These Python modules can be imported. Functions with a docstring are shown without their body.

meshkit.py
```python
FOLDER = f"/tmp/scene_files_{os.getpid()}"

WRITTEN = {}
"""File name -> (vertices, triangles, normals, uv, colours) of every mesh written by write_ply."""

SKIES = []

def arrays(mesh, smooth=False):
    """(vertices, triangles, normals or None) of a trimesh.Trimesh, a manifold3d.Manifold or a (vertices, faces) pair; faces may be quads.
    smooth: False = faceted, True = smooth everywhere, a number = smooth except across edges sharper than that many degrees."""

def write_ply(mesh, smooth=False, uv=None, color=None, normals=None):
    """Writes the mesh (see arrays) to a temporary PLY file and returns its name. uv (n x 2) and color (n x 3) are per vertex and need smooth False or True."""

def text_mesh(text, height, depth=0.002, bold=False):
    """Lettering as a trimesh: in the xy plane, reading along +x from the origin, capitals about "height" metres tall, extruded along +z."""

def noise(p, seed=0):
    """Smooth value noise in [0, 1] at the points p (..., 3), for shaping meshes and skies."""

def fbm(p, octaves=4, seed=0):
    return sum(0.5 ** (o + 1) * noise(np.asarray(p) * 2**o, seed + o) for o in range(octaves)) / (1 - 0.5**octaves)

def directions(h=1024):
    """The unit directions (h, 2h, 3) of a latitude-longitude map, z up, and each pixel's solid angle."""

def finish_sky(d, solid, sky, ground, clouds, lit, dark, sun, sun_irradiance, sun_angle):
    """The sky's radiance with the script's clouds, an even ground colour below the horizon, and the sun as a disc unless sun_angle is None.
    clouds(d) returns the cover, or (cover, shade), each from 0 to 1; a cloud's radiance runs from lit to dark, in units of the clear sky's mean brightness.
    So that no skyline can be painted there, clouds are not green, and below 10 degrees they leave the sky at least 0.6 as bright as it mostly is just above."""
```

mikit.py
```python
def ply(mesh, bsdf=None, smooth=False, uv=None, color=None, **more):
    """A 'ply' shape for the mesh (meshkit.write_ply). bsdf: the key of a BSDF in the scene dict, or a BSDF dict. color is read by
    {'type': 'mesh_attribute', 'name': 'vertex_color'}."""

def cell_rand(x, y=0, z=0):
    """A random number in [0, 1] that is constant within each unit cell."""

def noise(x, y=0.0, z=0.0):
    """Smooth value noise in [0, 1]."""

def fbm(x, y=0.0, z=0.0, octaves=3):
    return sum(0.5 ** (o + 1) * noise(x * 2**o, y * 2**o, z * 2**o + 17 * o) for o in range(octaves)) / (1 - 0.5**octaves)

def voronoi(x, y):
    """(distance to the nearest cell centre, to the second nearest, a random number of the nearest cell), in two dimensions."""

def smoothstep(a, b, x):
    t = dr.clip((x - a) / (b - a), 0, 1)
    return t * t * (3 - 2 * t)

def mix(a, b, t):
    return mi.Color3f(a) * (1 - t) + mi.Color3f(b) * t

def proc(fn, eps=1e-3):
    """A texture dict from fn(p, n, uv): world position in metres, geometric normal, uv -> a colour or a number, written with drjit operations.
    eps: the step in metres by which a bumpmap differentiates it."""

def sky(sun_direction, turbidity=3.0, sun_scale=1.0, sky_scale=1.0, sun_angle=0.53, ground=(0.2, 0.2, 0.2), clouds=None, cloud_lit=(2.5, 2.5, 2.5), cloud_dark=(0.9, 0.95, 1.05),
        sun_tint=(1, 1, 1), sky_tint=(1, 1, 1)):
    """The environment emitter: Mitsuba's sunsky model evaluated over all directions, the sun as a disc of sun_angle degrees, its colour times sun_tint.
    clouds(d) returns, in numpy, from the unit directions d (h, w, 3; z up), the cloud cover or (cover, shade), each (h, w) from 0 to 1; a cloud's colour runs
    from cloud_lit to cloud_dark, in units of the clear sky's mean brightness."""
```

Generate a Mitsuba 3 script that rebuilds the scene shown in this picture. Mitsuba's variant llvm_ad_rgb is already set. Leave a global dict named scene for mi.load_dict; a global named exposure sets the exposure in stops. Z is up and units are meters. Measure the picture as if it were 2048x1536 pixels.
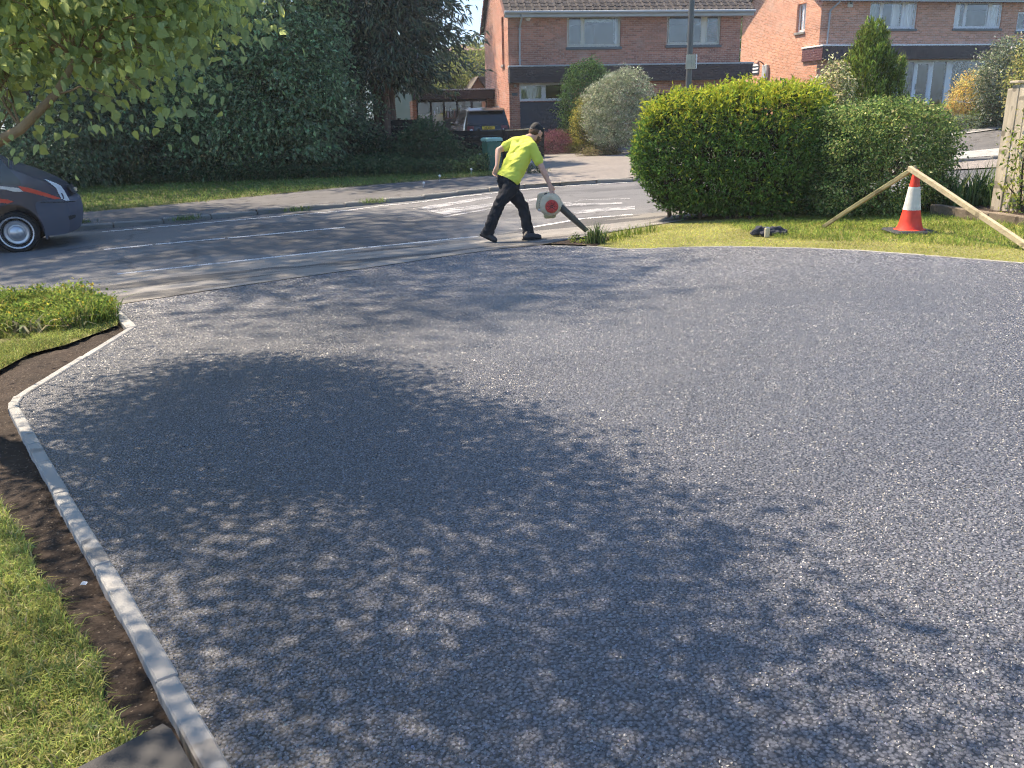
import math
import numpy as np
import trimesh
import manifold3d as m3
import shapely
from shapely.geometry import Polygon, LineString, Point, MultiPolygon
import drjit as dr
import mitsuba as mi
import mikit
import meshkit
from mikit import noise, fbm, voronoi, cell_rand, smoothstep, mix

# ------------------------------------------------------------------ camera, sky, exposure
F, H = 1700.0, 1.38                       # focal length in photo pixels, height of the eye over the drive
_d = np.array([118., 5360., F]); _d /= np.linalg.norm(_d)
_y = np.array([0, 0, 1.]) - _d * _d[2]; _y /= np.linalg.norm(_y)
RC = np.array([np.cross(_y, -_d), _y, -_d])     # world = RC @ (right, down, forward)
EYE = np.array([0, 0, H])
_m = np.eye(4)
_m[:3, 0], _m[:3, 1], _m[:3, 2], _m[:3, 3] = -RC[:, 0], -RC[:, 1], RC[:, 2], EYE
T = mi.ScalarTransform4f
SUN_AZ, SUN_EL = math.radians(52), math.radians(56)       # left of the view direction; above the horizon
SUN = np.array([-math.sin(SUN_AZ) * math.cos(SUN_EL), math.cos(SUN_AZ) * math.cos(SUN_EL), math.sin(SUN_EL)])
exposure = 3.0
scene = {
    'camera': {'type': 'perspective', 'fov': math.degrees(2 * math.atan(1024 / F)), 'fov_axis': 'x', 'near_clip': 0.05, 'far_clip': 9000.0, 'to_world': T(_m.tolist()), 'medium': {'type': 'ref', 'id': 'air'}},
    'air': {'type': 'homogeneous', 'albedo': {'type': 'rgb', 'value': [.95, .95, .95]}, 'sigma_t': .0014, 'phase': {'type': 'hg', 'g': .78}},
    'daylight': mikit.sky(SUN, turbidity=3.0, ground=(0.12, 0.13, 0.10)),
}
labels = {'haze': {'label': 'thin sunlit haze in the air over the street', 'category': 'haze', 'kind': 'stuff'}}
scene['haze'] = {'type': 'cube', 'to_world': T().translate([0, 1400, 12]).scale([4200, 3200, 20]), 'bsdf': {'type': 'null'}, 'interior': {'type': 'ref', 'id': 'air'}}
rng = np.random.default_rng(7)

# ------------------------------------------------------------------ measuring: a pixel of the photo to a point of the place
def ss(a, b, x):
    t = np.clip((np.asarray(x, float) - a) / (b - a), 0, 1)
    return t * t * (3 - 2 * t)
def gz(X, Y):                              # height of the ground
    X, Y = np.asarray(X, float), np.asarray(Y, float)
    Xc, Yc = np.clip(X, -45, 45), np.clip(Y, -8, 60)
    v = -.375 * Xc + .927 * Yc
    t = ss(11.7, 12.5, v)
    return (.04 * Xc - .03 * Yc) * (1 - t) + (-.537 + .0239 * Xc + .0097 * Yc) * t + 1.1 * ss(9, 18, Xc) * ss(17, 37, Yc)
def ray(x, y):
    return RC @ np.array([x - 1024., y - 768., F])
def P(x, y, dz=0.0):                        # pixel -> ground
    r = ray(x, y); lo, hi = 0.1, 400.0
    n = r / np.linalg.norm(r)
    ts = np.geomspace(0.5, 120, 3000)
    q = EYE + ts[:, None] * n
    k = np.argmax(q[:, 2] < gz(q[:, 0], q[:, 1]) + dz)
    a, b = ts[max(k - 1, 0)], ts[k]
    for _ in range(30):
        c = (a + b) / 2; p = EYE + c * n
        if p[2] < gz(p[0], p[1]) + dz: b = c
        else: a = c
    return EYE + b * n
def A(x, y, Y):                             # pixel -> point at depth Y
    r = ray(x, y)
    return EYE + r * (Y / r[1])
def G(X, Y, dz=0.0):
    return np.array([X, Y, float(gz(X, Y)) + dz])
def proj(p):
    c = RC.T @ (np.asarray(p, float) - EYE)
    return 1024 + F * c[0] / c[2], 768 + F * c[1] / c[2]

# ------------------------------------------------------------------ naming
_count = {}
def _num(k):
    n = _count.get(k, -1) + 1
    _count[k] = n
    return k if n == 0 else f'{k}_{n:03d}'
def thing(name, label, cat, group=None, kind=None):
    k = _num(name)
    labels[k] = {'label': label, 'category': cat}
    if group: labels[k]['group'] = group
    if kind: labels[k]['kind'] = kind
    return k
def setting(name, label):
    k = _num(name)
    labels[k] = {'label': label, 'category': name.replace('_', ' '), 'kind': 'structure'}
    return k
def part(holder, name, shape, label=None, kind=None):
    k = _num(f'{holder}__{name}')
    if shape['type'] == 'ply' and not len(meshkit.WRITTEN[shape['filename']][1]): raise ValueError('empty mesh ' + k)
    scene[k] = shape
    if label or kind:
        labels[k] = {}
        if label: labels[k]['label'] = label
        if kind: labels[k]['kind'] = kind
    return k
def whole(key, shape):
    scene[key] = shape
    return key
ply = mikit.ply

# ------------------------------------------------------------------ materials
def M(name, d):
    scene['mat_' + name] = d
    return 'mat_' + name
def rgb(c):
    return {'type': 'rgb', 'value': list(map(float, c))}
def pr(col, rough=.6, spec=.4, **k):
    return {'type': 'principled', 'base_color': col if isinstance(col, dict) else rgb(col), 'roughness': rough, 'specular': spec, **k}
def two(d):
    return {'type': 'twosided', 'bsdf': d}
def bump(d, fn, height, eps=1e-3):
    return {'type': 'bumpmap', 'arbitrary': mikit.proc(fn, eps), 'scale': height, 'bsdf': d}
def paint(name, col, rough=.5, spec=.4, wear=.12, scale=2.0, **k):
    lo_, hi_ = [float(x) * (1 - wear) for x in col], [float(x) * (1 + wear) for x in col]
    def fn(p, n, uv):
        t = fbm(p.x * scale, p.y * scale, p.z * scale * 1.7, octaves=3)
        return mix(lo_, hi_, t)
    return M(name, two(pr(mikit.proc(fn), rough, spec, **k)))
def leafmat(name, rough=.42, trans=.9, spec=.45):
    return M(name, {'type': 'principledthin', 'base_color': {'type': 'mesh_attribute', 'name': 'vertex_color'}, 'roughness': rough, 'diff_trans': trans, 'spec_trans': 0.0, 'eta': 1.35})

def _chipcol(p, n, uv):
    a = voronoi(p.x / .0105, p.y / .0105)
    v = voronoi(p.x / .024 + 5, p.y / .024)
    t = fbm(p.x * .9, p.y * .9, octaves=3)
    top = 1 - smoothstep(.25, .72, a[0])
    stone = mix((.035, .037, .046), (.13, .135, .155), a[2])
    c = mix((.010, .011, .014), stone, top)
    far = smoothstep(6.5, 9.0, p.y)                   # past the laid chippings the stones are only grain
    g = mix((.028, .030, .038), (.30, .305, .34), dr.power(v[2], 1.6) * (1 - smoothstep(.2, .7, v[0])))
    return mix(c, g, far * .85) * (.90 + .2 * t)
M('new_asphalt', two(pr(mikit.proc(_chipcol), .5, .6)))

def _roadcol(p, n, uv):
    u, v = p.x * .927 + p.y * .375, p.y * .927 - p.x * .375
    t = fbm(u * .55, v * 1.6, octaves=4)
    g = cell_rand(p.x / .014, p.y / .014)
    patch = smoothstep(.54, .66, fbm(u * .35 + 40, v * .8 + 3, octaves=3))
    c = mix((.088, .089, .095), (.165, .162, .160), t * .7 + g * .3)
    crack = 1 - smoothstep(.0, .05, dr.abs(fbm(u * .9 + 5, v * .9, octaves=4) - .5))
    return mix(c, (.055, .056, .06), patch * .55) * (1 - .25 * crack)
M('road', two(pr(mikit.proc(_roadcol), .62, .35)))
def _footcol(p, n, uv):
    t = fbm(p.x * .9, p.y * 1.8, octaves=4)
    s = fbm(p.x * 6 + 4, p.y * 6, octaves=3)
    return mix(mix((.070, .069, .072), (.118, .116, .116), t), (.045, .042, .038), smoothstep(.56, .8, s) * .6)
M('footway', two(pr(mikit.proc(_footcol), .75, .3)))
def _stripcol(p, n, uv):                                # old crossing strip, dusty, with tar and wet smears
    u, v = p.x * .927 + p.y * .375, p.y * .927 - p.x * .375
    t = fbm(u * .8, v * 4.0, octaves=4)
    tar = smoothstep(.50, .62, fbm(u * .6 + 11, v * 3.2 + 2, octaves=4))
    g = fbm(u * 9, v * 30, octaves=2)
    return mix(mix((.13, .122, .112), (.235, .225, .21), t), (.04, .04, .042), tar * .75) * (.82 + .36 * g)
M('old_strip', two(pr(mikit.proc(_stripcol), .7, .3)))
def _drivecol(p, n, uv):
    t = fbm(p.x * .7, p.y * .7, octaves=4)
    g = fbm(p.x * 12, p.y * 12, octaves=2)
    return mix((.13, .118, .108), (.215, .195, .18), t * .6 + g * .4)
M('pale_tarmac', two(pr(mikit.proc(_drivecol), .8, .25)))
def _linecol(p, n, uv):
    w = smoothstep(.40, .60, fbm(p.x * 6, p.y * 9, octaves=4)) * .85
    return mix((.30, .30, .305), (.12, .12, .125), w)
M('road_paint', two(pr(mikit.proc(_linecol), .6, .35)))
M('road_line', two(pr(mikit.proc(lambda p, n, uv: mix((.46, .46, .46), (.16, .16, .165), smoothstep(.56, .72, fbm(p.x * 9, p.y * 9, octaves=4)) * .8)), .6, .35)))
def _conccol(p, n, uv):
    t = fbm(p.x * 3, p.y * 3, p.z * 3, octaves=4)
    s = smoothstep(.6, .75, fbm(p.x * 14, p.y * 14, p.z * 14, octaves=3))
    return mix(mix((.21, .21, .205), (.33, .325, .31), t), (.11, .10, .09), s * .55)
M('concrete', two(bump(pr(mikit.proc(_conccol), .8, .3), lambda p, n, uv: fbm(p.x * 60, p.y * 60, p.z * 60, octaves=2), .0012)))
def _kerbcol(p, n, uv):
    t = fbm(p.x * 2, p.y * 2, p.z * 5, octaves=4)
    return mix((.14, .135, .125), (.27, .26, .24), t)
M('kerb', two(pr(mikit.proc(_kerbcol), .8, .3)))
def _soilcol(p, n, uv):
    t = fbm(p.x * 5, p.y * 5, octaves=4)
    g = cell_rand(p.x / .006, p.y / .006)
    c = mix((.014, .010, .008), (.042, .029, .022), t)
    return mix(c, (.16, .13, .10), smoothstep(.965, .99, g) * .8)
M('soil', two(bump(pr(mikit.proc(_soilcol), .85, .25), lambda p, n, uv: fbm(p.x * 45, p.y * 45, octaves=4), .012, 1e-3)))
def _turfcol(p, n, uv):
    t = fbm(p.x * 1.7, p.y * 1.7, octaves=4)
    return mix((.10, .10, .04), (.17, .165, .07), t)
M('turf', two(pr(mikit.proc(_turfcol), .9, .15)))
def _landcol(p, n, uv):
    t = fbm(p.x * .3, p.y * .3, octaves=4)
    return mix((.03, .045, .016), (.075, .08, .035), t)
M('land', two(pr(mikit.proc(_landcol), .95, .1)))
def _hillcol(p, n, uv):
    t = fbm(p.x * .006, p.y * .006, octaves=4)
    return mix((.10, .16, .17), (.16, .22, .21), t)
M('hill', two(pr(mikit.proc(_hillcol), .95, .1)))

def brickmat(name, O, ang, c0, c1, mortar):
    ex, ey = math.cos(ang), math.sin(ang)
    O = np.array(O, float)
    def uvz(p, n):
        px, py = p.x - float(O[0]), p.y - float(O[1])
        along = dr.abs(n.x * ex + n.y * ey) < .7
        return dr.select(along, px * ex + py * ey, py * ex - px * ey), p.z - float(O[2])
    def cell(p, n):
        u, z = uvz(p, n)
        r = dr.floor(z / .075)
        uu = u / .225 + dr.select(dr.abs(r - 2 * dr.floor(r / 2)) > .5, .5, 0)
        fu, fz = uu - dr.floor(uu), z / .075 - r
        m = dr.maximum(1 - smoothstep(.012, .05, dr.minimum(fu, 1 - fu)), 1 - smoothstep(.04, .15, dr.minimum(fz, 1 - fz)))
        return m, cell_rand(dr.floor(uu), r, 3), cell_rand(dr.floor(uu), r, 8), u, z
    def col(p, n, uv):
        m, a, b, u, z = cell(p, n)
        t = fbm(u * .6, z * .6, 3.3, octaves=3)
        w = fbm(u * .35 + 7, z * 1.1, 5.1, octaves=4)
        c = mix(c0, c1, a * .72 + t * .28) * (.80 + .40 * b) * (.72 + .56 * w)
        c = mix(c, (.52, .44, .38), smoothstep(.62, .82, fbm(u * 1.3, z * 2.2, 9.0, octaves=3)) * .22)
        return mix(c, mortar, m * .8)
    return M(name, two(pr(mikit.proc(col), .85, .2)))

# painted and simple stuff
paint('white_frame', (.74, .75, .77), .35, .5, .05)
paint('cream_frame', (.62, .60, .52), .45, .45, .06)
paint('gutter_grey', (.42, .44, .45), .45, .45, .08)
paint('slate_sill', (.13, .145, .16), .6, .4, .1)
paint('dark_board', (.050, .036, .040), .55, .4, .18)
paint('maroon_board', (.105, .038, .044), .5, .45, .12)
paint('barge', (.20, .105, .095), .6, .35, .15)
paint('lead', (.36, .38, .40), .5, .5, .12)
paint('roof_tile', (.030, .027, .029), .75, .3, .4, 6)
paint('roof_tile_b', (.048, .042, .042), .8, .3, .4, 6)
paint('hung_tile', (.050, .052, .068), .5, .45, .25, 5)
paint('interior', (.10, .095, .085), .9, .1, .05)
paint('curtain', (.62, .62, .60), .9, .1, .05)
paint('green_curtain', (.27, .31, .22), .9, .1, .1)
paint('blind', (.60, .62, .62), .7, .2, .05)
paint('papers', (.52, .50, .62), .8, .2, .1)
paint('render_green', (.24, .28, .245), .85, .2, .08)
paint('pale_post', (.42, .46, .46), .7, .3, .08)
paint('shed_wood', (.22, .11, .06), .8, .2, .2)
paint('shed_roof', (.12, .10, .085), .85, .2, .2)
paint('black_fence', (.020, .018, .018), .7, .3, .3, 4)
paint('cabinet_green', (.035, .125, .088), .45, .5, .10)
paint('cabinet_top', (.22, .40, .36), .5, .5, .06)
paint('black_plastic', (.022, .022, .025), .55, .45, .2)
paint('rubber', (.020, .020, .021), .8, .25, .25, 9)
paint('hub_silver', (.55, .56, .58), .3, .5, .08, 4, metallic=.7)
paint('van_blue', (.034, .036, .062), .16, .6, .1, 2, clearcoat=.8)
paint('van_grey', (.085, .090, .115), .6, .35, .06)
paint('stripe_red', (.62, .07, .035), .35, .5, .05)
paint('stripe_white', (.62, .58, .52), .4, .5, .05)
paint('lamp_lens', (.62, .66, .70), .12, .6, .1, 9)
paint('suv_black', (.010, .011, .014), .12, .6, .1, 2, clearcoat=1.0)
paint('plate_yellow', (.70, .46, .02), .4, .5, .03)
paint('plate_ink', (.015, .015, .015), .6, .3, .03)
paint('tail_lamp', (.16, .02, .02), .15, .6, .1)
paint('chrome', (.7, .7, .7), .12, .6, .05, metallic=1.0)
paint('pole_steel', (.12, .118, .115), .45, .5, .12, 3, metallic=.3)
paint('sign_back', (.42, .40, .32), .5, .45, .15, 6)
paint('cone_red', (.66, .052, .028), .5, .4, .30, 7)
paint('cone_white', (.60, .59, .55), .45, .45, .24, 8)
paint('cone_base', (.035, .038, .045), .8, .3, .15, 6)
paint('jacket', (.040, .043, .058), .85, .2, .25, 9)
paint('can', (.52, .47, .34), .4, .5, .1, 9)
paint('slab_black', (.030, .031, .034), .7, .35, .2, 8)
paint('paper', (.75, .75, .73), .8, .2, .05)
paint('lamp_pale', (.55, .53, .48), .6, .4, .1)
paint('brick_red_plain', (.30, .105, .06), .85, .2, .15, 8)
M('glass', {'type': 'thindielectric', 'int_ior': 1.78})
M('dark_glass', {'type': 'principled', 'base_color': rgb((.008, .01, .014)), 'roughness': .04, 'specular': .8})
def _wood(base, name, ax):
    lo_, hi_ = [x * .62 for x in base], [x * 1.25 for x in base]
    def fn(p, n, uv):
        q = (p.x, p.y, p.z)
        s = [q[i] * (2.0 if i == ax else 38.0) for i in range(3)]
        t = fbm(*s, octaves=3)
        w = fbm(p.x * 3, p.y * 3, p.z * 3, octaves=3)
        k = smoothstep(.66, .74, noise(p.x * 9, p.y * 9, p.z * 9))
        return mix(lo_, hi_, t) * (.66 + .68 * w) * (1 - .45 * k)
    return M(name, two(pr(mikit.proc(fn), .85, .2)))
_wood((.44, .39, .31), 'grey_timber', 2)
_wood((.42, .36, .24), 'pale_timber', 0)
_wood((.30, .27, .15), 'green_timber', 0)
_wood((.16, .13, .10), 'sleeper', 0)
def barkmat(name, a, b, sc=1.0):
    def fn(p, n, uv):
        t = fbm(p.x * 22 * sc, p.y * 22 * sc, p.z * 4 * sc, octaves=4)
        return mix(a, b, t)
    return M(name, two(pr(mikit.proc(fn), .9, .15)))
barkmat('bark_tan', (.16, .10, .06), (.42, .30, .19))
barkmat('bark_brown', (.05, .035, .027), (.15, .105, .08), .6)
barkmat('bark_yew', (.09, .055, .042), (.26, .18, .14), .5)
leafmat('leaf', .36, 1.0)
leafmat('leaf_thin', .36, 1.15)
M('chipping', {'type': 'principled', 'base_color': {'type': 'mesh_attribute', 'name': 'vertex_color'}, 'roughness': .48, 'specular': 1.0})
leafmat('leaf_gloss', .26, .55)
leafmat('leaf_dull', .6, .5)
leafmat('needle', .6, .35)
leafmat('blade', .5, .9)

# ------------------------------------------------------------------ mesh helpers
cat = trimesh.util.concatenate
def TM(v, f):
    return trimesh.Trimesh(np.asarray(v, float), np.asarray(f, int), process=False)
def box(lo, hi):
    lo, hi = np.array(lo, float), np.array(hi, float)
    b = trimesh.creation.box(hi - lo)
    b.apply_translation((lo + hi) / 2)
    return b
def cbox(lo, hi, c=.01):                    # chamfered box
    lo, hi = np.minimum(lo, hi).astype(float), np.maximum(lo, hi).astype(float)
    c = min(c, .45 * float((hi - lo).min()))
    pts = []
    for ax in range(3):
        for s in np.ndindex(2, 2, 2):
            p = np.where(np.array(s) == 1, hi - c, lo + c)
            p[ax] = hi[ax] if s[ax] else lo[ax]
            pts.append(p)
    return trimesh.convex.convex_hull(np.array(pts))
def tube(pts, rad, n=8, caps=True):
    p = np.asarray(pts, float)
    r = np.broadcast_to(np.asarray(rad, float), (len(p),))
    t = np.gradient(p, axis=0)
    t /= np.linalg.norm(t, axis=1, keepdims=True) + 1e-12
    a = np.cross(t[0], [0, 0, 1.] if abs(t[0, 2]) < .9 else [1., 0, 0])
    fr = []
    for k in range(len(p)):
        a = a - t[k] * (a @ t[k]); a /= np.linalg.norm(a) + 1e-12
        fr.append((a, np.cross(t[k], a)))
    an = np.arange(n) * 2 * np.pi / n
    v = np.concatenate([p[k] + r[k] * (np.cos(an)[:, None] * fr[k][0] + np.sin(an)[:, None] * fr[k][1]) for k in range(len(p))])
    i, j = np.meshgrid(np.arange(len(p) - 1), np.arange(n), indexing='ij')
    q = np.stack([i * n + j, i * n + (j + 1) % n, (i + 1) * n + (j + 1) % n, (i + 1) * n + j], -1).reshape(-1, 4)
    f = np.vstack([q[:, [0, 1, 2]], q[:, [0, 2, 3]]])
    if caps:
        v = np.vstack([v, p[0], p[-1]])
        k0, k1, o = len(v) - 2, len(v) - 1, (len(p) - 1) * n
        f = np.vstack([f, [[k0, (j + 1) % n, j] for j in range(n)], [[k1, o + j, o + (j + 1) % n] for j in range(n)]])
    return TM(v, f)
def lathe(prof, n=32, origin=(0, 0, 0), axis=None):
    prof = np.asarray(prof, float)
    an = np.arange(n) * 2 * np.pi / n
    v = np.stack([prof[:, None, 0] * np.cos(an), prof[:, None, 0] * np.sin(an), np.broadcast_to(prof[:, None, 1], (len(prof), n))], -1).reshape(-1, 3)
    i, j = np.meshgrid(np.arange(len(prof) - 1), np.arange(n), indexing='ij')
    q = np.stack([i * n + j, i * n + (j + 1) % n, (i + 1) * n + (j + 1) % n, (i + 1) * n + j], -1).reshape(-1, 4)
    m = TM(v, np.vstack([q[:, [0, 1, 2]], q[:, [0, 2, 3]]]))
    if axis is not None:
        m.apply_transform(trimesh.geometry.align_vectors([0, 0, 1], axis))
    m.apply_translation(origin)
    return m
def prism(poly, h):                          # shapely polygon in (x, z), thickness h in +y
    m = trimesh.creation.extrude_polygon(poly, h, engine='earcut')
    v = np.array(m.vertices)
    return TM(np.stack([v[:, 0], h - v[:, 2], v[:, 1]], 1), m.faces)
def rect(x0, z0, x1, z1):
    return shapely.box(min(x0, x1), min(z0, z1), max(x0, x1), max(z0, z1))
def hull(points, r=None):
    return trimesh.convex.convex_hull(np.asarray(points, float))
def manifold_tm(m):
    k = m.to_mesh()
    return TM(k.vert_properties[:, :3], k.tri_verts)
def bones(chains, res=.03, iters=8, seg=20):
    """One continuous surface from chains of (point, radius)."""
    parts = []
    for ch in chains:
        for (p, r), (q, s) in zip(ch[:-1], ch[1:]):
            a = m3.Manifold.sphere(float(r), seg).translate([float(x) for x in p])
            b = m3.Manifold.sphere(float(s), seg).translate([float(x) for x in q])
            parts.append(m3.Manifold.batch_hull([a, b]))
    u = m3.Manifold.batch_boolean(parts, m3.OpType.Add)
    t = manifold_tm(u.refine_to_length(res))
    t.merge_vertices()
    if iters: trimesh.smoothing.filter_taubin(t, lamb=.5, nu=.53, iterations=iters)
    return t
def shear_noise(m, amp, sc, seed=0):
    v = np.array(m.vertices)
    d = np.stack([meshkit.fbm(v * sc + 10 * k, 3, seed + k) - .5 for k in range(3)], 1)
    return TM(v + d * amp * 2, m.faces)
def sheet(poly, size=.6, dz=0.0, zf=gz):
    """A polygon of the plan as a sheet lying on the ground."""
    gs = [g for g in getattr(poly, 'geoms', [poly]) if g.geom_type == 'Polygon' and g.area > 1e-4]
    return cat([gridsheet(g, size, lambda X, Y: zf(X, Y) + dz) for g in gs])
def gridsheet(poly, size, zf, seed=1):
    """As sheet, from an even scatter of points."""
    r = np.random.default_rng(seed)
    x0, y0, x1, y1 = poly.bounds
    gx_, gy_ = np.meshgrid(np.arange(x0, x1, size), np.arange(y0, y1, size))
    p = np.column_stack([gx_.ravel(), gy_.ravel()]) + r.uniform(-.3, .3, (gx_.size, 2)) * size
    p = p[shapely.contains_xy(poly.buffer(-size * .3), p[:, 0], p[:, 1])]
    e = np.array(shapely.segmentize(poly, size).exterior.coords)[:-1]
    p = np.vstack([p, e])
    from scipy.spatial import Delaunay
    f = Delaunay(p).simplices
    c = p[f].mean(1)
    f = f[shapely.contains_xy(poly, c[:, 0], c[:, 1])]
    v = np.column_stack([p, zf(p[:, 0], p[:, 1])])
    n = np.cross(v[f[:, 1]] - v[f[:, 0]], v[f[:, 2]] - v[f[:, 0]])
    f[n[:, 2] < 0] = f[n[:, 2] < 0][:, ::-1]
    return TM(v, f)
def plan(px, dz=0):
    return [tuple(P(x, y, dz)[:2]) for x, y in px]
def inpoly(poly, n, r):
    """n random points in a polygon of the plan."""
    x0, y0, x1, y1 = poly.bounds
    k = int(n * (x1 - x0) * (y1 - y0) / max(poly.area, 1e-6) * 1.1) + 20
    xy = np.column_stack([r.uniform(x0, x1, k), r.uniform(y0, y1, k)])
    return xy[shapely.contains_xy(poly, xy[:, 0], xy[:, 1])][:n]

# ------------------------------------------------------------------ leaves and blades
def unit(v):
    return v / (np.linalg.norm(v, axis=-1, keepdims=True) + 1e-12)
def leaves(pos, axis, nrm, L, W, fold=.25, col=None, droop=0.0):
    """Four-cornered folded leaves as one mesh with a colour per leaf."""
    pos, axis = np.asarray(pos, float), unit(np.asarray(axis, float))
    n = len(pos)
    nrm = np.asarray(nrm, float); nrm = unit(nrm - axis * (nrm * axis).sum(1, keepdims=True))
    side = np.cross(axis, nrm)
    L, W = np.broadcast_to(L, (n,))[:, None], np.broadcast_to(W, (n,))[:, None]
    mid = pos + axis * L * .45
    up = nrm * W * fold
    tip = pos + axis * L - nrm * L * droop
    v = np.stack([pos, mid + side * W / 2 + up, tip, mid - side * W / 2 + up], 1).reshape(-1, 3)
    b = np.arange(n)[:, None] * 4
    f = np.stack([b + [0, 1, 2], b + [0, 2, 3]], 1).reshape(-1, 3)
    return TM(v, f), (None if col is None else np.repeat(np.asarray(col, float), 4, axis=0))
def tint(n, cols, r, var=.22, w=None):
    c = np.array(cols, float)[r.choice(len(cols), n, p=w)]
    return np.clip(c * (1 + r.normal(0, var, (n, 1))) * (1 + r.normal(0, .06, (n, 3))), .003, .9)
def blades(xy, z, h, w, lean, r, col, bend=.5, seg=2):
    """Grass blades of two bent segments (or one, where they are far off); col (n x 3)."""
    n = len(xy)
    h = np.broadcast_to(h, (n,)); w = np.broadcast_to(w, (n,)); lean = np.broadcast_to(lean, (n,))
    a = r.uniform(0, 2 * np.pi, n)
    d = np.column_stack([np.cos(a), np.sin(a), np.zeros(n)])
    s = np.column_stack([-np.sin(a), np.cos(a), np.zeros(n)])
    tw = r.uniform(0, np.pi, n)
    s = s * np.cos(tw)[:, None] + d * np.sin(tw)[:, None]
    b = np.column_stack([xy, z])
    up = np.array([0, 0, 1.])
    k1 = b + up * (h * .55)[:, None] + d * (h * lean * .35)[:, None]
    tip = b + up * (h * (1 - bend * lean * .5))[:, None] + d * (h * lean)[:, None]
    hw = s * (w / 2)[:, None]
    if seg == 1:
        v = np.stack([b - hw, b + hw, tip], 1).reshape(-1, 3)
        return TM(v, np.arange(n * 3).reshape(-1, 3)), np.repeat(np.asarray(col, float), 3, axis=0)
    v = np.stack([b - hw, b + hw, k1 + hw * .8, k1 - hw * .8, tip], 1).reshape(-1, 3)
    i = np.arange(n)[:, None] * 5
    f = np.stack([i + [0, 1, 2], i + [0, 2, 3], i + [3, 2, 4]], 1).reshape(-1, 3)
    return TM(v, f), np.repeat(np.asarray(col, float), 5, axis=0)
def leafply(mc, mat, **k):
    return ply(mc[0], mat, color=mc[1], **k)
def merge(list_mc):
    return cat([m for m, c in list_mc]), np.vstack([c for m, c in list_mc])

# ------------------------------------------------------------------ the ground
def UV(u, v):
    return np.array([.927 * u - .375 * v, .375 * u + .927 * v])
def toUV(p):
    return .927 * p[0] + .375 * p[1], -.375 * p[0] + .927 * p[1]
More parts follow.
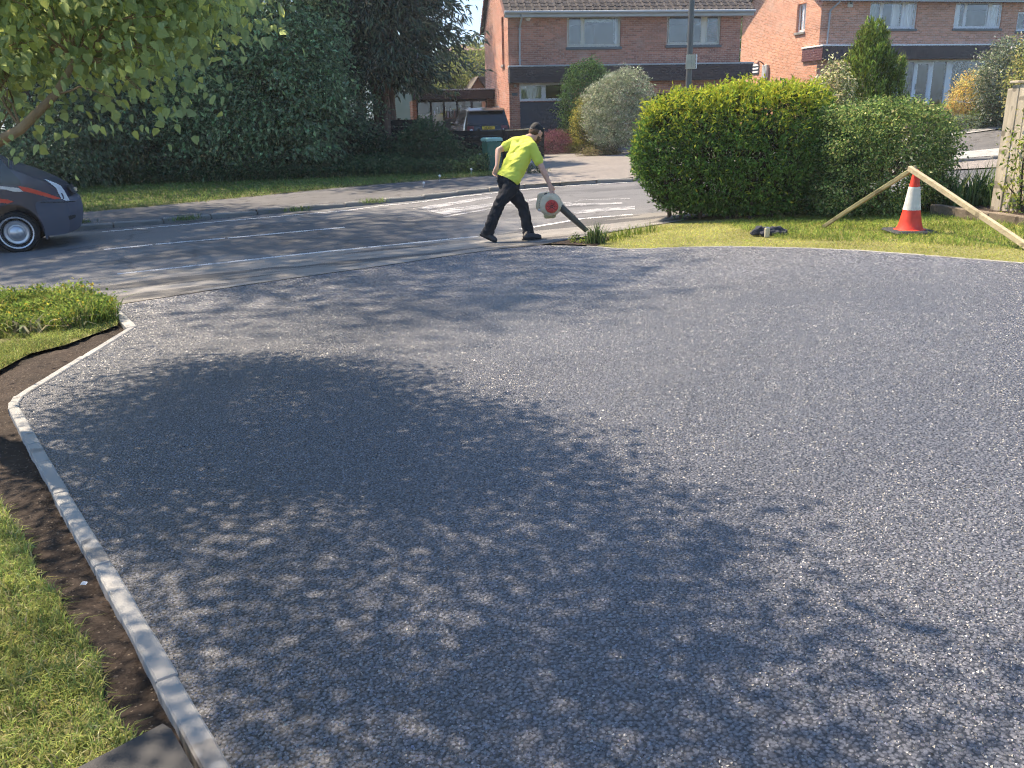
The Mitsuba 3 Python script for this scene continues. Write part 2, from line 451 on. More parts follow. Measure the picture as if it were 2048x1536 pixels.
# land to the horizon, one sheet, and a hill
gx = np.concatenate([-np.geomspace(60, 3200, 14)[::-1], np.linspace(-45, 45, 181), np.geomspace(60, 3200, 14)])
gy = np.concatenate([-np.geomspace(20, 900, 8)[::-1], np.linspace(-8, 62, 141), np.geomspace(75, 3600, 16)])
GX, GY = np.meshgrid(gx, gy)
nx = len(gx)
i, j = np.meshgrid(np.arange(len(gy) - 1), np.arange(nx - 1), indexing='ij')
q = np.stack([i * nx + j, i * nx + j + 1, (i + 1) * nx + j + 1, (i + 1) * nx + j], -1).reshape(-1, 4)
whole(setting('ground', 'rough grassy ground under and beyond the gardens, reaching to the horizon'),
      ply(TM(np.column_stack([GX.ravel(), GY.ravel(), gz(GX, GY).ravel() - .07]), np.vstack([q[:, [0, 1, 2]], q[:, [0, 2, 3]]])), 'mat_land', True))
hx, hy = np.meshgrid(np.linspace(-1500, 1500, 90), np.linspace(1100, 2600, 30))
hz = 128 * np.exp(-((hx + 160) / 900) ** 2 - ((hy - 1750) / 380) ** 2) * (.72 + .5 * meshkit.fbm(np.stack([hx / 330, hy / 330, hx * 0], -1), 4)) - 4
i, j = np.meshgrid(np.arange(29), np.arange(89), indexing='ij')
q = np.stack([i * 90 + j, i * 90 + j + 1, (i + 1) * 90 + j + 1, (i + 1) * 90 + j], -1).reshape(-1, 4)
whole(setting('hill', 'blue-green hill far behind the roofs'), ply(TM(np.column_stack([hx.ravel(), hy.ravel(), hz.ravel()]), np.vstack([q[:, [0, 1, 2]], q[:, [0, 2, 3]]])), 'mat_hill', True))

# outline of the new drive
E1, E2, E3, E4 = (P(*p)[:2] for p in ((413, 1500), (20, 806), (263, 656), (219, 612)))
E0 = E1 + (E1 - E2) / np.linalg.norm(E1 - E2) * 3.2
far_edge = plan([(219, 612), (350, 592), (500, 569), (650, 548), (800, 527), (900, 512), (1000, 498), (1080, 490.5)])
lawn_edge = plan([(1130, 491), (1173, 492.5), (1222, 497), (1256, 499.2), (1300, 498), (1344, 496), (1466, 493.5), (1600, 496), (1700, 500.5), (1850, 511.5), (2048, 528)])
le = np.array(lawn_edge)
lawn_edge += [tuple(le[-1] + (le[-1] - le[-2]) / np.linalg.norm(le[-1] - le[-2]) * s) for s in (2.0, 6.0)]
drive_poly = Polygon([tuple(E0), tuple(E1), tuple(E2), tuple(E3)] + far_edge + lawn_edge + [(12, -6), (-.2, -6)]).buffer(0)
DRIVE = setting('driveway', 'freshly laid black driveway of glossy bound chippings')
whole(DRIVE, ply(sheet(drive_poly, .35), 'mat_new_asphalt', True))
def chippings(y0, y1, pitch, nside, seed, soft=0.0):
    """Sharp-edged stones pressed into the binder: low facetted pyramids, each tipped its own way."""
    r = np.random.default_rng(seed)
    poly = drive_poly.buffer(-.012).intersection(Polygon([(-.64 * y0 - .15, y0), (.66 * y0 + .25, y0), (.66 * y1 + .25, y1), (-.64 * y1 - .15, y1)]))
    x0, a0, x1, a1 = poly.bounds
    gx_, gy_ = np.meshgrid(np.arange(x0, x1, pitch), np.arange(a0, a1, pitch))
    p = np.column_stack([gx_.ravel(), gy_.ravel()]) + r.uniform(-.48, .48, (gx_.size, 2)) * pitch
    p = p[shapely.contains_xy(poly, p[:, 0], p[:, 1])]
    worn = meshkit.fbm(np.column_stack([p * 1.6, 0 * p[:, 0]]), 4, 21)
    keep = r.random(len(p)) > .55 * ss(.50, .72, worn)      # where the binder closed over the stones
    p, worn = p[keep], worn[keep]
    n = len(p)
    R = pitch * r.uniform(.36, .78, n)
    hgt = R * r.uniform(.20, .58, n) * (1 - .45 * soft)
    a = r.uniform(0, 2 * np.pi, (n, 1)) + np.arange(nside) * 2 * np.pi / nside + r.uniform(-.4, .4, (n, nside))
    el = r.uniform(.62, 1.0, (n, 1))
    ang = r.uniform(0, np.pi, n)
    ca, sa = np.cos(ang)[:, None], np.sin(ang)[:, None]
    ex, ey = np.cos(a) * R[:, None], np.sin(a) * R[:, None] * el
    rx, ry = p[:, :1] + ex * ca - ey * sa, p[:, 1:] + ex * sa + ey * ca
    z0 = gz(p[:, 0], p[:, 1])
    rz = np.broadcast_to((z0 - .0012)[:, None], rx.shape)
    off = r.normal(0, .34, (n, 2)) * R[:, None]
    top = np.column_stack([p + off, z0 + hgt])
    v = np.concatenate([np.stack([rx, ry, rz], -1), top[:, None]], 1).reshape(-1, 3)
    b = np.arange(n)[:, None] * (nside + 1)
    f = np.concatenate([b + [k, (k + 1) % nside, nside] for k in range(nside)], 0)
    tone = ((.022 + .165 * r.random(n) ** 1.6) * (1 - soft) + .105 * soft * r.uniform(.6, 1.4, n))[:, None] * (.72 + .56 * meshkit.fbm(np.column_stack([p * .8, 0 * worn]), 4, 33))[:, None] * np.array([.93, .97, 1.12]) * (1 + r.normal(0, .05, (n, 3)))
    pale = r.random(n) < .006 * (1 - soft)
    tone[pale] = [.28, .28, .29]
    return TM(v, f), np.repeat(tone.clip(.004, .4), nside + 1, 0)
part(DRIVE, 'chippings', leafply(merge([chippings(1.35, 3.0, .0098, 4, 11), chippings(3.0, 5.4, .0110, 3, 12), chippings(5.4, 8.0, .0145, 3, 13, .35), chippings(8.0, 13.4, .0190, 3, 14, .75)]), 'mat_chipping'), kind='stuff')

# the road, its far kerb and footway, the old strip on the near side
near_line = np.array(plan([(100, 565.5), (230, 548.5), (400, 530.5), (650, 503.5), (957, 473), (1040, 459), (1163, 438), (1265, 429)]))
def extend(pl, a, b):
    pl = np.asarray(pl)
    return np.vstack([pl[0] + unit(pl[0] - pl[1]) * a, pl, pl[-1] + unit(pl[-1] - pl[-2]) * b])
near_line = extend(near_line, 22, 14)
kerb_px = [(101, 466), (299, 450), (500, 431), (697, 414), (850, 399), (992, 382), (1050, 377), (1142, 370), (1255, 364)]
kerb_line = extend(plan(kerb_px), 30, 22)
road_poly = Polygon(np.vstack([near_line + [.1, -.25], kerb_line[::-1]])).buffer(0)
ROAD = setting('road', 'worn grey tarmac road with patches and faded white lines')
whole(ROAD, ply(sheet(road_poly, .8), 'mat_road', True))
strip_near = far_edge[:] + plan([(1100, 487), (1165, 474), (1300, 452)])
strip_near = np.array(strip_near)
strip_near = np.vstack([strip_near[0] + unit(E4 - E3) * .02 + np.array([-1, -.42]) * 22, strip_near[0] + np.array([-1, -.42]) * .05, strip_near, strip_near[-1] + unit(strip_near[-1] - strip_near[-2]) * 16])
strip_poly = Polygon(np.vstack([near_line + [.02, -.06], strip_near[::-1]])).buffer(0).difference(drive_poly)
whole(setting('footway', 'dusty worn grey footway crossing between the road and the new drive'), ply(sheet(strip_poly, .5, .006), 'mat_old_strip', True))

def line(px, w, name='marking', label=None, mt='mat_road_line'):
    pl = LineString(plan(px))
    part(ROAD, name, ply(sheet(pl.buffer(w / 2, cap_style='flat'), .5, .005), mt, True), label)
def mark(px, label=None):
    part(ROAD, 'marking', ply(sheet(Polygon(plan(px)).buffer(0), .5, .005), 'mat_road_paint', True), label)
line([(235, 549), (400, 531), (650, 504), (957, 473.5)], .13, label='white edge line on the near side of the road')
line([(1040, 459), (1163, 438), (1265, 429)], .10)
line([(208, 499.5), (305, 490)], .13, label='first dash of the white centre line')
line([(312, 489), (450, 477)], .13)
line([(456, 476.5), (690, 455)], .13)
line([(205, 464), (299, 456), (500, 438), (697, 421), (760, 412), (828, 406), (910, 394), (992, 386), (1050, 379), (1142, 371.5), (1255, 365)], .10, label='thin white line along the far kerb')
mark([(824, 417), (856, 419.5), (985, 396), (975, 393)], 'small white wedge of the hatched road marking')
mark([(853, 422), (890, 430), (992, 411), (1085, 400), (1078, 396), (986, 407)], 'broad white wedge of the hatched road marking')
line([(889, 434), (992, 416), (1077, 408), (1156, 404)], .12, mt='mat_road_paint')
mark([(1129, 408), (1245, 405), (1245, 408), (1132, 412.5)])
mark([(1141, 422), (1200, 417), (1270, 412), (1270, 419), (1205, 424), (1150, 428)])
line([(1156, 401), (1200, 399), (1260, 398)], .10, mt='mat_road_paint')

KERB = thing('kerb', 'low weathered concrete kerb along the far side of the road', 'kerb', kind='structure')
kl = LineString(kerb_line)
s, k = 0.0, 0
while s < kl.length - 1:
    a, b = np.array(kl.interpolate(s).coords[0]), np.array(kl.interpolate(s + .91).coords[0])
    p = proj(G(*a))
    if -300 < p[0] < 2300:
        d = unit(b - a); nr = np.array([-d[1], d[0]])
        o = rng.normal(0, .006)
        lo = cbox((0, 0, -.12), (np.linalg.norm(b - a) - .006, .13, .095 + rng.normal(0, .005)), .022)
        w = np.eye(4); w[:2, 0], w[:2, 1], w[:3, 3] = d, nr, [*(a + nr * o), float(gz(*((a + b) / 2)))]
        lo.apply_transform(w)
        part(KERB, 'stone', ply(lo, 'mat_kerb'))
    s += .915
foot_back = extend(plan([(150, 433), (300, 420), (500, 400), (700, 380), (860, 366), (960, 358.5), (1010, 355)]), 30, 0)
foot_poly = Polygon(np.vstack([kerb_line[:8] + [-.04, .11], foot_back[::-1]])).buffer(0)
whole(setting('pavement', 'grey tarmac pavement with mossy edges along the far kerb'), ply(sheet(foot_poly, .8, .085), 'mat_footway', True))
verge_poly = Polygon(np.vstack([foot_back + [0, .02], [[-.7, 27], [-1.2, 33.5], [-12, 36], [-45, 40], [-45, 20]]])).buffer(0)
whole(setting('verge', 'shaded grass verge between the far pavement and the trees'), ply(sheet(verge_poly, 1.0, .08), 'mat_turf', True))
ndrive = Polygon([tuple(foot_back[-1]), tuple(kerb_line[6] + [0, .12]), tuple(kerb_line[9] + [0, .12]), (8, 26.5), (7.2, 36.2), (1.3, 36.0), (.9, 33), (-.3, 27)]).buffer(0)
whole(setting('neighbour_driveway', 'pale sunlit driveway rising to the left brick house'), ply(sheet(ndrive, .8, .088), 'mat_pale_tarmac', True))
for (y0, y1, mt, nm, lb, dz) in ((20.3, 22.2, 'pale_tarmac', 'path', 'pale paved path beyond the shrubs on the right', .03), (22.2, 22.8, 'footway', 'lane', 'narrow grey lane beyond the shrubs on the right', .02),
                             (22.8, 24.2, 'concrete', 'gravel_strip', 'pale gravel strip beyond the lane on the right', .03), (24.2, 27.6, 'footway', 'forecourt', 'grey tarmac forecourt of the right brick house', .03),
                             (27.6, 28.9, 'concrete', 'terrace', 'pale slab terrace before the flower bed of the right house', .06)):
    whole(setting(nm, lb), ply(sheet(shapely.box(7.5, y0, 26, y1), .9, dz), 'mat_' + mt, True))
whole(setting('flower_bed', 'soil bed with low plants before the right brick house'), ply(sheet(shapely.box(9, 28.9, 27, 38), 1.0, .05), 'mat_soil', True))

# concrete edging of the drive
EDGE = thing('concrete_edging', 'pale grey concrete edging round the left side of the new drive', 'edging')
EDGER = thing('concrete_edging', 'thin pale edging between the new drive and the right lawn', 'edging')
def edging(key, pl, w, top, gap=.915, down=.12, jit=.004):
    for a, b in zip(pl[:-1], pl[1:]):
        a, b = np.array(a), np.array(b)
        Ln = np.linalg.norm(b - a); d = (b - a) / Ln; nr = np.array([-d[1], d[0]])
        n = max(1, int(round(Ln / gap)))
        for k in range(n):
            s0, s1 = Ln * k / n, Ln * (k + 1) / n
            p0, p1 = a + d * s0, a + d * s1
            m = cbox((.0015, -w / 2, -down), (s1 - s0 - .0015, w / 2, top), .006)
            m = TM(*trimesh.remesh.subdivide_to_size(m.vertices, m.faces, .12))
            v = np.array(m.vertices)
            v[:, 1:] += (meshkit.fbm(v[:, :1] * [14, 14, 14] + [k * 3.1, 0, 0], 3)[:, None] - .5) * .006 * np.sign(v[:, 1:] - [0, -.03])
            th = math.atan2(d[1], d[0]) + rng.normal(0, jit)
            o = p0 + nr * rng.normal(0, .003)
            c, s_ = math.cos(th), math.sin(th)
            X, Y = o[0] + c * v[:, 0] - s_ * v[:, 1], o[1] + s_ * v[:, 0] + c * v[:, 1]
            z = gz(p0[0], p0[1]) + (gz(p1[0], p1[1]) - gz(p0[0], p0[1])) * np.clip(v[:, 0] / (s1 - s0), 0, 1) + v[:, 2] + rng.normal(0, .0015)
            part(key, 'block', ply(TM(np.column_stack([X, Y, z]), m.faces), 'mat_concrete', 30))
E2a, E2b = E2 + unit(E1 - E2) * .19, E2 + unit(E3 - E2) * .12
E2m = (E2a + E2b) / 2 * .75 + E2 * .25
edging(EDGE, [E0, E2a], .060, .012)
edging(EDGE, [E2a, E2m, E2b], .060, .012, .3)
edging(EDGE, [E2b, E3], .058, .012)
edging(EDGE, [E3, E4], .09, .012)
edging(EDGER, lawn_edge[1:], .026, .010, .6, jit=.001)

# left garden: soil, two lawns
ln_near = plan([(0, 1000), (25, 1040), (58, 1085), (72, 1150), (118, 1185), (130, 1240), (165, 1265), (205, 1330), (200, 1380), (235, 1440), (285, 1478), (232, 1536)])
a = np.array(ln_near)
near_lawn = Polygon(ln_near + [(-1.35, 1.0), (-1.35, -1), (-7, -1), (-7, 3.1)]).buffer(0)
far_lawn_px = [(-150, 640), (0, 612), (60, 595), (130, 592), (190, 604), (236, 648), (130, 688), (60, 705), (0, 737), (-150, 800)]
far_lawn = Polygon(plan(far_lawn_px)).buffer(0)
out = [tuple(E4), tuple(E3), tuple(E2), tuple(E1), tuple(E0)]
left_poly = Polygon(out + [(-.2, -1), (-7.5, -1), (-9.5, 6.6)]).buffer(0)
def soilz(X, Y):
    p = np.column_stack([X, Y, 0 * X])
    return gz(X, Y) - .035 + .045 * (meshkit.fbm(p * 5, 4) - .5) + .028 * (meshkit.fbm(p * 22, 3, 5) - .5)
whole(setting('soil', 'bare dark soil strip along the edging on the left'), ply(gridsheet(left_poly, .045, soilz), 'mat_soil', True))
whole(setting('lawn', 'sunlit front lawn at the lower left corner'), ply(sheet(near_lawn, .15, -.008), 'mat_turf', True))
whole(setting('lawn', 'strip of left lawn below the clump of weeds'), ply(sheet(far_lawn, .2, -.008), 'mat_turf', True))
# right lawn
rl_top = plan([(1190, 483), (1230, 474), (1300, 458)]) + [(2.4, 13.2), (6.2, 14.2), (12, 13)]
right_lawn = Polygon(lawn_edge[2:] + [(12, 4)] + rl_top[::-1]).buffer(0).difference(drive_poly.buffer(.015))
whole(setting('lawn', 'short sunlit lawn between the new drive and the big hedge'), ply(sheet(right_lawn.buffer(.6).difference(drive_poly.buffer(.015)), .3, -.004), 'mat_turf', True))
bed_poly = Polygon(plan([(1095, 489), (1165, 476), (1232, 474), (1192, 492), (1173, 492), (1130, 490.5)])).buffer(0)
whole(setting('soil', 'small soil bed with weeds at the end of the right lawn'), ply(sheet(bed_poly, .08, .012, lambda X, Y: soilz(X, Y) + .035), 'mat_soil', True))

# grass
def grass(key, poly, n, h, w, lean, cols, wts=None, dz=-.01, patch=True, seed=1, avoid=None, bend=.5, seg=2):
    r = np.random.default_rng(seed)
    xy = inpoly(poly, n, r)
    z = gz(xy[:, 0], xy[:, 1]) + dz
    t = meshkit.fbm(np.column_stack([xy * 1.8, 0 * z]), 4, seed)
    t2 = meshkit.fbm(np.column_stack([xy * 6, 0 * z]), 3, seed + 9)
    keep = t2 > .30 if patch else np.ones(len(xy), bool)
    xy, z, t, t2 = xy[keep], z[keep], t[keep], t2[keep]
    hh = h * (.55 + .9 * t2) * r.uniform(.6, 1.25, len(xy))
    c = tint(len(xy), cols, r, .26, wts) * (.55 + .9 * t)[:, None]
    m = blades(xy, z, hh, w * r.uniform(.6, 1.3, len(xy)), lean * r.uniform(.3, 1.5, len(xy)), r, c, bend, seg)
    whole(key, leafply(m, 'mat_blade'))
GC = [(.29, .34, .10), (.37, .40, .13), (.18, .24, .07), (.48, .45, .25)]
g = thing('grass', 'long trampled green and straw grass of the lower left lawn', 'grass', kind='stuff')
grass(g, near_lawn.intersection(shapely.box(-3.2, .6, -.5, 4.0)), 70000, .05, .0042, 1.0, GC, [.38, .3, .2, .12], seed=3, bend=.9, patch=False)
g = thing('grass', 'bright grass below the weeds left of the soil', 'grass', kind='stuff')
grass(g, far_lawn.intersection(shapely.box(-6.6, 5, 0, 9.5)), 40000, .06, .005, .8, GC, [.4, .38, .17, .05], seed=4)
g = thing('grass', 'short mown grass of the right lawn', 'grass', kind='stuff')
grass(g, right_lawn.intersection(shapely.box(.8, 7, 8.2, 14.2)), 140000, .042, .0080, 1.1, [(.44, .46, .11), (.52, .52, .16), (.28, .33, .08), (.58, .52, .24)], [.36, .32, .16, .16], seed=5, patch=False, bend=.9, seg=1)
tall = right_lawn.intersection(Polygon([tuple(P(1560, 480)[:2]), tuple(P(1800, 485)[:2]), tuple(P(2048, 500)[:2]), (9, 8.5), (9, 13), (4.4, 13.2), (3.2, 13)]))
g = thing('grass', 'longer grass along the foot of the shrubs on the right', 'grass', kind='stuff')
grass(g, tall, 26000, .075, .007, .7, [(.24, .32, .07), (.29, .37, .08), (.15, .23, .05)], seed=6)
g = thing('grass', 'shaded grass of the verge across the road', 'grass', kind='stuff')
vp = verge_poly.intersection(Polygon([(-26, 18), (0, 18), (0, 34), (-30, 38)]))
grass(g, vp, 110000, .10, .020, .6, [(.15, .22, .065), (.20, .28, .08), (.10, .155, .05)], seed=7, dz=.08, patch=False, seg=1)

# ------------------------------------------------------------------ buildings
class Frame:
    """Local axes of a building: u along its front to the right, w into its depth, z up. L(px, py) -> (u, z) on the front plane moved w deep; S(px, py) -> (w, z) on the side plane at u."""
    def __init__(self, px, Y, ang, z0):
        p = A(px, 200, Y)
        for _ in range(8):                  # the front left corner stands at z0 under this pixel column
            q = proj([p[0], p[1], 3.5]); p = p + [(px - q[0]) / F * Y, 0, 0]
        self.O = np.array([p[0], Y, z0])
        self.e = np.array([math.cos(ang), math.sin(ang), 0]); self.d = np.array([-math.sin(ang), math.cos(ang), 0])
        self.ang = ang
        self.W = np.eye(4); self.W[:3, 0], self.W[:3, 1], self.W[:3, 3] = self.e, self.d, self.O
    def L(self, x, y, w=0.0):
        r = ray(x, y); t = ((self.O + self.d * w - EYE) @ self.d) / (r @ self.d)
        q = EYE + r * t - self.O
        return float(q @ self.e), float(q[2])
    def S(self, x, y, u=0.0):
        r = ray(x, y); t = ((self.O + self.e * u - EYE) @ self.e) / (r @ self.e)
        q = EYE + r * t - self.O
        return float(q @ self.d), float(q[2])
    def put(self, m):
        m = m.copy(); m.apply_transform(self.W); return m
    def pxrect(self, x0, y0, x1, y1, w=0.0):
        (a, b), (c, d) = self.L(x0, y0, w), self.L(x1, y1, w)
        return min(a, c), min(b, d), max(a, c), max(b, d)
def wallmesh(outline, holes, w0, t):
    p = outline
    for h in holes: p = p.difference(h)
    gs = getattr(p, 'geoms', [p])
    m = cat([prism(g, t) for g in gs])
    m.apply_translation([0, w0, 0])
    return m
def sidewall(outline, holes, u0, t):           # outline in (w, z); the wall fills u0 .. u0 + t
    m = wallmesh(outline, holes, 0, t)
    v = np.array(m.vertices)
    return TM(np.column_stack([u0 + t - v[:, 1], v[:, 0], v[:, 2]]), m.faces[:, ::1])
def fix(m):
    m = TM(m.vertices, m.faces)
    if m.is_watertight and m.volume < 0: m.invert()
    return m

def window(fr, holder, r, panes, mat='mat_white_frame', w=.07, fw=.055, sill=True, curtains=(), label=None, side=None, dark=None):
    """r: the opening (u0, z0, u1, z1); panes: fractions of the width where a pane starts and ends. side: on the side wall at this u, facing -u."""
    u0, z0, u1, z1 = r
    def B(lo, hi, c=.008):
        if side is None: return fr.put(cbox(lo, hi, c))
        a = cbox((side + lo[1], lo[0], lo[2]), (side + hi[1], hi[0], hi[2]), c)
        return fr.put(a)
    wk = part(holder, 'window', ply(cat([B((u0 + .004, w, z0 + .004), (u1 - .004, w + .09, z0 + fw * 1.25)), B((u0 + .004, w, z1 - fw), (u1 - .004, w + .09, z1 - .004)),
                                         B((u0 + .004, w + .002, z0 + fw * 1.25), (u0 + fw, w + .088, z1 - fw)), B((u1 - fw, w + .002, z0 + fw * 1.25), (u1 - .004, w + .088, z1 - fw))]), mat), label)
    W = u1 - u0
    ps = [(u0 + W * a, u0 + W * b) for a, b in panes]
    for k, (a, b) in enumerate(ps):
        za, zb = z0 + fw * 1.25, z1 - fw
        if k and a - ps[k - 1][1] > .02:
            part(wk, 'mullion', ply(B((ps[k - 1][1], w + .004, za), (a, w + .086, zb)), mat))
        f2 = .035
        part(wk, 'sash', ply(cat([B((a, w - .012, za), (b, w + .05, za + f2)), B((a, w - .012, zb - f2), (b, w + .05, zb)), B((a, w - .010, za + f2), (a + f2, w + .048, zb - f2)), B((b - f2, w - .010, za + f2), (b, w + .048, zb - f2))]), mat))
        g = TM([[a + f2, w + .02, za + f2], [b - f2, w + .02, za + f2], [b - f2, w + .02, zb - f2], [a + f2, w + .02, zb - f2]], [[0, 1, 2], [0, 2, 3]])
        if side is not None:
            v = g.vertices; g = TM(np.column_stack([side + v[:, 1], v[:, 0], v[:, 2]]), g.faces[:, ::-1])
        part(wk, 'pane', ply(fr.put(g), 'mat_glass'))
    if sill:
        part(wk, 'sill', ply(B((u0 - .05, -.07, z0 - .11), (u1 + .05, w + .02, z0 - .003), .012), 'mat_slate_sill' if sill is True else sill))
    for (a, b, ztop, zbot, mt) in curtains:        # hanging behind the glass, in soft folds
        n = max(8, int((b - a) * W / .03))
        x = np.linspace(u0 + W * a, u0 + W * b, n)
        y = w + .24 + .03 * np.sin(x * 46) + .012 * np.sin(x * 117 + 1)
        zz = (z0 + (z1 - z0) * zbot, z0 + (z1 - z0) * ztop)
        v = np.vstack([np.column_stack([x, y, 0 * x + zz[0]]), np.column_stack([x, y, 0 * x + zz[1]])])
        if side is not None: v = np.column_stack([side + v[:, 1], v[:, 0], v[:, 2]])
        k = np.arange(n - 1)
        part(wk, 'blind' if mt == 'blind' else 'curtain', ply(fr.put(TM(v, np.vstack([np.column_stack([k, k + 1, k + n + 1]), np.column_stack([k, k + n + 1, k + n])]))), 'mat_' + mt, True))
    return wk
def boards(fr, holder, u0, u1, w0, w1, z0, z1, n, mat, over=.012):
    h = (z1 - z0) / n
    for k in range(n):
        m = cbox((u0, w0 - over, z0 + h * k + .004), (u1, w1, z0 + h * (k + 1) - .004), .008)
        part(holder, 'board', ply(fr.put(m), mat))
def pipe(fr, holder, pts, r, mat, name='downpipe', clips=()):
    k = part(holder, name, ply(fr.put(tube(pts, r, 10)), mat, 40))
    for c in clips:
        part(k, 'bracket', ply(fr.put(cbox(np.array(c) - [r * 1.9, r * .5, .02], np.array(c) + [r * 1.9, r * 1.6, .02], .005)), mat))
    return k
def tiles(fr, holder, u0, u1, weave, zeave, pitch, rows, tw, gauge, mats, named_rows):
    """Interlocking roof tiles laid course by course, each a folded plate with a raised roll on its right edge."""
    n = int(round((u1 - u0) / tw)); tw = (u1 - u0) / n
    cp, sp = math.cos(pitch), math.sin(pitch)
    prof = [(0, .012), (.62, .0), (.70, .004), (.78, .040), (.93, .044), (1.0, .012)]
    rest = {m: [] for m in mats}
    for r_ in range(rows):
        for k in range(n):
            a = u0 + k * tw
            jl, jt = rng.normal(0, .004), rng.normal(0, .004)
            v = []
            for (s, h) in ((0, .034), (gauge + .06, .012)):
                for (x, b) in prof:
                    along = r_ * gauge + s + jl
                    up = h + b + jt
                    v.append([a + x * (tw - .003), weave + along * cp - up * sp, zeave + along * sp + up * cp])
            for (x, b) in prof:                   # the butt edge
                along, up = r_ * gauge + jl + .003, .034 + b - .034 + jt
                v.append([a + x * (tw - .003), weave + along * cp - up * sp, zeave + along * sp + up * cp])
            f = []
            for i_ in range(5):
                f += [[i_, i_ + 1, i_ + 7], [i_, i_ + 7, i_ + 6], [i_ + 12, i_ + 13, i_ + 1], [i_ + 12, i_ + 1, i_]]
            mt = mats[int(rng.random() < .45)]
            m = fr.put(TM(v, f))
            if r_ < named_rows: part(holder, 'tile', ply(m, mt))
            else: rest[mt].append(m)
    for mt, ms in rest.items():
        if ms: part(holder, 'tile', ply(cat(ms), mt), kind='stuff')

# ---- left brick house
LA = math.radians(7.6)
lh = Frame(1017, 36.5, LA, -.12)
brickmat('brick_left', lh.O, LA, (.33, .13, .088), (.50, .225, .15), (.47, .40, .35))
LH = thing('brick_house', 'red brick house with dark tiled roof and white framed windows behind the man', 'house')
eave_z = lh.L(1250, 27)[1]
Wd = lh.L(1479, 100)[0]
band_t, band_b = lh.L(1250, 131)[1], lh.L(1120, 165, -.45)[1]
DEP = 8.6
hole_a = lh.pxrect(1134, 30.5, 1241, 93)
hole_b = lh.pxrect(1335, 27.5, 1440, 89)
hole_g = lh.pxrect(1038.5, 166.5, 1138, 201)
hole_gd = lh.pxrect(1040, 204, 1137, 285); hole_gd = (hole_gd[0], .05, hole_gd[2], hole_gd[3])
gable_h = (DEP / 2 + .35) * math.tan(math.radians(31))
mid = (band_t + band_b) / 2
front = shapely.box(0, 0, Wd, eave_z)
part(LH, 'wall', ply(lh.put(wallmesh(front, [rect(*hole_a), rect(*hole_b), rect(*hole_g), rect(*hole_gd)], 0, .26)), 'mat_brick_left'))
side = Polygon([(.262, 0), (DEP, 0), (DEP, eave_z), (DEP / 2, eave_z + DEP / 2 * math.tan(math.radians(31)) - .05), (.262, eave_z + .1)])
s0 = lh.S(1004.5, 44); s1 = lh.S(1010.5, 92)
side_hole = (1.25, 3.05 + .45, 1.95, 5.35)
part(LH, 'wall', ply(lh.put(fix(sidewall(side, [rect(*side_hole)], 0.0, .26))), 'mat_brick_left'))
part(LH, 'wall', ply(lh.put(fix(sidewall(side, [], Wd - .26, .26))), 'mat_brick_left'))
part(LH, 'wall', ply(lh.put(wallmesh(shapely.box(.265, 0, Wd - .265, eave_z), [], DEP - .26, .255)), 'mat_brick_left'))
part(LH, 'floor', ply(lh.put(cat([box((.27, .27, 0), (Wd - .27, DEP - .27, .1)), box((.27, .27, mid - .12), (Wd - .27, DEP - .27, mid + .12)), box((.27, .27, eave_z - .08), (Wd - .27, DEP - .27, eave_z - .01)),
                                  box((4.6, .3, .1), (4.7, DEP - .3, mid - .12)), box((4.4, .3, mid + .12), (4.5, DEP - .3, eave_z - .08)), box((.3, 3.9, .1), (Wd - .3, 4.0, mid - .12)), box((.3, 3.9, mid + .12), (Wd - .3, 4.0, eave_z - .08))])), 'mat_interior'))
ov = .42                                         # eaves overhang
PT = math.radians(31)
ze = eave_z + .05
roof_k = part(LH, 'roof', ply(lh.put(cat([fix(prism(Polygon([(0, 0), (DEP / 2 + ov, (DEP / 2 + ov) * math.tan(PT)), (DEP + 2 * ov, 0), (DEP + 2 * ov - .08, -.06), (DEP / 2 + ov, (DEP / 2 + ov) * math.tan(PT) - .10), (.08, -.06)]), .01))
              .apply_transform(np.array([[0, 1, 0, 0], [1, 0, 0, 0], [0, 0, 1, 0], [0, 0, 0, 1.]])).apply_transform(np.diag([(Wd + .5) / .01, 1, 1, 1])).apply_translation([-.16, -ov, ze])])), 'mat_roof_tile'))
tiles(lh, roof_k, -.18, Wd + .36, -ov - .06, ze + .012, PT, 17, .305, .305, ('mat_roof_tile', 'mat_roof_tile_b'), 7)
tiles_back = lh
rz = (DEP / 2 + ov) * math.tan(PT) + ze
part(roof_k, 'ridge', ply(lh.put(tube([(-.2, DEP / 2, rz + .03), (Wd + .38, DEP / 2, rz + .03)], .11, 10)), 'mat_roof_tile', 40))
# gutter, fascia, bargeboards
gut = part(LH, 'gutter', ply(lh.put(cat([tube([(-.2, -ov - .10, ze - .03), (Wd + .38, -ov - .10, ze - .03)], .058, 12)])), 'mat_gutter_grey', 40))
part(LH, 'fascia', ply(lh.put(cbox((-.17, -ov - .03, ze - .20), (Wd + .35, -ov + .0, ze + .0), .005)), 'mat_gutter_grey'))
part(LH, 'soffit', ply(lh.put(cbox((-.15, -ov + .003, ze - .19), (Wd + .33, -.003, ze - .15), .005)), 'mat_gutter_grey'))
for sgn in (0, 1):
    w_a, w_b = (-ov, DEP / 2) if sgn == 0 else (DEP + ov, DEP / 2)
    for uu in (-.19, Wd + .34):
        m = fix(prism(Polygon([(w_a, ze - .20), (w_b, rz - .20), (w_b, rz - .02), (w_a, ze + .01)]), .03))
        m.apply_transform(np.array([[0, 1, 0, uu], [1, 0, 0, 0], [0, 0, 1, 0], [0, 0, 0, 1.]]))
        part(LH, 'bargeboard', ply(lh.put(fix(m)), 'mat_barge'))
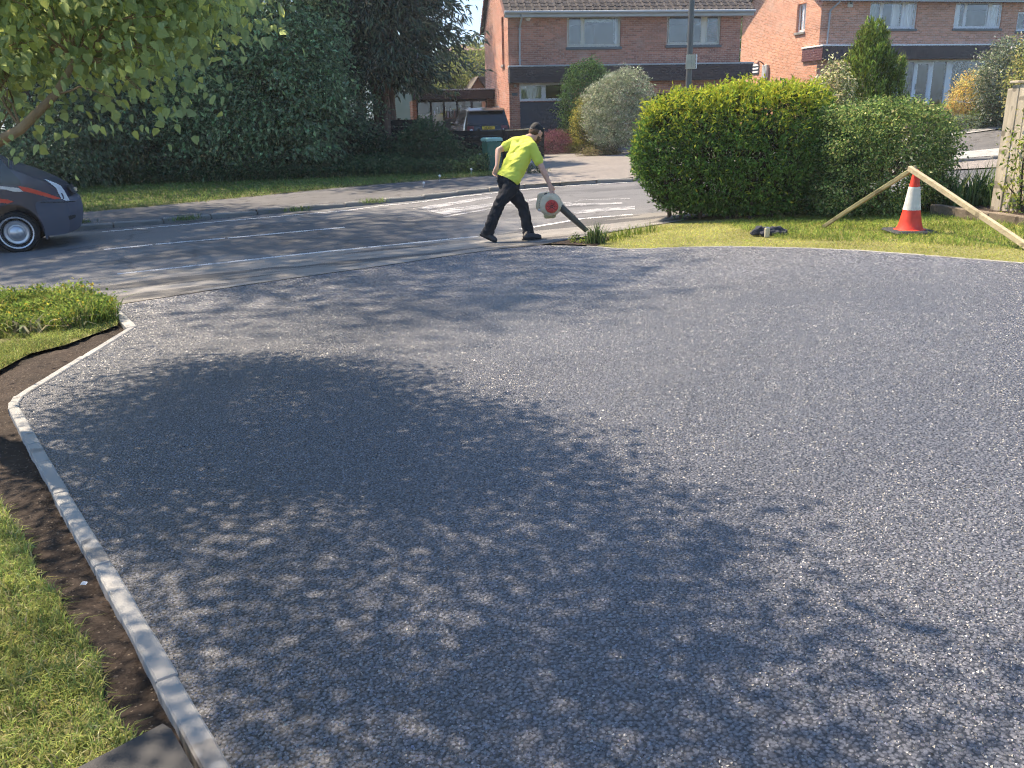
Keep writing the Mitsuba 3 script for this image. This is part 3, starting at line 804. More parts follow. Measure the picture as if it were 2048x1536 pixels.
pipe(lh, LH, [(lh.L(1040, 28)[0], -ov - .08, ze - .06), (lh.L(1040, 34)[0], -ov - .06, ze - .22), (lh.L(1038.5, 45)[0], -.075, ze - .52), (lh.L(1038.5, 47)[0], -.075, ze - .62), (lh.L(1038.5, 100)[0], -.075, ze - 1.7), (lh.L(1039.2, 131)[0], -.075, band_t + .02)],
     .038, 'mat_gutter_grey', clips=[(lh.L(1038.5, 45)[0], -.075, ze - .6), (lh.L(1038.7, 97)[0], -.075, ze - 1.75)])
ab = lh.pxrect(1050, 31.5, 1062, 42)
m = hull([(ab[0], 0, ab[3]), (ab[2], 0, ab[3]), (ab[0] + .02, -.07, ab[3] - .02), (ab[2] - .02, -.07, ab[3] - .02), (ab[0] + .05, 0, ab[1]), (ab[2] - .05, 0, ab[1]), (ab[0] + .07, -.05, ab[1] + .03), (ab[2] - .07, -.05, ab[1] + .03), (ab[0], -.0, ab[1] + .12), (ab[2], 0, ab[1] + .12)])
abk = part(LH, 'alarm_box', ply(lh.put(m), 'mat_white_frame'))
part(abk, 'lamp', ply(lh.put(cbox((ab[0] + .04, -.08, ab[3] - .09), (ab[2] - .04, -.0705, ab[3] - .05), .003)), 'mat_lamp_pale'))
window(lh, LH, hole_a, [(.03, .275), (.315, .97)], 'mat_cream_frame', label='upper window with a narrow left pane', curtains=[(.90, .985, .97, .02, 'curtain'), (.31, .97, 1.0, .80, 'green_curtain')])
window(lh, LH, hole_b, [(.035, .655), (.74, .965)], 'mat_cream_frame', label='upper window with a narrow right pane')
window(lh, LH, hole_g, [(.02, .46), (.515, .92)], 'mat_white_frame', w=.03, sill=False, label='long low window above the hung tiles', curtains=[(.02, .46, 1.0, .0, 'green_curtain')])
wk = window(lh, LH, side_hole, [(.1, .9)], 'mat_white_frame', w=.14, side=0.0, label='narrow window in the side wall', sill='mat_concrete')
# band of dark boards over the ground floor, with a pale flashing
bl, br = -.02, lh.L(1505, 140, -.45)[0]
BAND = part(LH, 'canopy', ply(lh.put(box((bl + .02, -.44, band_b + .02), (br - .02, -.003, band_t - .01))), 'mat_dark_board'))
boards(lh, BAND, bl, br, -.45, -.438, band_b, band_t - .02, 6, 'mat_dark_board')
hb = (band_t - .02 - band_b) / 6
for uu in (bl, br):
    for k in range(6):
        part(BAND, 'board', ply(lh.put(cbox((uu - .014 if uu == bl else uu - .02, -.437, band_b + hb * k + .004), (uu + .02 if uu == bl else uu + .014, -.004, band_b + hb * (k + 1) - .004), .006)), 'mat_dark_board'))
part(LH, 'flashing', ply(lh.put(cbox((bl - .03, -.485, band_t - .02), (br + .03, -.002, band_t + .045), .01)), 'mat_lead'))
# tiles hung below the garage window
cols_, rows_ = 15, 11
gw, gh = (hole_gd[2] - hole_gd[0]) / cols_, (hole_gd[3] - hole_gd[1]) / rows_
hp = part(LH, 'garage_panel', ply(lh.put(box((hole_gd[0] + .003, .09, hole_gd[1] + .003), (hole_gd[2] - .003, .14, hole_gd[3] - .003))), 'mat_hung_tile'), 'dark hung tile panel below the low window')
for r_ in range(rows_):
    for k in range(cols_ + (r_ % 2)):
        a = hole_gd[0] + gw * (k - .5 * (r_ % 2)); b = a + gw
        a, b = max(a, hole_gd[0]) + .003, min(b, hole_gd[2]) - .003
        z0 = hole_gd[1] + gh * r_
        tl = rng.normal(0, .003)
        m = hull([(a, .055 + tl, z0 + .03), (b, .055 + tl, z0 + .03), (a + .05 * (b - a), .05 + tl, z0 + .008), (b - .05 * (b - a), .05 + tl, z0 + .008), (a + .3 * (b - a), .048 + tl, z0), (b - .3 * (b - a), .048 + tl, z0), (a, .086, z0 + gh), (b, .086, z0 + gh), (a, .088, z0), (b, .088, z0)])
        part(hp, 'tile', ply(lh.put(m), 'mat_hung_tile'))
wl = lh.L(1030, 171.5)
lk = part(LH, 'wall_lamp', ply(lh.put(cat([cbox((wl[0] - .05, -.03, wl[1] - .06), (wl[0] + .05, 0, wl[1] + .06), .01), tube([(wl[0], -.03, wl[1]), (wl[0], -.12, wl[1] + .03), (wl[0] + .01, -.14, wl[1] - .05)], [.03, .035, .05], 10)])), 'mat_lamp_pale'), 'small pale outside lamp')
pl = lh.pxrect(1024, 186, 1035.5, 191.5)
pk = part(LH, 'name_plate', ply(lh.put(cbox((pl[0], -.025, pl[1]), (pl[2], -.002, pl[3]), .004)), 'mat_slate_sill'), 'small dark name plate by the garage')
part(LH, 'corner_post', ply(lh.put(cbox((hole_g[2] + .0, -.02, .05), (hole_g[2] + .10, .05, hole_g[3]), .01)), 'mat_white_frame'))
dq = (hole_g[2] + .5, .05, hole_g[2] + 1.45, 2.1)
part(LH, 'door', ply(lh.put(cbox((dq[0], -.05, dq[1]), (dq[2], -.003, dq[3]), .01)), 'mat_slate_sill'))

# ---- flat roofed garden room behind it
gr = Frame(821, 41.2, LA, -.05)
GR = thing('garden_room', 'low flat roofed garden room with dark fascia and tall glazing behind the black car', 'outbuilding')
ft, fb = gr.L(900, 178.5)[1], gr.L(900, 199)[1]
gu1 = gr.L(998, 190)[0]
ft, fb = float(ft), float(fb)
brickmat('brick_room', gr.O, LA, (.26, .085, .05), (.36, .13, .075), (.3, .25, .2))
part(GR, 'roof', ply(gr.put(cat([cbox((-.05, -.35, ft - .06), (gu1, 5.5, ft), .02)])), 'mat_lead'))
fk = part(GR, 'fascia', ply(gr.put(box((-.02, -.32, fb + .01), (gu1 - .01, -.25, ft - .063))), 'mat_dark_board'))
boards(gr, fk, -.03, gu1, -.325, -.318, fb, ft - .063, 4, 'mat_dark_board')
part(GR, 'wall', ply(gr.put(cat([box((0, 0, -.3), (gr.L(833, 220)[0], .25, fb)), box((0, .252, -.3), (.25, 5, fb))])), 'mat_brick_room'), 'brick pier at the left')
part(GR, 'wall', ply(gr.put(box((gr.L(974, 220)[0], 0, -.3), (gu1 - .02, .25, fb))), 'mat_brick_room'), 'brick pier at the right')
part(GR, 'wall', ply(gr.put(cat([box((.25, 4.9, -.3), (gu1, 5.0, fb)), box((gu1 - .3, .26, -.3), (gu1 - .05, 4.9, fb)), box((.0, .3, -.32), (gu1, 4.9, -.25))])), 'mat_interior'))
part(GR, 'soffit', ply(gr.put(box((0, -.25, fb - .002), (gu1 - .02, .3, fb + .008))), 'mat_black_plastic'))
xs = [834, 862, 888, 915, 944, 974]
for k, (a, b) in enumerate(zip(xs[:-1], xs[1:])):
    u0, u1 = gr.L(a, 215)[0], gr.L(b, 215)[0]
    wk = part(GR, 'window', ply(gr.put(cat([cbox((u0, .08, -.3), (u0 + .05, .16, fb - .004), .005), cbox((u1 - .05, .08, -.3), (u1 - .001, .16, fb - .004), .005), cbox((u0 + .05, .082, fb - .1), (u1 - .05, .158, fb - .004), .005)])), 'mat_black_plastic'))
    part(wk, 'pane', ply(gr.put(TM([[u0 + .05, .12, -.25], [u1 - .05, .12, -.25], [u1 - .05, .12, fb - .1], [u0 + .05, .12, fb - .1]], [[0, 1, 2], [0, 2, 3]])), 'mat_glass'))
    if k < 2:
        zt = gr.L(850, 229)[1]
        part(wk, 'paper', ply(gr.put(cbox((u0 + .06, .16, -.25), (u1 - .06, .17, zt), .003)), 'mat_papers'), 'pale paper screen behind the glass')
# things on a shelf inside
for k in range(16):
    u = gr.L(868, 210)[0] + k * .155
    hgt = rng.uniform(.25, .5)
    part(GR, 'book', ply(gr.put(cbox((u, .35, 1.35), (u + rng.uniform(.03, .08), .55, 1.35 + hgt), .004)), ['mat_papers', 'mat_pale_post', 'mat_brick_red_plain', 'mat_curtain'][k % 4]))
part(GR, 'shelf', ply(gr.put(cbox((gr.L(866, 210)[0], .33, 1.30), (gu1 - .4, .62, 1.348), .004)), 'mat_shed_wood'))

# ---- pale green building with posts, shed, chimney roof far behind
gb = Frame(868, 60, math.radians(3), .6)
GB = thing('green_building', 'pale green rendered building with posts seen over the garden room', 'building')
t0, t1 = gb.L(930, 146.5)[1], gb.L(930, 128)[1]
e1 = gb.L(944, 160)[0]; e2 = gb.L(1010, 160)[0]
part(GB, 'wall', ply(gb.put(cat([box((-3, 0, 0), (e1, .3, t0)), box((-3, 3, 0), (e2, 3.3, t1))])), 'mat_render_green'))
part(GB, 'coping', ply(gb.put(cbox((gb.L(911, 146)[0], -.06, t0 - .0), (gb.L(927, 146)[0], .36, t0 + .08), .02)), 'mat_slate_sill'))
for x, yt in ((877, 158), (922, 122), (939, 124), (941, 150), (972, 128)):
    u = gb.L(x, 150)[0]
    part(GB, 'post', ply(gb.put(cbox((u - .07, -.2, 0), (u + .07, -.06, gb.L(x, yt)[1]), .01)), 'mat_pale_post'))
sh = Frame(944, 50, math.radians(12), 1.0)
SH = thing('garden_shed', 'small brown shed with pitched roof above the garden room', 'shed')
a0, a1 = sh.L(946, 176)[1], sh.L(958, 152.5)[1]
uw = sh.L(968, 170)[0]; u2 = sh.L(1010, 170)[0]
part(SH, 'wall', ply(sh.put(fix(prism(Polygon([(0, 0), (uw, 0), (uw, a0 + .05), (uw / 2, a1 - .06), (0, a0 + .05)]), 2.4))), 'mat_shed_wood'))
m = hull([(uw / 2, -.12, a1), (uw / 2, 2.6, a1), (uw + .1, -.12, a0), (uw + .1, 2.6, a0), (uw / 2, -.12, a1 - .05), (uw / 2, 2.6, a1 - .05), (uw + .1, -.12, a0 - .05), (uw + .1, 2.6, a0 - .05)])
m2 = hull([(uw / 2, -.12, a1), (uw / 2, 2.6, a1), (-.1, -.12, a0), (-.1, 2.6, a0), (uw / 2, -.12, a1 - .05), (uw / 2, 2.6, a1 - .05), (-.1, -.12, a0 - .05), (-.1, 2.6, a0 - .05)])
m3_ = hull([(uw / 2, .3, a1 - .01), (u2, .3, a1 + .05), (uw + .05, .1, a0), (u2, .1, a0), (uw / 2, 2.5, a1 - .3), (u2, 2.5, a1 - .2)])
part(SH, 'roof', ply(sh.put(cat([m, m2, m3_])), 'mat_shed_roof'))
cr = Frame(915, 85, math.radians(5), 1.5)
CR = thing('far_house', 'distant brown roofed house with a chimney and aerial against the sky', 'house')
q0, q1 = cr.L(940, 101)[1], cr.L(940, 88.5)[1]
u0, u1 = cr.L(912, 95)[0], cr.L(962, 97)[0]
part(CR, 'wall', ply(cr.put(box((u0 - 1, 0, 0), (u1 + .4, 7, q0))), 'mat_interior'))
part(CR, 'roof', ply(cr.put(hull([(u0 - 1.3, -.3, q0), (u1 + .8, -.3, q0), (u0 - 1.3, 7.3, q0), (u1 + .8, 7.3, q0), (u0 + .4, 3.5, q1 + .25), (u1 - .6, 3.5, q1 + .05)])), 'mat_barge'))
c0, c1 = cr.L(949, 84), cr.L(959, 84)
ck = part(CR, 'chimney', ply(cr.put(cat([cbox((c0[0], 3.2, q0), (c1[0], 3.8, c0[1]), .02), cbox((c0[0] - .06, 3.14, c0[1]), (c1[0] + .06, 3.86, c0[1] + .12), .02)])), 'mat_shed_roof'))
part(ck, 'chimney_pot', ply(cr.put(tube([(cr.L(953, 80)[0], 3.5, c0[1] + .12), (cr.L(953, 80)[0], 3.5, cr.L(953, 76)[1])], [.16, .13], 10)), 'mat_shed_roof', 40))
au = cr.L(953, 76)[0]
part(CR, 'aerial', ply(cr.put(cat([tube([(au, 3.3, c0[1]), (au, 3.3, cr.L(953, 54)[1])], .03, 6), tube([(au + .1, 3.3, cr.L(953, 55.5)[1]), (au - .55, 3.3, cr.L(942, 55)[1])], .025, 6)] +
     [tube([(au - .08 * k, 3.0, cr.L(953, 55.2)[1]), (au - .08 * k, 3.6, cr.L(953, 55.2)[1])], .015, 5) for k in range(7)])), 'mat_pole_steel'))

# ---- right brick house
RA = math.radians(12.6)
rh = Frame(1635, 42.0, RA, 1.05)
brickmat('brick_right', rh.O, RA, (.44, .19, .115), (.62, .31, .195), (.60, .51, .44))
RH = thing('brick_house', 'orange red brick house with maroon fascia band at the upper right', 'house')
reave = rh.L(1800, -2)[1]
RW = rh.L(2048, 50)[0] + 3.5
RD = 7.6
rb_t, rb_b = rh.L(1850, 92)[1], rh.L(1850, 118, -.5)[1]
wa = rh.pxrect(1742, 2.5, 1831, 57.5); wb = rh.pxrect(1913, 2.5, 2001, 57); wc = rh.pxrect(2037, 23, 2110, 62)
d_top, d_bot = rh.L(1850, 119.5)[1], .12
du = [rh.L(x, 121)[0] for x in (1760, 1794, 1803, 1831, 1836, 1864, 1870, 1897, 1908)]
big = (du[8], rh.L(1950, 197)[1], du[8] + 3.1, d_top)
door_hole = (du[0], d_bot, du[7], d_top)
low = rh.L(1950, 210)[1]
part(RH, 'wall', ply(rh.put(wallmesh(shapely.box(0, 0, RW, reave), [rect(*wa), rect(*wb), rect(*wc), rect(door_hole[0], door_hole[1], big[2], d_top).difference(rect(du[7] + .0, -1, big[2] + .1, low))], 0, .26)), 'mat_brick_right'))
PR = math.radians(33)
sp = Polygon([(.262, -.6), (RD, -.6), (RD, reave - .0), (RD / 2, reave + RD / 2 * math.tan(PR)), (.262, reave + .1)])
h0 = rh.S(1591, 66); h1 = rh.S(1613.5, 5)
sh_hole = (min(h0[0], h1[0]), min(h0[1], h1[1]) + .0, max(h0[0], h1[0]), max(h0[1], h1[1]))
part(RH, 'wall', ply(rh.put(fix(sidewall(sp, [rect(*sh_hole)], 0, .26))), 'mat_brick_right'), 'sunlit side wall')
part(RH, 'wall', ply(rh.put(fix(sidewall(sp, [], RW - .26, .26))), 'mat_brick_right'))
part(RH, 'wall', ply(rh.put(wallmesh(shapely.box(.265, -.6, RW - .265, reave), [], RD - .26, .255)), 'mat_brick_right'))
rmid = (rb_t + rb_b) / 2
part(RH, 'floor', ply(rh.put(cat([box((.27, .27, -.1), (RW - .27, RD - .27, .08)), box((.27, .27, rmid - .12), (RW - .27, RD - .27, rmid + .12)), box((.27, .27, reave - .08), (RW - .27, RD - .27, reave - .01)),
                                  box((du[8] + .02, .3, .08), (du[8] + .1, RD - .3, rmid - .12)), box((.3, 3.6, .08), (RW - .3, 3.7, rmid - .12)), box((4.4, .3, rmid + .12), (4.5, RD - .3, reave - .08)), box((.3, 3.6, rmid + .12), (RW - .3, 3.7, reave - .08))])), 'mat_interior'))
zr = reave + .05
rk = part(RH, 'roof', ply(rh.put(cat([fix(prism(Polygon([(0, 0), (RD / 2 + ov, (RD / 2 + ov) * math.tan(PR)), (RD + 2 * ov, 0), (RD + 2 * ov - .08, -.06), (RD / 2 + ov, (RD / 2 + ov) * math.tan(PR) - .10), (.08, -.06)]), .01))
              .apply_transform(np.array([[0, 1, 0, 0], [1, 0, 0, 0], [0, 0, 1, 0], [0, 0, 0, 1.]])).apply_transform(np.diag([(RW + .5) / .01, 1, 1, 1])).apply_translation([-.34, -ov, zr])])), 'mat_roof_tile'))
part(RH, 'fascia', ply(rh.put(cbox((-.32, -ov - .03, zr - .2), (RW + .15, -ov, zr), .005)), 'mat_gutter_grey'))
part(RH, 'soffit', ply(rh.put(cbox((-.30, -ov + .003, zr - .19), (RW + .13, -.003, zr - .15), .005)), 'mat_barge'))
part(RH, 'gutter', ply(rh.put(tube([(-.33, -ov - .10, zr - .03), (RW + .2, -ov - .10, zr - .03)], .058, 12)), 'mat_gutter_grey', 40))
rrz = (RD / 2 + ov) * math.tan(PR) + zr
for w_a, w_b in ((-ov, RD / 2), (RD + ov, RD / 2)):
    m = fix(prism(Polygon([(w_a, zr - .22), (w_b, rrz - .22), (w_b, rrz + .0), (w_a, zr + .02)]), .035))
    m.apply_transform(np.array([[0, 1, 0, -.36], [1, 0, 0, 0], [0, 0, 1, 0], [0, 0, 0, 1.]]))
    part(RH, 'bargeboard', ply(rh.put(fix(m)), 'mat_barge'))
part(RH, 'soffit', ply(rh.put(cbox((-.30, RD + .003, zr - .24), (RW, RD + ov, zr - .19), .005)), 'mat_barge'))
window(rh, RH, wa, [(.015, .235), (.275, .70), (.745, .985)], 'mat_white_frame', label='upper window with curtains', curtains=[(.0, .24, .98, .02, 'green_curtain'), (.55, .72, .98, .02, 'curtain'), (.73, 1.0, .98, .02, 'curtain')])
window(rh, RH, wb, [(.015, .22), (.25, .725), (.765, .985)], 'mat_white_frame', label='upper window with three panes', curtains=[(.0, .2, .98, .02, 'blind'), (.76, 1, .98, .02, 'blind')])
window(rh, RH, wc, [(.03, .97)], 'mat_white_frame', label='window at the right edge')
window(rh, RH, sh_hole, [(.06, .46), (.54, .94)], 'mat_white_frame', w=.12, side=0.0, label='side window with two panes', sill='mat_concrete', curtains=[(.05, .95, .95, .02, 'curtain')])
# band
b0, b1 = -.55, RW - .4
BD = part(RH, 'canopy', ply(rh.put(box((b0 + .55 + .15, -.49, rb_b + .02), (b1, -.003, rb_t - .01))), 'mat_dark_board'))
bu0 = -.07
hb = (rb_t - .02 - rb_b) / 6
for k in range(6):
    part(BD, 'board', ply(rh.put(cbox((bu0, -.505, rb_b + hb * k + .003), (b1 + .02, -.488, rb_b + hb * (k + 1) - .003), .005)), 'mat_dark_board'))
    part(BD, 'board', ply(rh.put(cbox((bu0 - .016, -.487, rb_b + hb * k + .004), (bu0 + .14, 1.25, rb_b + hb * (k + 1) - .004), .008)), 'mat_maroon_board'))
part(RH, 'flashing', ply(rh.put(cbox((bu0 - .05, -.53, rb_t - .02), (b1 + .05, -.002, rb_t + .05), .01)), 'mat_white_frame'))
part(RH, 'flashing', ply(rh.put(cbox((bu0 - .05, .0, rb_t - .02), (-.003, 1.3, rb_t + .05), .01)), 'mat_white_frame'))
# glazed entrance
ent = part(RH, 'entrance', ply(rh.put(cat([cbox((du[0], .04, d_top - .09), (big[2], .14, d_top - .003), .01)] + [cbox((a, .038, d_bot), (b, .142, d_top - .09), .01) for a, b in ((du[1], du[2]), (du[3], du[4]), (du[5], du[6]), (du[7] - .03, du[8]))])), 'mat_white_frame'), 'white framed glazed entrance')
for a, b, nm in ((du[0], du[1], 'pane'), (du[2], du[3], 'pane'), (du[6], du[7] - .03, 'pane')):
    part(ent, nm, ply(rh.put(TM([[a, .09, d_bot + .1], [b, .09, d_bot + .1], [b, .09, d_top - .09], [a, .09, d_top - .09]], [[0, 1, 2], [0, 2, 3]])), 'mat_glass'))
a, b = du[4], du[5]
dk = part(RH, 'door', ply(rh.put(cat([cbox((a + .004, .05, d_bot), (a + .09, .12, d_top - .094), .008), cbox((b - .09, .05, d_bot), (b - .004, .12, d_top - .094), .008), cbox((a + .09, .052, d_bot), (b - .09, .118, d_bot + .16), .008), cbox((a + .09, .052, d_top - .19), (b - .09, .118, d_top - .094), .008)])), 'mat_white_frame'))
part(dk, 'pane', ply(rh.put(TM([[a + .09, .085, d_bot + .16], [b - .09, .085, d_bot + .16], [b - .09, .085, d_top - .19], [a + .09, .085, d_top - .19]], [[0, 1, 2], [0, 2, 3]])), 'mat_glass'))
part(dk, 'handle', ply(rh.put(cbox((a + .03, .02, 1.05), (a + .06, .052, 1.3), .006)), 'mat_pole_steel'))
bk = part(RH, 'window', ply(rh.put(cat([cbox((big[0] + .002, .041, big[1] - .02), (big[2], .139, big[1] + .07), .01), cbox((big[2] - .08, .041, big[1] + .07), (big[2] - .002, .139, d_top - .09), .01)])), 'mat_white_frame'), 'large ground floor window with a blind')
part(bk, 'pane', ply(rh.put(TM([[big[0] + .0, .09, big[1] + .07], [big[2] - .08, .09, big[1] + .07], [big[2] - .08, .09, d_top - .09], [big[0], .09, d_top - .09]], [[0, 1, 2], [0, 2, 3]])), 'mat_glass'))
part(bk, 'panel', ply(rh.put(cbox((big[0] + .002, .05, low + .003), (big[2] - .002, .13, big[1] - .022), .008)), 'mat_white_frame'))
for k in range(34):                               # vertical blind slats
    u = big[0] + .06 + k * .088
    m = cbox((-.038, -.002, big[1] + .1), (.038, .002, d_top - .1), .0008)
    m.apply_transform(trimesh.transformations.rotation_matrix(1.15 + rng.normal(0, .05), [0, 0, 1]))
    m.apply_translation([u, .3, 0])
    part(bk, 'blind_slat', ply(rh.put(m), 'mat_blind'))
pipe(rh, RH, [(rh.L(1671, -4)[0], -ov - .08, zr - .08), (rh.L(1669, 1)[0], -ov + .02, zr - .25), (rh.L(1660, 11)[0], -.08, zr - .55), (rh.L(1659, 14)[0], -.08, zr - .65), (rh.L(1651.5, 91)[0], -.08, rb_t + .03)], .042, 'mat_gutter_grey', clips=[(rh.L(1659, 14)[0], -.08, zr - .7)])
vb = rh.pxrect(1695, 1, 1704, 15)
vk = part(RH, 'alarm_box', ply(rh.put(cbox((vb[0], -.09, vb[1]), (vb[2], -.002, vb[3]), .015)), 'mat_cream_frame'))
part(vk, 'lamp', ply(rh.put(cbox((vb[0] + .06, -.10, vb[3] - .16), (vb[2] - .05, -.0905, vb[3] - .06), .004)), 'mat_slate_sill'))
sw, sz = rh.S(1531, 132); 
part(RH, 'swan_neck_lamp', ply(rh.put(tube([(-.002, sw, sz - .1), (-.12, sw, sz + .1), (-.3, sw, sz + .22), (-.42, sw, sz + .2), (-.46, sw, sz + .1)], [.03, .03, .03, .05, .09], 10)), 'mat_barge', 40))
mw, mz = rh.S(1533, 142)
part(RH, 'meter_box', ply(rh.put(cbox((-.14, mw - .25, mz - .35), (-.002, mw + .25, mz + .3), .02)), 'mat_gutter_grey'))
vw, vz = rh.S(1512, 138)
vt = part(RH, 'vent', ply(rh.put(cbox((-.03, vw - .35, vz - .28), (-.002, vw + .35, vz + .28), .01)), 'mat_slate_sill'))
for k in range(3):
    part(vt, 'slat', ply(rh.put(cbox((-.07, vw - .33, vz - .2 + k * .17), (-.032, vw + .33, vz - .12 + k * .17), .01)), 'mat_white_frame'))

# ------------------------------------------------------------------ vegetation
def ell(r, n, c, rad, shell=.55):
    """n points in an ellipsoid, more of them towards its skin; and their outward directions."""
    d = unit(r.normal(size=(n, 3)))
    s = r.uniform(shell ** 3, 1, n) ** (1 / 3)
    return np.asarray(c) + d * s[:, None] * np.asarray(rad), unit(d / np.asarray(rad))
def clump_leaves(r, cen, out, per, spread, L, W, cols, wts=None, sag=.35, fold=.25, var=.22, flat=.6, tonal=.18, up=.25):
    """Leaves in clusters round the points cen, facing roughly outward and up; each cluster has a tone of its own."""
    n = len(cen) * per
    c = np.repeat(cen, per, 0); o = np.repeat(out, per, 0)
    off = r.normal(size=(n, 3)) * spread
    off[:, 2] *= flat
    p = c + off
    ax = unit(o * .7 + r.normal(size=(n, 3)) * .75 - [0, 0, sag])
    nm = unit(o * .5 + [0, 0, up + .35] + r.normal(size=(n, 3)) * .55)
    col = tint(n, cols, r, var, wts) * np.repeat(1 + r.normal(0, tonal, (len(cen), 1)), per, 0).clip(.45, 1.7)
    return leaves(p, ax, nm, L * r.uniform(.65, 1.2, n), W * r.uniform(.7, 1.2, n), fold, col, .12)
def lumpy(r, pts, out, sc, amp, seed):
    k = (meshkit.fbm(pts * sc, 3, seed) - .5) * 2 * amp
    return pts + out * k[:, None]
def limbs(base, h0, targets, r0, r, n=7, wig=.18, sides=7):
    """A branch from the trunk point base to each target, tapering."""
    ms = []
    for t in targets:
        s = np.linspace(0, 1, 6)[:, None]
        mid = base + (t - base) * s
        mid[:, 2] += np.sin(s[:, 0] * np.pi) * .12 * np.linalg.norm(t - base)
        mid[1:-1] += r.normal(0, wig * .3, (4, 3)) * np.linalg.norm(t - base) * .22
        ms.append(tube(mid, np.linspace(r0, r0 * .18, 6), sides))
    return cat(ms)
def trunk(base, top, r0, r1, r, n=8, wig=.05, sides=12, flare=1.5):
    s = np.linspace(0, 1, n)
    p = np.asarray(base) + (np.asarray(top) - base) * s[:, None]
    p[1:, :2] += r.normal(0, wig, (n - 1, 2))
    rad = r0 + (r1 - r0) * s; rad[0] *= flare; p[0, 2] -= .15
    m = tube(p, rad, sides)
    return shear_noise(m, r0 * .25, 2.5 / max(r0, .05) * .25, 3), p

def broad_tree(label, X, Y, height, crowns, cols, wts, clusters, per, L, W, r0, seed, mat='mat_leaf', bark='mat_bark_brown', group=None, spread=.22, name='tree', sag=.35, lump=.45, tonal=.2, trunk_top=.55, nlimb=14, high=None):
    """crowns: ellipsoids (dx, dy, z, rx, ry, rz) about the trunk foot."""
    r = np.random.default_rng(seed)
    k = thing(name, label, 'tree', group)
    b = G(X, Y)
    top = b + [crowns[0][0] * .5, crowns[0][1] * .5, height * trunk_top]
    tm, tp = trunk(b, top, r0, r0 * .45, r)
    tk = part(k, 'trunk', ply(tm, bark, True))
    cen, out = [], []
    vol = np.array([c[3] * c[4] * c[5] for c in crowns]) ** .67
    for c, v in zip(crowns, vol / vol.sum()):
        p, o = ell(r, int(clusters * v), b + [c[0], c[1], c[2]], c[3:], .35)
        p = lumpy(r, p, o, .9 / max(c[3], .5) * 2, lump * c[3] * .35, seed)
        cen.append(p); out.append(o)
    cen, out = np.vstack(cen), np.vstack(out)
    keep = cen[:, 2] > gz(cen[:, 0], cen[:, 1]) + .1
    cen, out = cen[keep], out[keep]
    mc = clump_leaves(r, cen, out, per, spread, L, W, cols, wts, sag, tonal=tonal)
    if high:                                # the part of the crown high above the picture, in bigger sprays
        ph, oh = ell(r, high[4], b + [0, 0, high[0]], high[1:4], .3)
        mc = merge([mc, clump_leaves(r, ph, oh, 16, spread * 1.5, L * 2.0, W * 2.0, cols, wts, sag, tonal=tonal)])
    tg = cen[r.choice(len(cen), nlimb, replace=False)]
    part(k, 'limbs', ply(cat([limbs(tp[int(r.integers(3, 8))], 0, tg[i_:i_ + 1], r0 * .34, r) for i_ in range(nlimb)]), bark, True))
    part(k, 'crown', leafply(mc, mat))
    return k
DK = [(.20, .27, .175), (.25, .325, .195), (.15, .20, .14), (.30, .36, .20)]
DW = [.35, .35, .2, .1]
TG = 'dark trees across the road'
def px_at(x, Y):
    return float(A(x, 230, Y)[0])
# row of trees and big bushes beyond the verge
broad_tree('dark dense tree behind the van at the left edge', px_at(40, 28), 28.5, 8.5, [(0, 0, 4.0, 3.3, 2.6, 4.0), (1.2, -1.0, 1.5, 2.6, 1.8, 1.7), (-2, .5, 5.5, 2.6, 2.4, 3)], DK, DW, 1500, 26, .15, .075, .22, 21, spread=.3, high=(10, 3.4, 2.8, 4.2, 190))
broad_tree('dull green tree with hanging bronze leaves left of the tall bush', px_at(290, 28.6), 29.2, 9, [(0, 0, 4.4, 2.8, 2.4, 4.2), (.2, -1.0, 1.6, 2.3, 1.6, 1.6)], DK + [(.13, .105, .055)], [.3, .3, .18, .08, .14], 1400, 26, .15, .07, .2, 22, spread=.28, high=(10, 3.0, 2.7, 4.2, 180))
broad_tree('tall leafy green bush tree left of the dark conifer', px_at(520, 27.6), 28.2, 8.6, [(0, 0, 4.6, 2.9, 2.2, 4.4), (.9, -.9, 2.6, 2.0, 1.5, 2.4), (-1.2, -.6, 2.0, 1.9, 1.5, 2.0)], [(.25, .345, .19), (.31, .40, .215), (.18, .25, .15)], [.45, .3, .25], 1700, 28, .17, .085, .2, 23, spread=.27, tonal=.28, high=(10.5, 3.1, 2.6, 4.0, 190))
broad_tree('low dark bush under the tall green tree', px_at(655, 29.0), 29.4, 3.8, [(0, 0, 1.7, 1.7, 1.4, 1.8)], DK, DW, 520, 24, .13, .06, .09, 24, spread=.22, name='bush')
broad_tree('tall tree with high crown standing left of the dark trees', -14.6, 21.6, 21, [(.6, -.4, 18.0, 4.4, 4.2, 3.2), (4.4, -5.1, 17.6, 2.2, 2.6, 1.5), (-2, 1.5, 15.0, 3.4, 3.2, 3)], DK, DW, 1000, 20, .26, .14, .34, 25, spread=.55, trunk_top=.75)
broad_tree('dark trees backing the row across the road', px_at(170, 33), 33.5, 12, [(0, 0, 6, 5.0, 2.4, 5.6)], DK, DW, 1000, 24, .2, .1, .28, 26, spread=.4)
broad_tree('tall dark tree backing the leafy bush tree', px_at(560, 33), 33.5, 12, [(0, 0, 6.5, 4.2, 2.4, 5.6)], DK, DW, 900, 24, .2, .1, .28, 27, spread=.4)

broad_tree('tall dark tree standing behind the yew', -7.6, 47.0, 16, [(0, 0, 10.5, 3.2, 2.8, 5.0)], DK, DW, 500, 22, .26, .14, .3, 28, spread=.5)

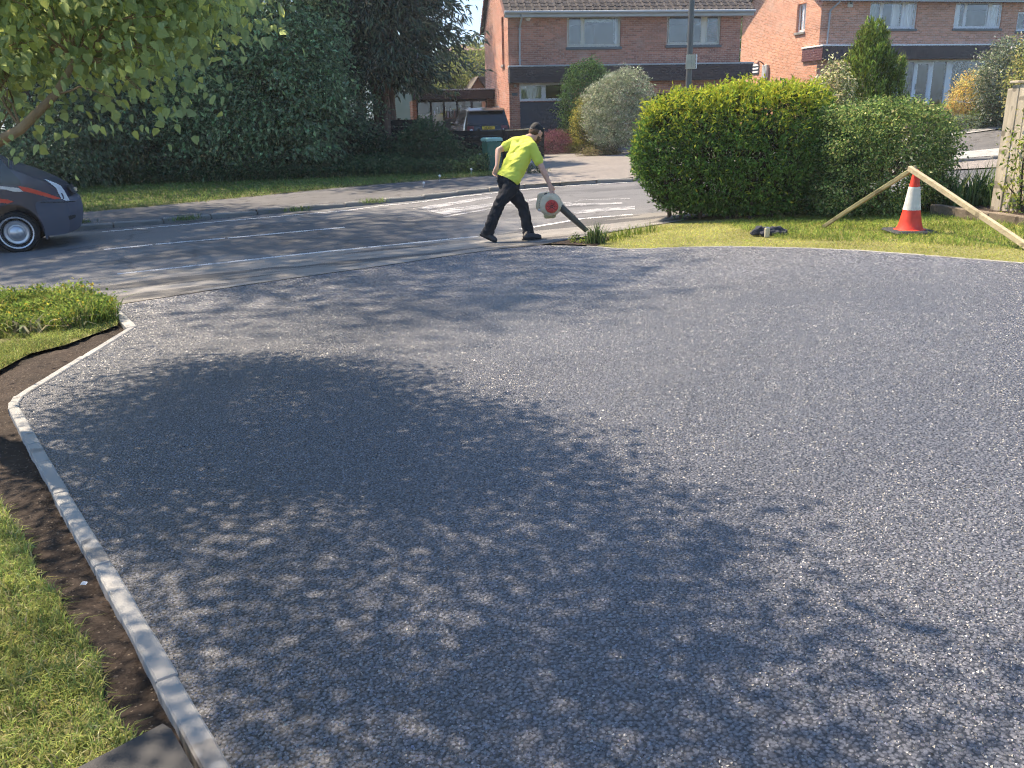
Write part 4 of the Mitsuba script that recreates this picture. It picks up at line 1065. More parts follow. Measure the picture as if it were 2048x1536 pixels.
# yew with reddish fluted trunk: needle sprays on drooping boughs
def conifer(label, X, Y, h, crown, nsp, seed, cols, L=.36, low=2.3, thick=.42):
    r = np.random.default_rng(seed)
    k = thing('yew_tree', label, 'tree')
    b = G(X, Y)
    stems = []
    for q in range(5):
        a = q * 1.26
        p0 = b + [math.cos(a) * .30, math.sin(a) * .22, -.1]; p1 = b + [math.cos(a) * .24 + r.normal(0, .05), math.sin(a) * .2, low + 1.0]
        p2 = b + [math.cos(a) * .75, math.sin(a) * .6, h * .62]
        stems.append(tube([p0, (p0 + p1) / 2 + r.normal(0, .04, 3), p1, (p1 + p2) / 2, p2], [.20, .155, .13, .10, .05], 9))
    part(k, 'trunk', ply(shear_noise(cat(stems), .04, 3, 4), 'mat_bark_yew', True), 'reddish brown fluted trunk')
    cen, out, br = [], [], []
    for q in range(nsp):
        z = low + (h - low) * r.uniform(0, 1) ** .85
        s = (z - low) / (h - low)
        a = r.uniform(0, 2 * np.pi)
        R = crown(s, a) * r.uniform(.62, 1.06)
        tip = b + [math.cos(a) * R, math.sin(a) * R * .8, z - .18 * R + .25]
        base = b + [0, 0, min(z + .1, h)]
        if q % 7 == 0: br.append(limbs(base, 0, [tip], .05, r, sides=5))
        for t_ in np.linspace(.45, 1, 6):
            pt = base + (tip - base) * t_ + [0, 0, .15 * math.sin(t_ * 3.1)] + r.normal(0, .14, 3)
            cen.append(pt); out.append(unit(tip - base))
    cen, out = np.array(cen), np.array(out)
    n = 13
    c, o = np.repeat(cen, n, 0), np.repeat(out, n, 0)
    N = len(c)
    ax = unit(o * .8 + r.normal(size=(N, 3)) * .55 - [0, 0, .38])
    p = c + r.normal(size=(N, 3)) * [.16, .16, .09]
    col = tint(N, cols, r, .25) * np.repeat(1 + r.normal(0, .2, (len(cen), 1)), n, 0).clip(.5, 1.6)
    mc = leaves(p, ax, [0, 0, 1] + r.normal(size=(N, 3)) * .4, L * r.uniform(.5, 1.1, N), L * .17 * r.uniform(.7, 1.2, N), .3, col, .25)
    part(k, 'limbs', ply(cat(br), 'mat_bark_yew', True))
    part(k, 'crown', leafply(mc, 'mat_needle'))
YK = [(.12, .15, .11), (.155, .19, .125), (.085, .11, .088), (.19, .185, .12)]
conifer('dark yew tree with a reddish fluted trunk beside the brick house', px_at(768, 31), 31.0, 9.5, lambda s, a: (2.6 - 1.3 * s * s) * (1.0 + .14 * math.sin(3 * a + 1)) * (1.08 if math.cos(a) > .3 else .95), 620, 31, YK, low=2.75)

# undergrowth along the back of the verge
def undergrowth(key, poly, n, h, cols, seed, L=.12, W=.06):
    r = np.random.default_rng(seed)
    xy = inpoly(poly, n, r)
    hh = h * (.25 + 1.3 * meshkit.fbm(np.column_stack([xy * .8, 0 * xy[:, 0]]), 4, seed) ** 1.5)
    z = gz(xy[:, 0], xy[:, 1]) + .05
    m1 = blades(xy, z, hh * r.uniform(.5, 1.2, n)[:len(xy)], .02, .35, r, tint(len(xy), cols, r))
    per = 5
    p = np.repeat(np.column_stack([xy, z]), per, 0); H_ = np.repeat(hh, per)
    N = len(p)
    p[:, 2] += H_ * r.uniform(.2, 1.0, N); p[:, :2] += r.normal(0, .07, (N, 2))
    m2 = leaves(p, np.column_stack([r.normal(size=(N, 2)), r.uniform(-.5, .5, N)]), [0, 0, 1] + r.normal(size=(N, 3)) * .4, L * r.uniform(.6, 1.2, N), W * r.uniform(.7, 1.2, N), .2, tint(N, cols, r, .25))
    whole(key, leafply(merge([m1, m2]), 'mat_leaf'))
ug = Polygon([(px_at(-60, 30) , 29.0), (px_at(150, 28), 27.3), (px_at(500, 27), 26.2), (px_at(700, 26.6), 25.9), (px_at(880, 26.4), 25.6), (px_at(975, 27), 25.5), (px_at(980, 29), 28.6), (px_at(860, 30), 29.3), (px_at(600, 30), 29.5), (px_at(100, 31), 31)])
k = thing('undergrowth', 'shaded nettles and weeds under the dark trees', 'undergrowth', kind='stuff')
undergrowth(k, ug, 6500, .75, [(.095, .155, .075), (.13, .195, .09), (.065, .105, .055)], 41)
def bush(name, label, cat_, c, rad, n, L, W, cols, wts, seed, mat='mat_leaf', per=14, spread=.10, sag=.2, lump=.25, shell=.6, stems=True, group=None, bark='mat_bark_brown', stem_r=.02, tonal=.16, up=.25, boxy=0.0, floor=.02):
    """A shrub: stems from the ground and a lumpy leafy body. c: foot on the ground; rad: half sizes (x, y) and height."""
    r = np.random.default_rng(seed)
    k = thing(name, label, cat_, group)
    b = np.asarray(c, float)
    rr = np.array([rad[0], rad[1], rad[2] / 2])
    p, o = ell(r, n, b + [0, 0, rad[2] / 2], rr, shell)
    if boxy:
        q = (p - b - [0, 0, rad[2] / 2]) / rr
        mx = np.abs(q).max(1, keepdims=True); ln = np.linalg.norm(q, axis=1, keepdims=True)
        q2 = q * (ln / np.maximum(mx, 1e-6)) ** boxy
        p = q2 * rr + b + [0, 0, rad[2] / 2]
    p = lumpy(r, p, o, 2.2 / max(rad[0], .2), lump * min(rad[0], rad[2] / 2), seed)
    keep = p[:, 2] > b[2] + floor
    p, o = p[keep], o[keep]
    if stems:
        tg = p[r.choice(len(p), 12)]
        part(k, 'stem', ply(cat([limbs(b + [r.normal(0, rad[0] * .12), r.normal(0, rad[1] * .12), -.03], 0, [t], stem_r, r, sides=5) for t in tg]), bark, True))
    part(k, 'foliage', leafply(clump_leaves(r, p, o, per, spread, L, W, cols, wts, sag, tonal=tonal, up=up), mat))
    return k
def foot(x, y):
    return P(x, y)
bush('bush', 'leafy weedy bush standing before the black fence', 'bush', G(px_at(850, 28), 28.4), (1.0, .6, 1.55), 420, .11, .05, [(.10, .17, .09), (.14, .21, .11), (.075, .12, .065)], None, 43, spread=.14)
bush('bush', 'small dark bush at the foot of the yew', 'bush', G(px_at(745, 28), 28.6), (.8, .6, 1.1), 300, .11, .05, [(.09, .14, .08), (.065, .10, .06)], None, 44, spread=.14)
bush('bush', 'dark red brown shrub behind the undergrowth left of the yew trunk', 'bush', G(px_at(685, 29), 29.4), (1.3, .7, 1.9), 420, .1, .045, [(.045, .035, .03), (.06, .05, .035), (.03, .035, .022)], None, 45, spread=.18)
# dandelion clocks and daisies on the verge
r = np.random.default_rng(46)
for i_, (x, y, hh) in enumerate(((925, 308, .35), (944, 303, .45), (930, 322, .3), (958, 313, .4), (972, 320, .35), (941, 345, .25), (878, 358, .2), (846, 372, .16))):
    k = thing('dandelion', ['dandelion clock before the left part of the black fence', 'tall dandelion clock close under the black fence', 'short dandelion clock in the long grass left of the street cabinet', 'dandelion clock just left of the street cabinet', 'dandelion clock touching the foot of the street cabinet', 'dandelion clock nearest the pavement below the street cabinet', 'low dandelion clock at the edge of the pavement', 'leftmost low dandelion clock by the pavement'][i_], 'flower', 'dandelion clocks in the verge')
    b = P(x, y + hh * 55)
    part(k, 'stalk', ply(tube([b + [0, 0, .05], b + [.02, 0, hh * .6], b + [.03, 0, hh]], .006, 5), 'mat_pale_post'))
    m = trimesh.creation.icosphere(1, .034); m.apply_translation(b + [.03, 0, hh + .02])
    part(k, 'seed_head', ply(shear_noise(m, .006, 60), 'mat_white_frame'))

# bushes by the left house's drive
hz_ = 33.6
bush('heather', 'low purple heather mound beside the driveway of the left house', 'shrub', G(px_at(1110, hz_), hz_), (.78, .6, .95), 420, .045, .02, [(.26, .10, .14), (.18, .08, .10), (.36, .17, .22), (.11, .09, .05)], [.4, .25, .2, .15], 51, mat='mat_leaf_dull', per=22, spread=.09, lump=.2)
bush('heather', 'dull bronze heather behind the purple mound', 'shrub', G(px_at(1143, hz_ + .6), hz_ + .7), (.45, .4, .95), 240, .045, .018, [(.14, .08, .07), (.10, .07, .05), (.2, .12, .11)], None, 52, mat='mat_leaf_dull', per=20, spread=.08)
bush('shrub', 'small grey-green shrub between the man and the heather', 'shrub', G(px_at(1085, hz_ + .5), hz_ + .6), (.3, .3, .7), 130, .05, .022, [(.16, .2, .10), (.12, .15, .07)], None, 53, per=18, spread=.07)
bush('ground_cover', 'low yellow-green cushion right of the heather', 'shrub', G(px_at(1172, 33.6), 33.5), (.85, .5, .5), 260, .05, .025, [(.22, .25, .07), (.16, .2, .05), (.28, .28, .12)], None, 54, per=18, spread=.08)
bush('holly_bush', 'glossy dark green bush against the left house', 'shrub', G(px_at(1174, 34.0), 34.2), (1.02, .8, 3.5), 760, .085, .05, [(.09, .17, .06), (.13, .22, .07), (.06, .11, .04)], None, 55, mat='mat_leaf_gloss', per=18, spread=.13, lump=.35, floor=.3)
bush('shrub', 'blue-green shrub in the shade under the glossy bush', 'shrub', G(px_at(1147, 35.2), 35.6), (.5, .4, 1.6), 220, .08, .035, [(.07, .12, .11), (.05, .09, .075)], None, 56, per=14, spread=.1)
bush('variegated_shrub', 'yellow variegated shrub left of the round silvery tree', 'shrub', G(px_at(1172, 33.0), 33.2), (.55, .5, 2.1), 460, .05, .028, [(.48, .42, .10), (.36, .34, .10), (.16, .20, .06)], [.4, .3, .3], 57, per=18, spread=.08, lump=.3, floor=.1)
# round clipped silvery holly on a short stem
def topiary():
    r = np.random.default_rng(58)
    Y = 31.5; b = G(px_at(1232, Y), Y)
    k = thing('topiary_tree', 'rounded clipped silvery variegated tree on a short dark stem', 'tree')
    tm, tp = trunk(b, b + [0, 0, .9], .10, .07, r, flare=1.2)
    part(k, 'trunk', ply(tm, 'mat_bark_brown', True))
    c1 = b + [-.08, 0, 1.55]; c2 = b + [.42, .0, 1.80]
    p, o = ell(r, 900, c1, (1.12, 1.0, 1.28), .72); p2, o2 = ell(r, 560, c2, (.95, .9, 1.28), .72)
    p, o = np.vstack([p, p2]), np.vstack([o, o2])
    p = lumpy(r, p, o, 1.6, .14, 58); p = lumpy(r, p, o, 4.5, .07, 59)
    part(k, 'crown', leafply(clump_leaves(r, p, o, 20, .075, .062, .036, [(.48, .50, .36), (.22, .28, .15), (.64, .64, .52), (.12, .17, .09)], [.3, .28, .22, .2], .1, var=.3, tonal=.2), 'mat_leaf_gloss'))
topiary()
bush('shrub', 'dry pinkish low plants under the silvery tree', 'shrub', G(px_at(1200, 31), 31.2), (.8, .4, .35), 180, .06, .03, [(.22, .17, .11), (.15, .15, .06), (.25, .22, .12)], None, 59, per=14, spread=.09)

# far yellow-green trees
broad_tree('yellow-green spring tree behind the garden room', px_at(948, 52), 53, 7, [(0, 0, 4.1, 2.5, 1.6, 1.5), (-.9, -.3, 2.9, 1.4, 1.1, 1.0), (1.2, 0, 2.7, 1.4, 1.2, 1.3)], [(.26, .30, .09), (.34, .36, .13), (.18, .22, .06)], None, 620, 16, .15, .085, .1, 61, spread=.2, tonal=.15)
broad_tree('bright green tree seen between the two houses', px_at(1487, 58), 58, 7.5, [(0, 0, 3.6, 1.8, 1.4, 2.6)], [(.16, .24, .05), (.22, .30, .07), (.11, .17, .04)], None, 420, 18, .2, .1, .12, 62, spread=.25)

# ---- the big hedge
def hedge():
    r = np.random.default_rng(71)
    k = thing('hedge', 'big rounded laurel-leaved hedge with bright yellow-green new growth on the lawn', 'hedge')
    bl_, br_ = P(1272, 447), P(1596, 443)
    e = unit((br_ - bl_) * [1, 1, 0]); d = np.array([-e[1], e[0], 0])
    c = (bl_ + br_) / 2 + d * .78
    c[2] = float(gz(c[0], c[1]))
    ht = 2.02
    hw = np.linalg.norm((br_ - bl_)[:2]) / 2 + .27
    N = 5200
    q = unit(r.normal(size=(N, 3)))
    mx = np.abs(q).max(1, keepdims=True)
    s = r.uniform(.80, 1, (N, 1))
    o = unit(q)
    q = q * (1 / mx) ** .50 * s                       # a rounded box
    z = (q[:, 2] + 1) / 2
    und = .84 + .18 * ss(0, .45, z)                   # drawn in towards the foot
    p = c + e * (q[:, :1] * hw * und[:, None]) + d * (q[:, 1:2] * .86 * und[:, None]) + np.array([0, 0, 1]) * ((z * ht * (.985 + .05 * q[:, 0]))[:, None])
    p = lumpy(r, p, o, 1.5, .12, 71)
    p = lumpy(r, p, o, 5, .05, 72)
    gaps = (meshkit.fbm(p * 4.0, 3, 77) > .36) | (z > .75)
    keep = (p[:, 2] > gz(p[:, 0], p[:, 1]) + .06 + .08 * r.random(N)) & gaps
    p, o, z = p[keep], o[keep], z[keep]
    top_ = np.flatnonzero(z > .80)[:260:2]                # stray shoots standing proud of the clipped top
    rise = r.uniform(.03, .17, (len(top_), 1)) * [[.25, .1, 1]] * np.where(r.random((len(top_), 1)) < .5, [[1, 1, 1]], [[-1, 1, 1]])
    p = np.vstack([p, p[top_] + rise, p[top_] + rise * .55]); o = np.vstack([o, o[top_], o[top_]]); z = np.concatenate([z, z[top_], z[top_]])
    st = [limbs(np.array([*(c + e * x_ + d * y_)[:2], c[2]]), 0, [c + e * (x_ * 1.15 + r.normal(0, .10)) + d * (y_ * 1.5) + [0, 0, r.uniform(.7, 1.7)]], .03, r, sides=6) for x_, y_ in zip(r.uniform(-hw * .62, hw * .62, 34), r.uniform(-.4, .4, 34))]
    part(k, 'stem', ply(cat(st), 'mat_bark_brown', True))
    # whorls: eight narrow leaves round a shoot
    per = 9
    up = unit(o * .8 + [0, 0, .75])
    n = len(p) * per
    pp = np.repeat(p, per, 0); U = np.repeat(up, per, 0)
    pp += r.normal(size=(n, 3)) * .035
    ax = unit(U * r.uniform(.2, 1.0, (n, 1)) + r.normal(size=(n, 3)) * .62)
    zz = np.repeat(z, per) + r.normal(0, .07, n)
    young = ss(.60, .90, zz) * 1.1
    isn = r.random(n) < young * .8 + .03
    old = tint(n, [(.125, .225, .055), (.17, .28, .07), (.08, .155, .04)], r, .26, [.45, .3, .25])
    new = tint(n, [(.46, .50, .06), (.54, .55, .085), (.36, .43, .05)], r, .16)
    col = np.where(isn[:, None], new, old)
    mc = leaves(pp, ax, U + r.normal(size=(n, 3)) * .5, .082 * r.uniform(.7, 1.2, n), .026 * r.uniform(.8, 1.2, n), .28, col, .15)
    # deeper, sparse inner leaves so the body is not hollow
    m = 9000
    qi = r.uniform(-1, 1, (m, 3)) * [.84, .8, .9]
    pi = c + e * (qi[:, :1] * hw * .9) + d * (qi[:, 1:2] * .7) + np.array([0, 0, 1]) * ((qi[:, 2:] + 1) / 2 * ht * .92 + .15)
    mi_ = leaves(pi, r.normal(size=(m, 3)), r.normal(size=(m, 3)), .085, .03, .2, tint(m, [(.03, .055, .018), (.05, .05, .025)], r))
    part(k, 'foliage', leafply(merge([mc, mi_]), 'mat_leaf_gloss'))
hedge()
# shoots standing proud along the hedge top are part of its foliage; the shrubs to the right of it
fr_ = P(1780, 437)
bush('variegated_shrub', 'broad cream-edged shrub behind the traffic cone', 'shrub', G(fr_[0] + .05, fr_[1] + .85), (1.02, .85, 1.62), 2500, .050, .030, [(.34, .41, .14), (.19, .28, .085), (.10, .17, .055), (.52, .52, .24)], [.28, .36, .26, .10], 73, mat='mat_leaf_gloss', per=15, spread=.055, lump=.22, boxy=.55, shell=.78, floor=.06)
bush('variegated_shrub', 'darker small-leaved shrub between the hedge and the cream-edged shrub', 'shrub', G(fr_[0] - .62, fr_[1] + 1.0), (.55, .6, 1.25), 700, .045, .026, [(.09, .17, .06), (.06, .12, .045), (.18, .24, .10)], [.45, .35, .2], 74, mat='mat_leaf_gloss', per=15, spread=.055, shell=.75, boxy=.4)
iv = 15.0
bush('variegated_shrub', 'pale cream ivy column between the hedge and the golden cypress', 'shrub', G(px_at(1660, iv), iv), (.33, .4, 2.40), 620, .055, .034, [(.62, .58, .34), (.36, .38, .16), (.7, .66, .46), (.16, .2, .08)], [.35, .3, .15, .2], 75, per=15, spread=.07, lump=.3, floor=.3)
# golden-green upright cypress: feathery vertical plumes
def cypress():
    r = np.random.default_rng(76)
    Y = 16.4; b = G(px_at(1729, Y), Y)
    k = thing('cypress', 'upright golden-green cypress with feathery plumes before the right house', 'tree')
    tm, tp = trunk(b, b + [0, 0, 2.4], .09, .03, r)
    part(k, 'trunk', ply(tm, 'mat_bark_brown', True))
    top = 2.95
    n = 620
    z = r.uniform(.1, 1, n) ** .8
    a = r.uniform(0, 2 * np.pi, n)
    R = np.interp(z, [0, .35, .6, .8, .93, 1.0], [.60, .60, .50, .33, .17, .03]) * (1 + .18 * np.sin(3 * a + 5 * z)) * r.uniform(.72, 1.05, n)
    # a side leader on the right
    p = b + np.column_stack([np.cos(a) * R, np.sin(a) * R, z * top - .28])
    s = r.random(n) < .13
    p[s] = b + np.column_stack([.47 + np.cos(a[s]) * .14 * (1.1 - z[s]), np.sin(a[s]) * .2, z[s] * 2.15])
    o = np.column_stack([np.cos(a), np.sin(a), 0 * a])
    per = 34
    N = n * per
    t = r.uniform(0, 1, N)
    U = unit(np.repeat(o, per, 0) * .22 + [0, 0, 1.0])
    pp = np.repeat(p, per, 0) + U * (t * .42)[:, None] + r.normal(size=(N, 3)) * (.055 * (1 - t * .75))[:, None]
    ax = unit(U + r.normal(size=(N, 3)) * .42)
    col = tint(N, [(.19, .245, .05), (.26, .31, .065), (.12, .17, .04)], r, .2) * np.repeat(1 + r.normal(0, .30, (n, 1)), per, 0).clip(.4, 1.7) * (.6 + .6 * t)[:, None]
    part(k, 'crown', leafply(leaves(pp, ax, np.repeat(o, per, 0) + r.normal(size=(N, 3)) * .4, .085 * r.uniform(.6, 1.2, N), .022, .3, col), 'mat_needle'))
cypress()
# plants right of the shrubs
yv = 29.3
def yellow_pieris():
    c = G(px_at(1938, yv), yv)
    bush('pieris', 'bright yellow-orange shrub before the right house', 'shrub', c + [0, 0, .1], (.72, .5, 1.6), 330, .09, .035, [(.66, .52, .18), (.60, .52, .22), (.62, .42, .16), (.36, .36, .12)], [.4, .3, .15, .15], 81, per=16, spread=.11, lump=.4)
yellow_pieris()
bush('grey_shrub', 'tall grey-green shrub with pale flowers at the right edge', 'shrub', G(px_at(2032, 27.5), 28.0) + [0, 0, .1], (.98, .8, 2.5), 800, .085, .05, [(.24, .28, .18), (.16, .20, .12), (.56, .56, .48), (.10, .14, .08)], [.35, .3, .14, .21], 82, per=17, spread=.13, lump=.35)
bush('grey_shrub', 'yellow-green shrub above the fence at the right edge', 'shrub', G(px_at(2098, 24), 24.5), (.85, .7, 3.2), 380, .09, .05, [(.36, .37, .12), (.24, .28, .10), (.42, .38, .15)], None, 83, per=15, spread=.14, lump=.4)
for i_, (x, Y, w_, h_, cs, lb) in enumerate(((1900, 28.6, .5, .5, [(.16, .2, .15), (.1, .14, .08)], 'low grey-green plant left in the flower bed'), (1938, 28.3, .6, .5, [(.24, .30, .24), (.15, .2, .12)], 'silvery low plant in the flower bed'),
                                (1965, 28.5, .5, .55, [(.2, .26, .06), (.13, .19, .05)], 'bright green low plant in the flower bed'), (1992, 28.2, .5, .6, [(.13, .2, .12), (.2, .22, .2)], 'bushy low plant by the bend of the flower bed'))):
    bush('bed_plant', lb, 'plant', G(px_at(x, Y), Y) + [0, 0, .05], (w_, .4, h_), 110, .06, .028, cs, None, 84 + i_, per=16, spread=.08, stems=False)
# upright strap leaves of border plants behind the low wall
def straps(name, label, pts, n, h, w, cols, seed, cat_='plant', mat='mat_blade', spread=.10, lean=.45, dz=0):
    r = np.random.default_rng(seed)
    k = thing(name, label, cat_)
    xy = np.repeat(np.asarray(pts, float), n, 0) + r.normal(0, spread, (len(pts) * n, 2))
    N = len(xy)
    z = gz(xy[:, 0], xy[:, 1]) + dz
    whole(k, leafply(blades(xy, z, h * r.uniform(.5, 1.15, N), w * r.uniform(.7, 1.2, N), lean * r.uniform(.2, 1.5, N), r, tint(N, cols, r, .25), .6), mat))
straps('strap_plant', 'dark upright strap leaves right of the cream-edged shrub', [(6.3, 12.6), (6.5, 12.3), (6.75, 12.5), (6.6, 12.9), (6.9, 12.2), (7.0, 12.7)], 46, .72, .03, [(.08, .14, .05), (.12, .19, .06), (.17, .22, .08)], 91)
straps('strap_plant', 'bright green strap leaves by the low wall at the right', [(6.9, 11.7), (7.1, 11.4), (7.35, 11.2)], 40, .55, .028, [(.10, .16, .035), (.15, .2, .05), (.07, .11, .03)], 92)
bush('climber', 'thin yellow-green climber in front of the fence panel', 'plant', G(6.72, 11.15), (.42, .22, 1.35), 150, .06, .034, [(.22, .28, .06), (.30, .33, .08), (.12, .18, .05)], None, 93, per=7, spread=.08, shell=.3, lump=.5)
bush('climber', 'leggy pale flowering weeds along the low wall at the right edge', 'plant', G(7.0, 10.7), (.45, .3, .95), 150, .05, .024, [(.2, .25, .1), (.13, .18, .06), (.36, .35, .25)], None, 94, per=9, spread=.08, shell=.2, lump=.5)
bush('weed', 'small leafy weed in the gap between hedge and shrub', 'plant', G(*(P(1622, 430)[:2])), (.3, .3, .45), 110, .06, .03, [(.12, .18, .04), (.08, .13, .03)], None, 95, per=9, spread=.06, shell=.2)

# daffodil leaves and bed weeds at the nozzle
b = P(1186, 488)
straps('daffodil_leaves', 'upright clump of daffodil leaves at the blower nozzle', [(b[0], b[1]), (b[0] + .06, b[1] + .05), (b[0] - .04, b[1] + .08), (b[0] + .10, b[1] - .02)], 30, .30, .016, [(.10, .16, .06), (.15, .21, .08), (.07, .11, .045)], 96, spread=.035, lean=.35)
b2 = P(1205, 484)
straps('weed', 'bright tuft of grass weeds at the corner of the right lawn', [tuple(P(x, y)[:2]) for x, y in ((1215, 483), (1232, 478), (1250, 474), (1275, 468), (1300, 463))], 46, .17, .010, [(.17, .23, .04), (.13, .19, .03)], 97, spread=.09, lean=.7)
for k_, (x, y) in enumerate(((1150, 480), (1144, 486), (1165, 486))):
    bush('weed', ['pale little weed in the small soil bed', 'tiny weed at the front of the soil bed', 'little leafy weed beside the daffodil leaves'][k_], 'weed', P(x, y), (.05, .05, .07), 14, .03, .018, [(.2, .26, .05)], None, 98 + k_, per=5, spread=.02, stems=False)

# weed clump at the left end of the drive
r = np.random.default_rng(101)
k = thing('weed_clump', 'overgrown clump of mixed weeds and grass at the left corner of the drive', 'weeds')
wp = Polygon([tuple(P(x, y)[:2]) for x, y in ((-160, 640), (-60, 612), (30, 604), (120, 600), (195, 606), (240, 642), (180, 658), (90, 668), (0, 672), (-150, 700))]).buffer(0)
xy = inpoly(wp, 5200, r); z = gz(xy[:, 0], xy[:, 1])
hh = .05 + .42 * meshkit.fbm(np.column_stack([xy * 2.4, 0 * z]), 3, 5) ** 1.8
m1 = blades(xy, z, hh * r.uniform(.6, 1.5, len(xy)), .010, .75 * r.uniform(.4, 1.4, len(xy)), r, tint(len(xy), [(.17, .24, .055), (.26, .31, .09), (.40, .36, .16), (.11, .17, .05)], r, .2, [.4, .3, .14, .16]), .7)
xy2 = inpoly(wp, 3800, r); z2 = gz(xy2[:, 0], xy2[:, 1])
per = 4
p = np.repeat(np.column_stack([xy2, z2]), per, 0); N = len(p)
h2 = np.repeat(.04 + .42 * meshkit.fbm(np.column_stack([xy2 * 2.4, 0 * z2]), 3, 5) ** 1.8, per)
p[:, 2] += h2 * r.uniform(.3, 1.1, N); p[:, :2] += r.normal(0, .03, (N, 2))
m2 = leaves(p, r.normal(size=(N, 3)), [0, 0, 1] + r.normal(size=(N, 3)) * .5, .05 * r.uniform(.5, 1.2, N), .026 * r.uniform(.6, 1.2, N), .2, tint(N, [(.20, .28, .06), (.29, .35, .09), (.12, .18, .045), (.48, .40, .07)], r, .2, [.4, .27, .25, .08]))
whole(k, leafply(merge([m1, m2]), 'mat_leaf'))
straps('strap_plant', 'fallen grey-green strap leaves below the weed clump', [tuple(P(x, y)[:2]) for x, y in ((55, 668), (80, 668), (150, 660), (40, 672))], 16, .22, .022, [(.22, .23, .15), (.28, .26, .18), (.12, .15, .07)], 103, spread=.05, lean=1.2)

# ---- the near tree: trunk outside the frame at the left, its low bough reaching in
def near_tree():
    r = np.random.default_rng(111)
    k = thing('near_tree', 'heart-leaved tree reaching in at the upper left corner, sunlit leaves on drooping twigs', 'tree')
    b = G(-3.95, 5.15, -.03)
    tk = part(k, 'trunk', ply(tube([b + [0, 0, -.1], b + [.02, 0, .35], b + [.06, -.05, .9], b + [.1, -.05, 1.5], b + [.0, .1, 2.4], b + [.1, 0, 3.3]], [.19, .145, .125, .11, .08, .05], 12), 'mat_bark_tan', True))
    fork = b + [.06, -.05, .80]
    l0 = A(-20, 292, 4.2); l1 = A(42, 258, 4.1); l2 = A(112, 188, 4.1); l3 = A(150, 120, 4.2)
    limb = tube([fork, fork * .55 + l0 * .45 + [0, 0, -.05], l0, l1, l2, l3, l3 + [.12, .2, .5]], [.06, .042, .027, .022, .018, .013, .006], 10)
    lm = [limb]
    cen, out = [], []
    C = np.array([-2.68, 4.92, 3.2]); RR = np.array([2.95, 1.22, 1.4]); ROT = np.array([[.52, .855, 0], [-.855, .52, 0], [0, 0, 1.]])
    for q in range(1650):                                  # twig ends through the crown
        d = unit(r.normal(size=3)); s = r.uniform(.45, 1.0) ** .7 * (1.0 if r.random() > .09 else r.uniform(1.1, 1.4))
        p = C + ROT @ (d * RR * s)
        if p[2] < 1.45: p[2] = 1.45 + r.uniform(0, .3)
        if meshkit.fbm(np.array([p * 1.25]), 2, 5)[0] < .40: continue
        cen.append(p); out.append(d)
    ncrown = len(cen)
    for q in range(270):
        t = r.uniform(0, 1)
        x = r.uniform(-150, 440); ytop = -60
        ylow = np.interp(x, [-150, 0, 90, 230, 300, 360, 440], [165, 135, 85, 125, 85, 35, -40])
        if 20 < x < 150 and r.random() < .35: continue
        y = ytop + (ylow - ytop) * r.uniform(0, 1) ** .75
        Y = r.uniform(4.1, 5.4)
        cen.append(A(x, y, Y)); out.append(unit(np.array([.5, -.5, -.1]) + r.normal(0, .4, 3)))
    for x, y in ((440, 5), (415, 25), (395, 12), (350, 62), (330, 140), (345, 150), (310, 165), (290, 225), (305, 228), (265, 20), (235, 235), (95, 255), (75, 262), (425, 45)):
        cen.append(A(x, y - 48, 4.1)); out.append(np.array([.6, -.4, -.2]))
    cen, out = np.array(cen), np.array(out)
    hubs = [b + [.06, -.05, 1.4], b + [.0, .1, 2.3], b + [.1, 0, 3.1], b + [.6, -.6, 2.9], b + [.5, .4, 3.0], l3 + [.12, .2, .5]]
    for h_ in hubs[3:5]: lm.append(tube([b + [.05, 0, 1.9], (b + h_) / 2 + [0, 0, 1.2], h_], [.06, .045, .03], 8))
    for q in range(0, len(cen), 9):
        h = min(hubs, key=lambda h_: np.linalg.norm(cen[q] - h_) + (.3 if h_ is hubs[0] else 0))
        lm.append(limbs(np.asarray(h), 0, [cen[q]], .004 + .0026 * np.linalg.norm(cen[q] - h), r, wig=.6, sides=5))
    way = [l0, l1, l2, l3, l3 + [.12, .2, .5]]
    for q in range(ncrown, len(cen)):
        h = min(way, key=lambda h_: np.linalg.norm(cen[q] - h_))
        if np.linalg.norm(cen[q] - h) < 1.4: lm.append(limbs(np.asarray(h), 0, [cen[q] - [0, 0, .03]], .006, r, wig=.5, sides=4))
    part(k, 'limbs', ply(cat(lm), 'mat_bark_tan', True))
    # a leaf: heart-shaped, pointed, folded along the midrib, hanging on a short stalk
    y = np.array([0, .06, .25, .5, .75, 1.0]); w = np.array([0, .34, .46, .38, .18, 0])
    v = [(0, -.28, 0)]
    for yy, ww in zip(y, w):
        v += [(-ww, yy - (.06 if ww > .3 and yy < .1 else 0), .16 * ww), (0, yy, -.05 * yy * yy), (ww, yy - (.06 if ww > .3 and yy < .1 else 0), .16 * ww)]
    v = np.array(v)
    f = []
    for s in range(5):
        a = 1 + s * 3
        f += [[a, a + 1, a + 4], [a, a + 4, a + 3], [a + 1, a + 2, a + 5], [a + 1, a + 5, a + 4]]
    v = np.vstack([v, [(-.012, -.28, 0), (.012, -.28, 0), (0, .0, 0)]]); o_ = len(v) - 3
    f.append([o_, o_ + 1, o_ + 2])
    f = np.array(f)
    tones = [(.36, .44, .19), (.42, .50, .21), (.30, .38, .19), (.52, .57, .18)]
    per = 36
    n = len(cen) * per
    P0 = np.repeat(cen, per, 0) + r.normal(size=(n, 3)) * [.14, .14, .11]
    ax = unit(np.repeat(out, per, 0) * .35 + r.normal(size=(n, 3)) * .45 + [0, 0, -.75])
    nm = unit(r.normal(size=(n, 3)) * .8 + [-.2, -.2, .55])
    nm = unit(nm - ax * (nm * ax).sum(1, keepdims=True))
    sd = np.cross(ax, nm)
    S = .044 * r.uniform(.6, 1.25, n)
    Rm = np.stack([sd, ax, nm], -1) * S[:, None, None]
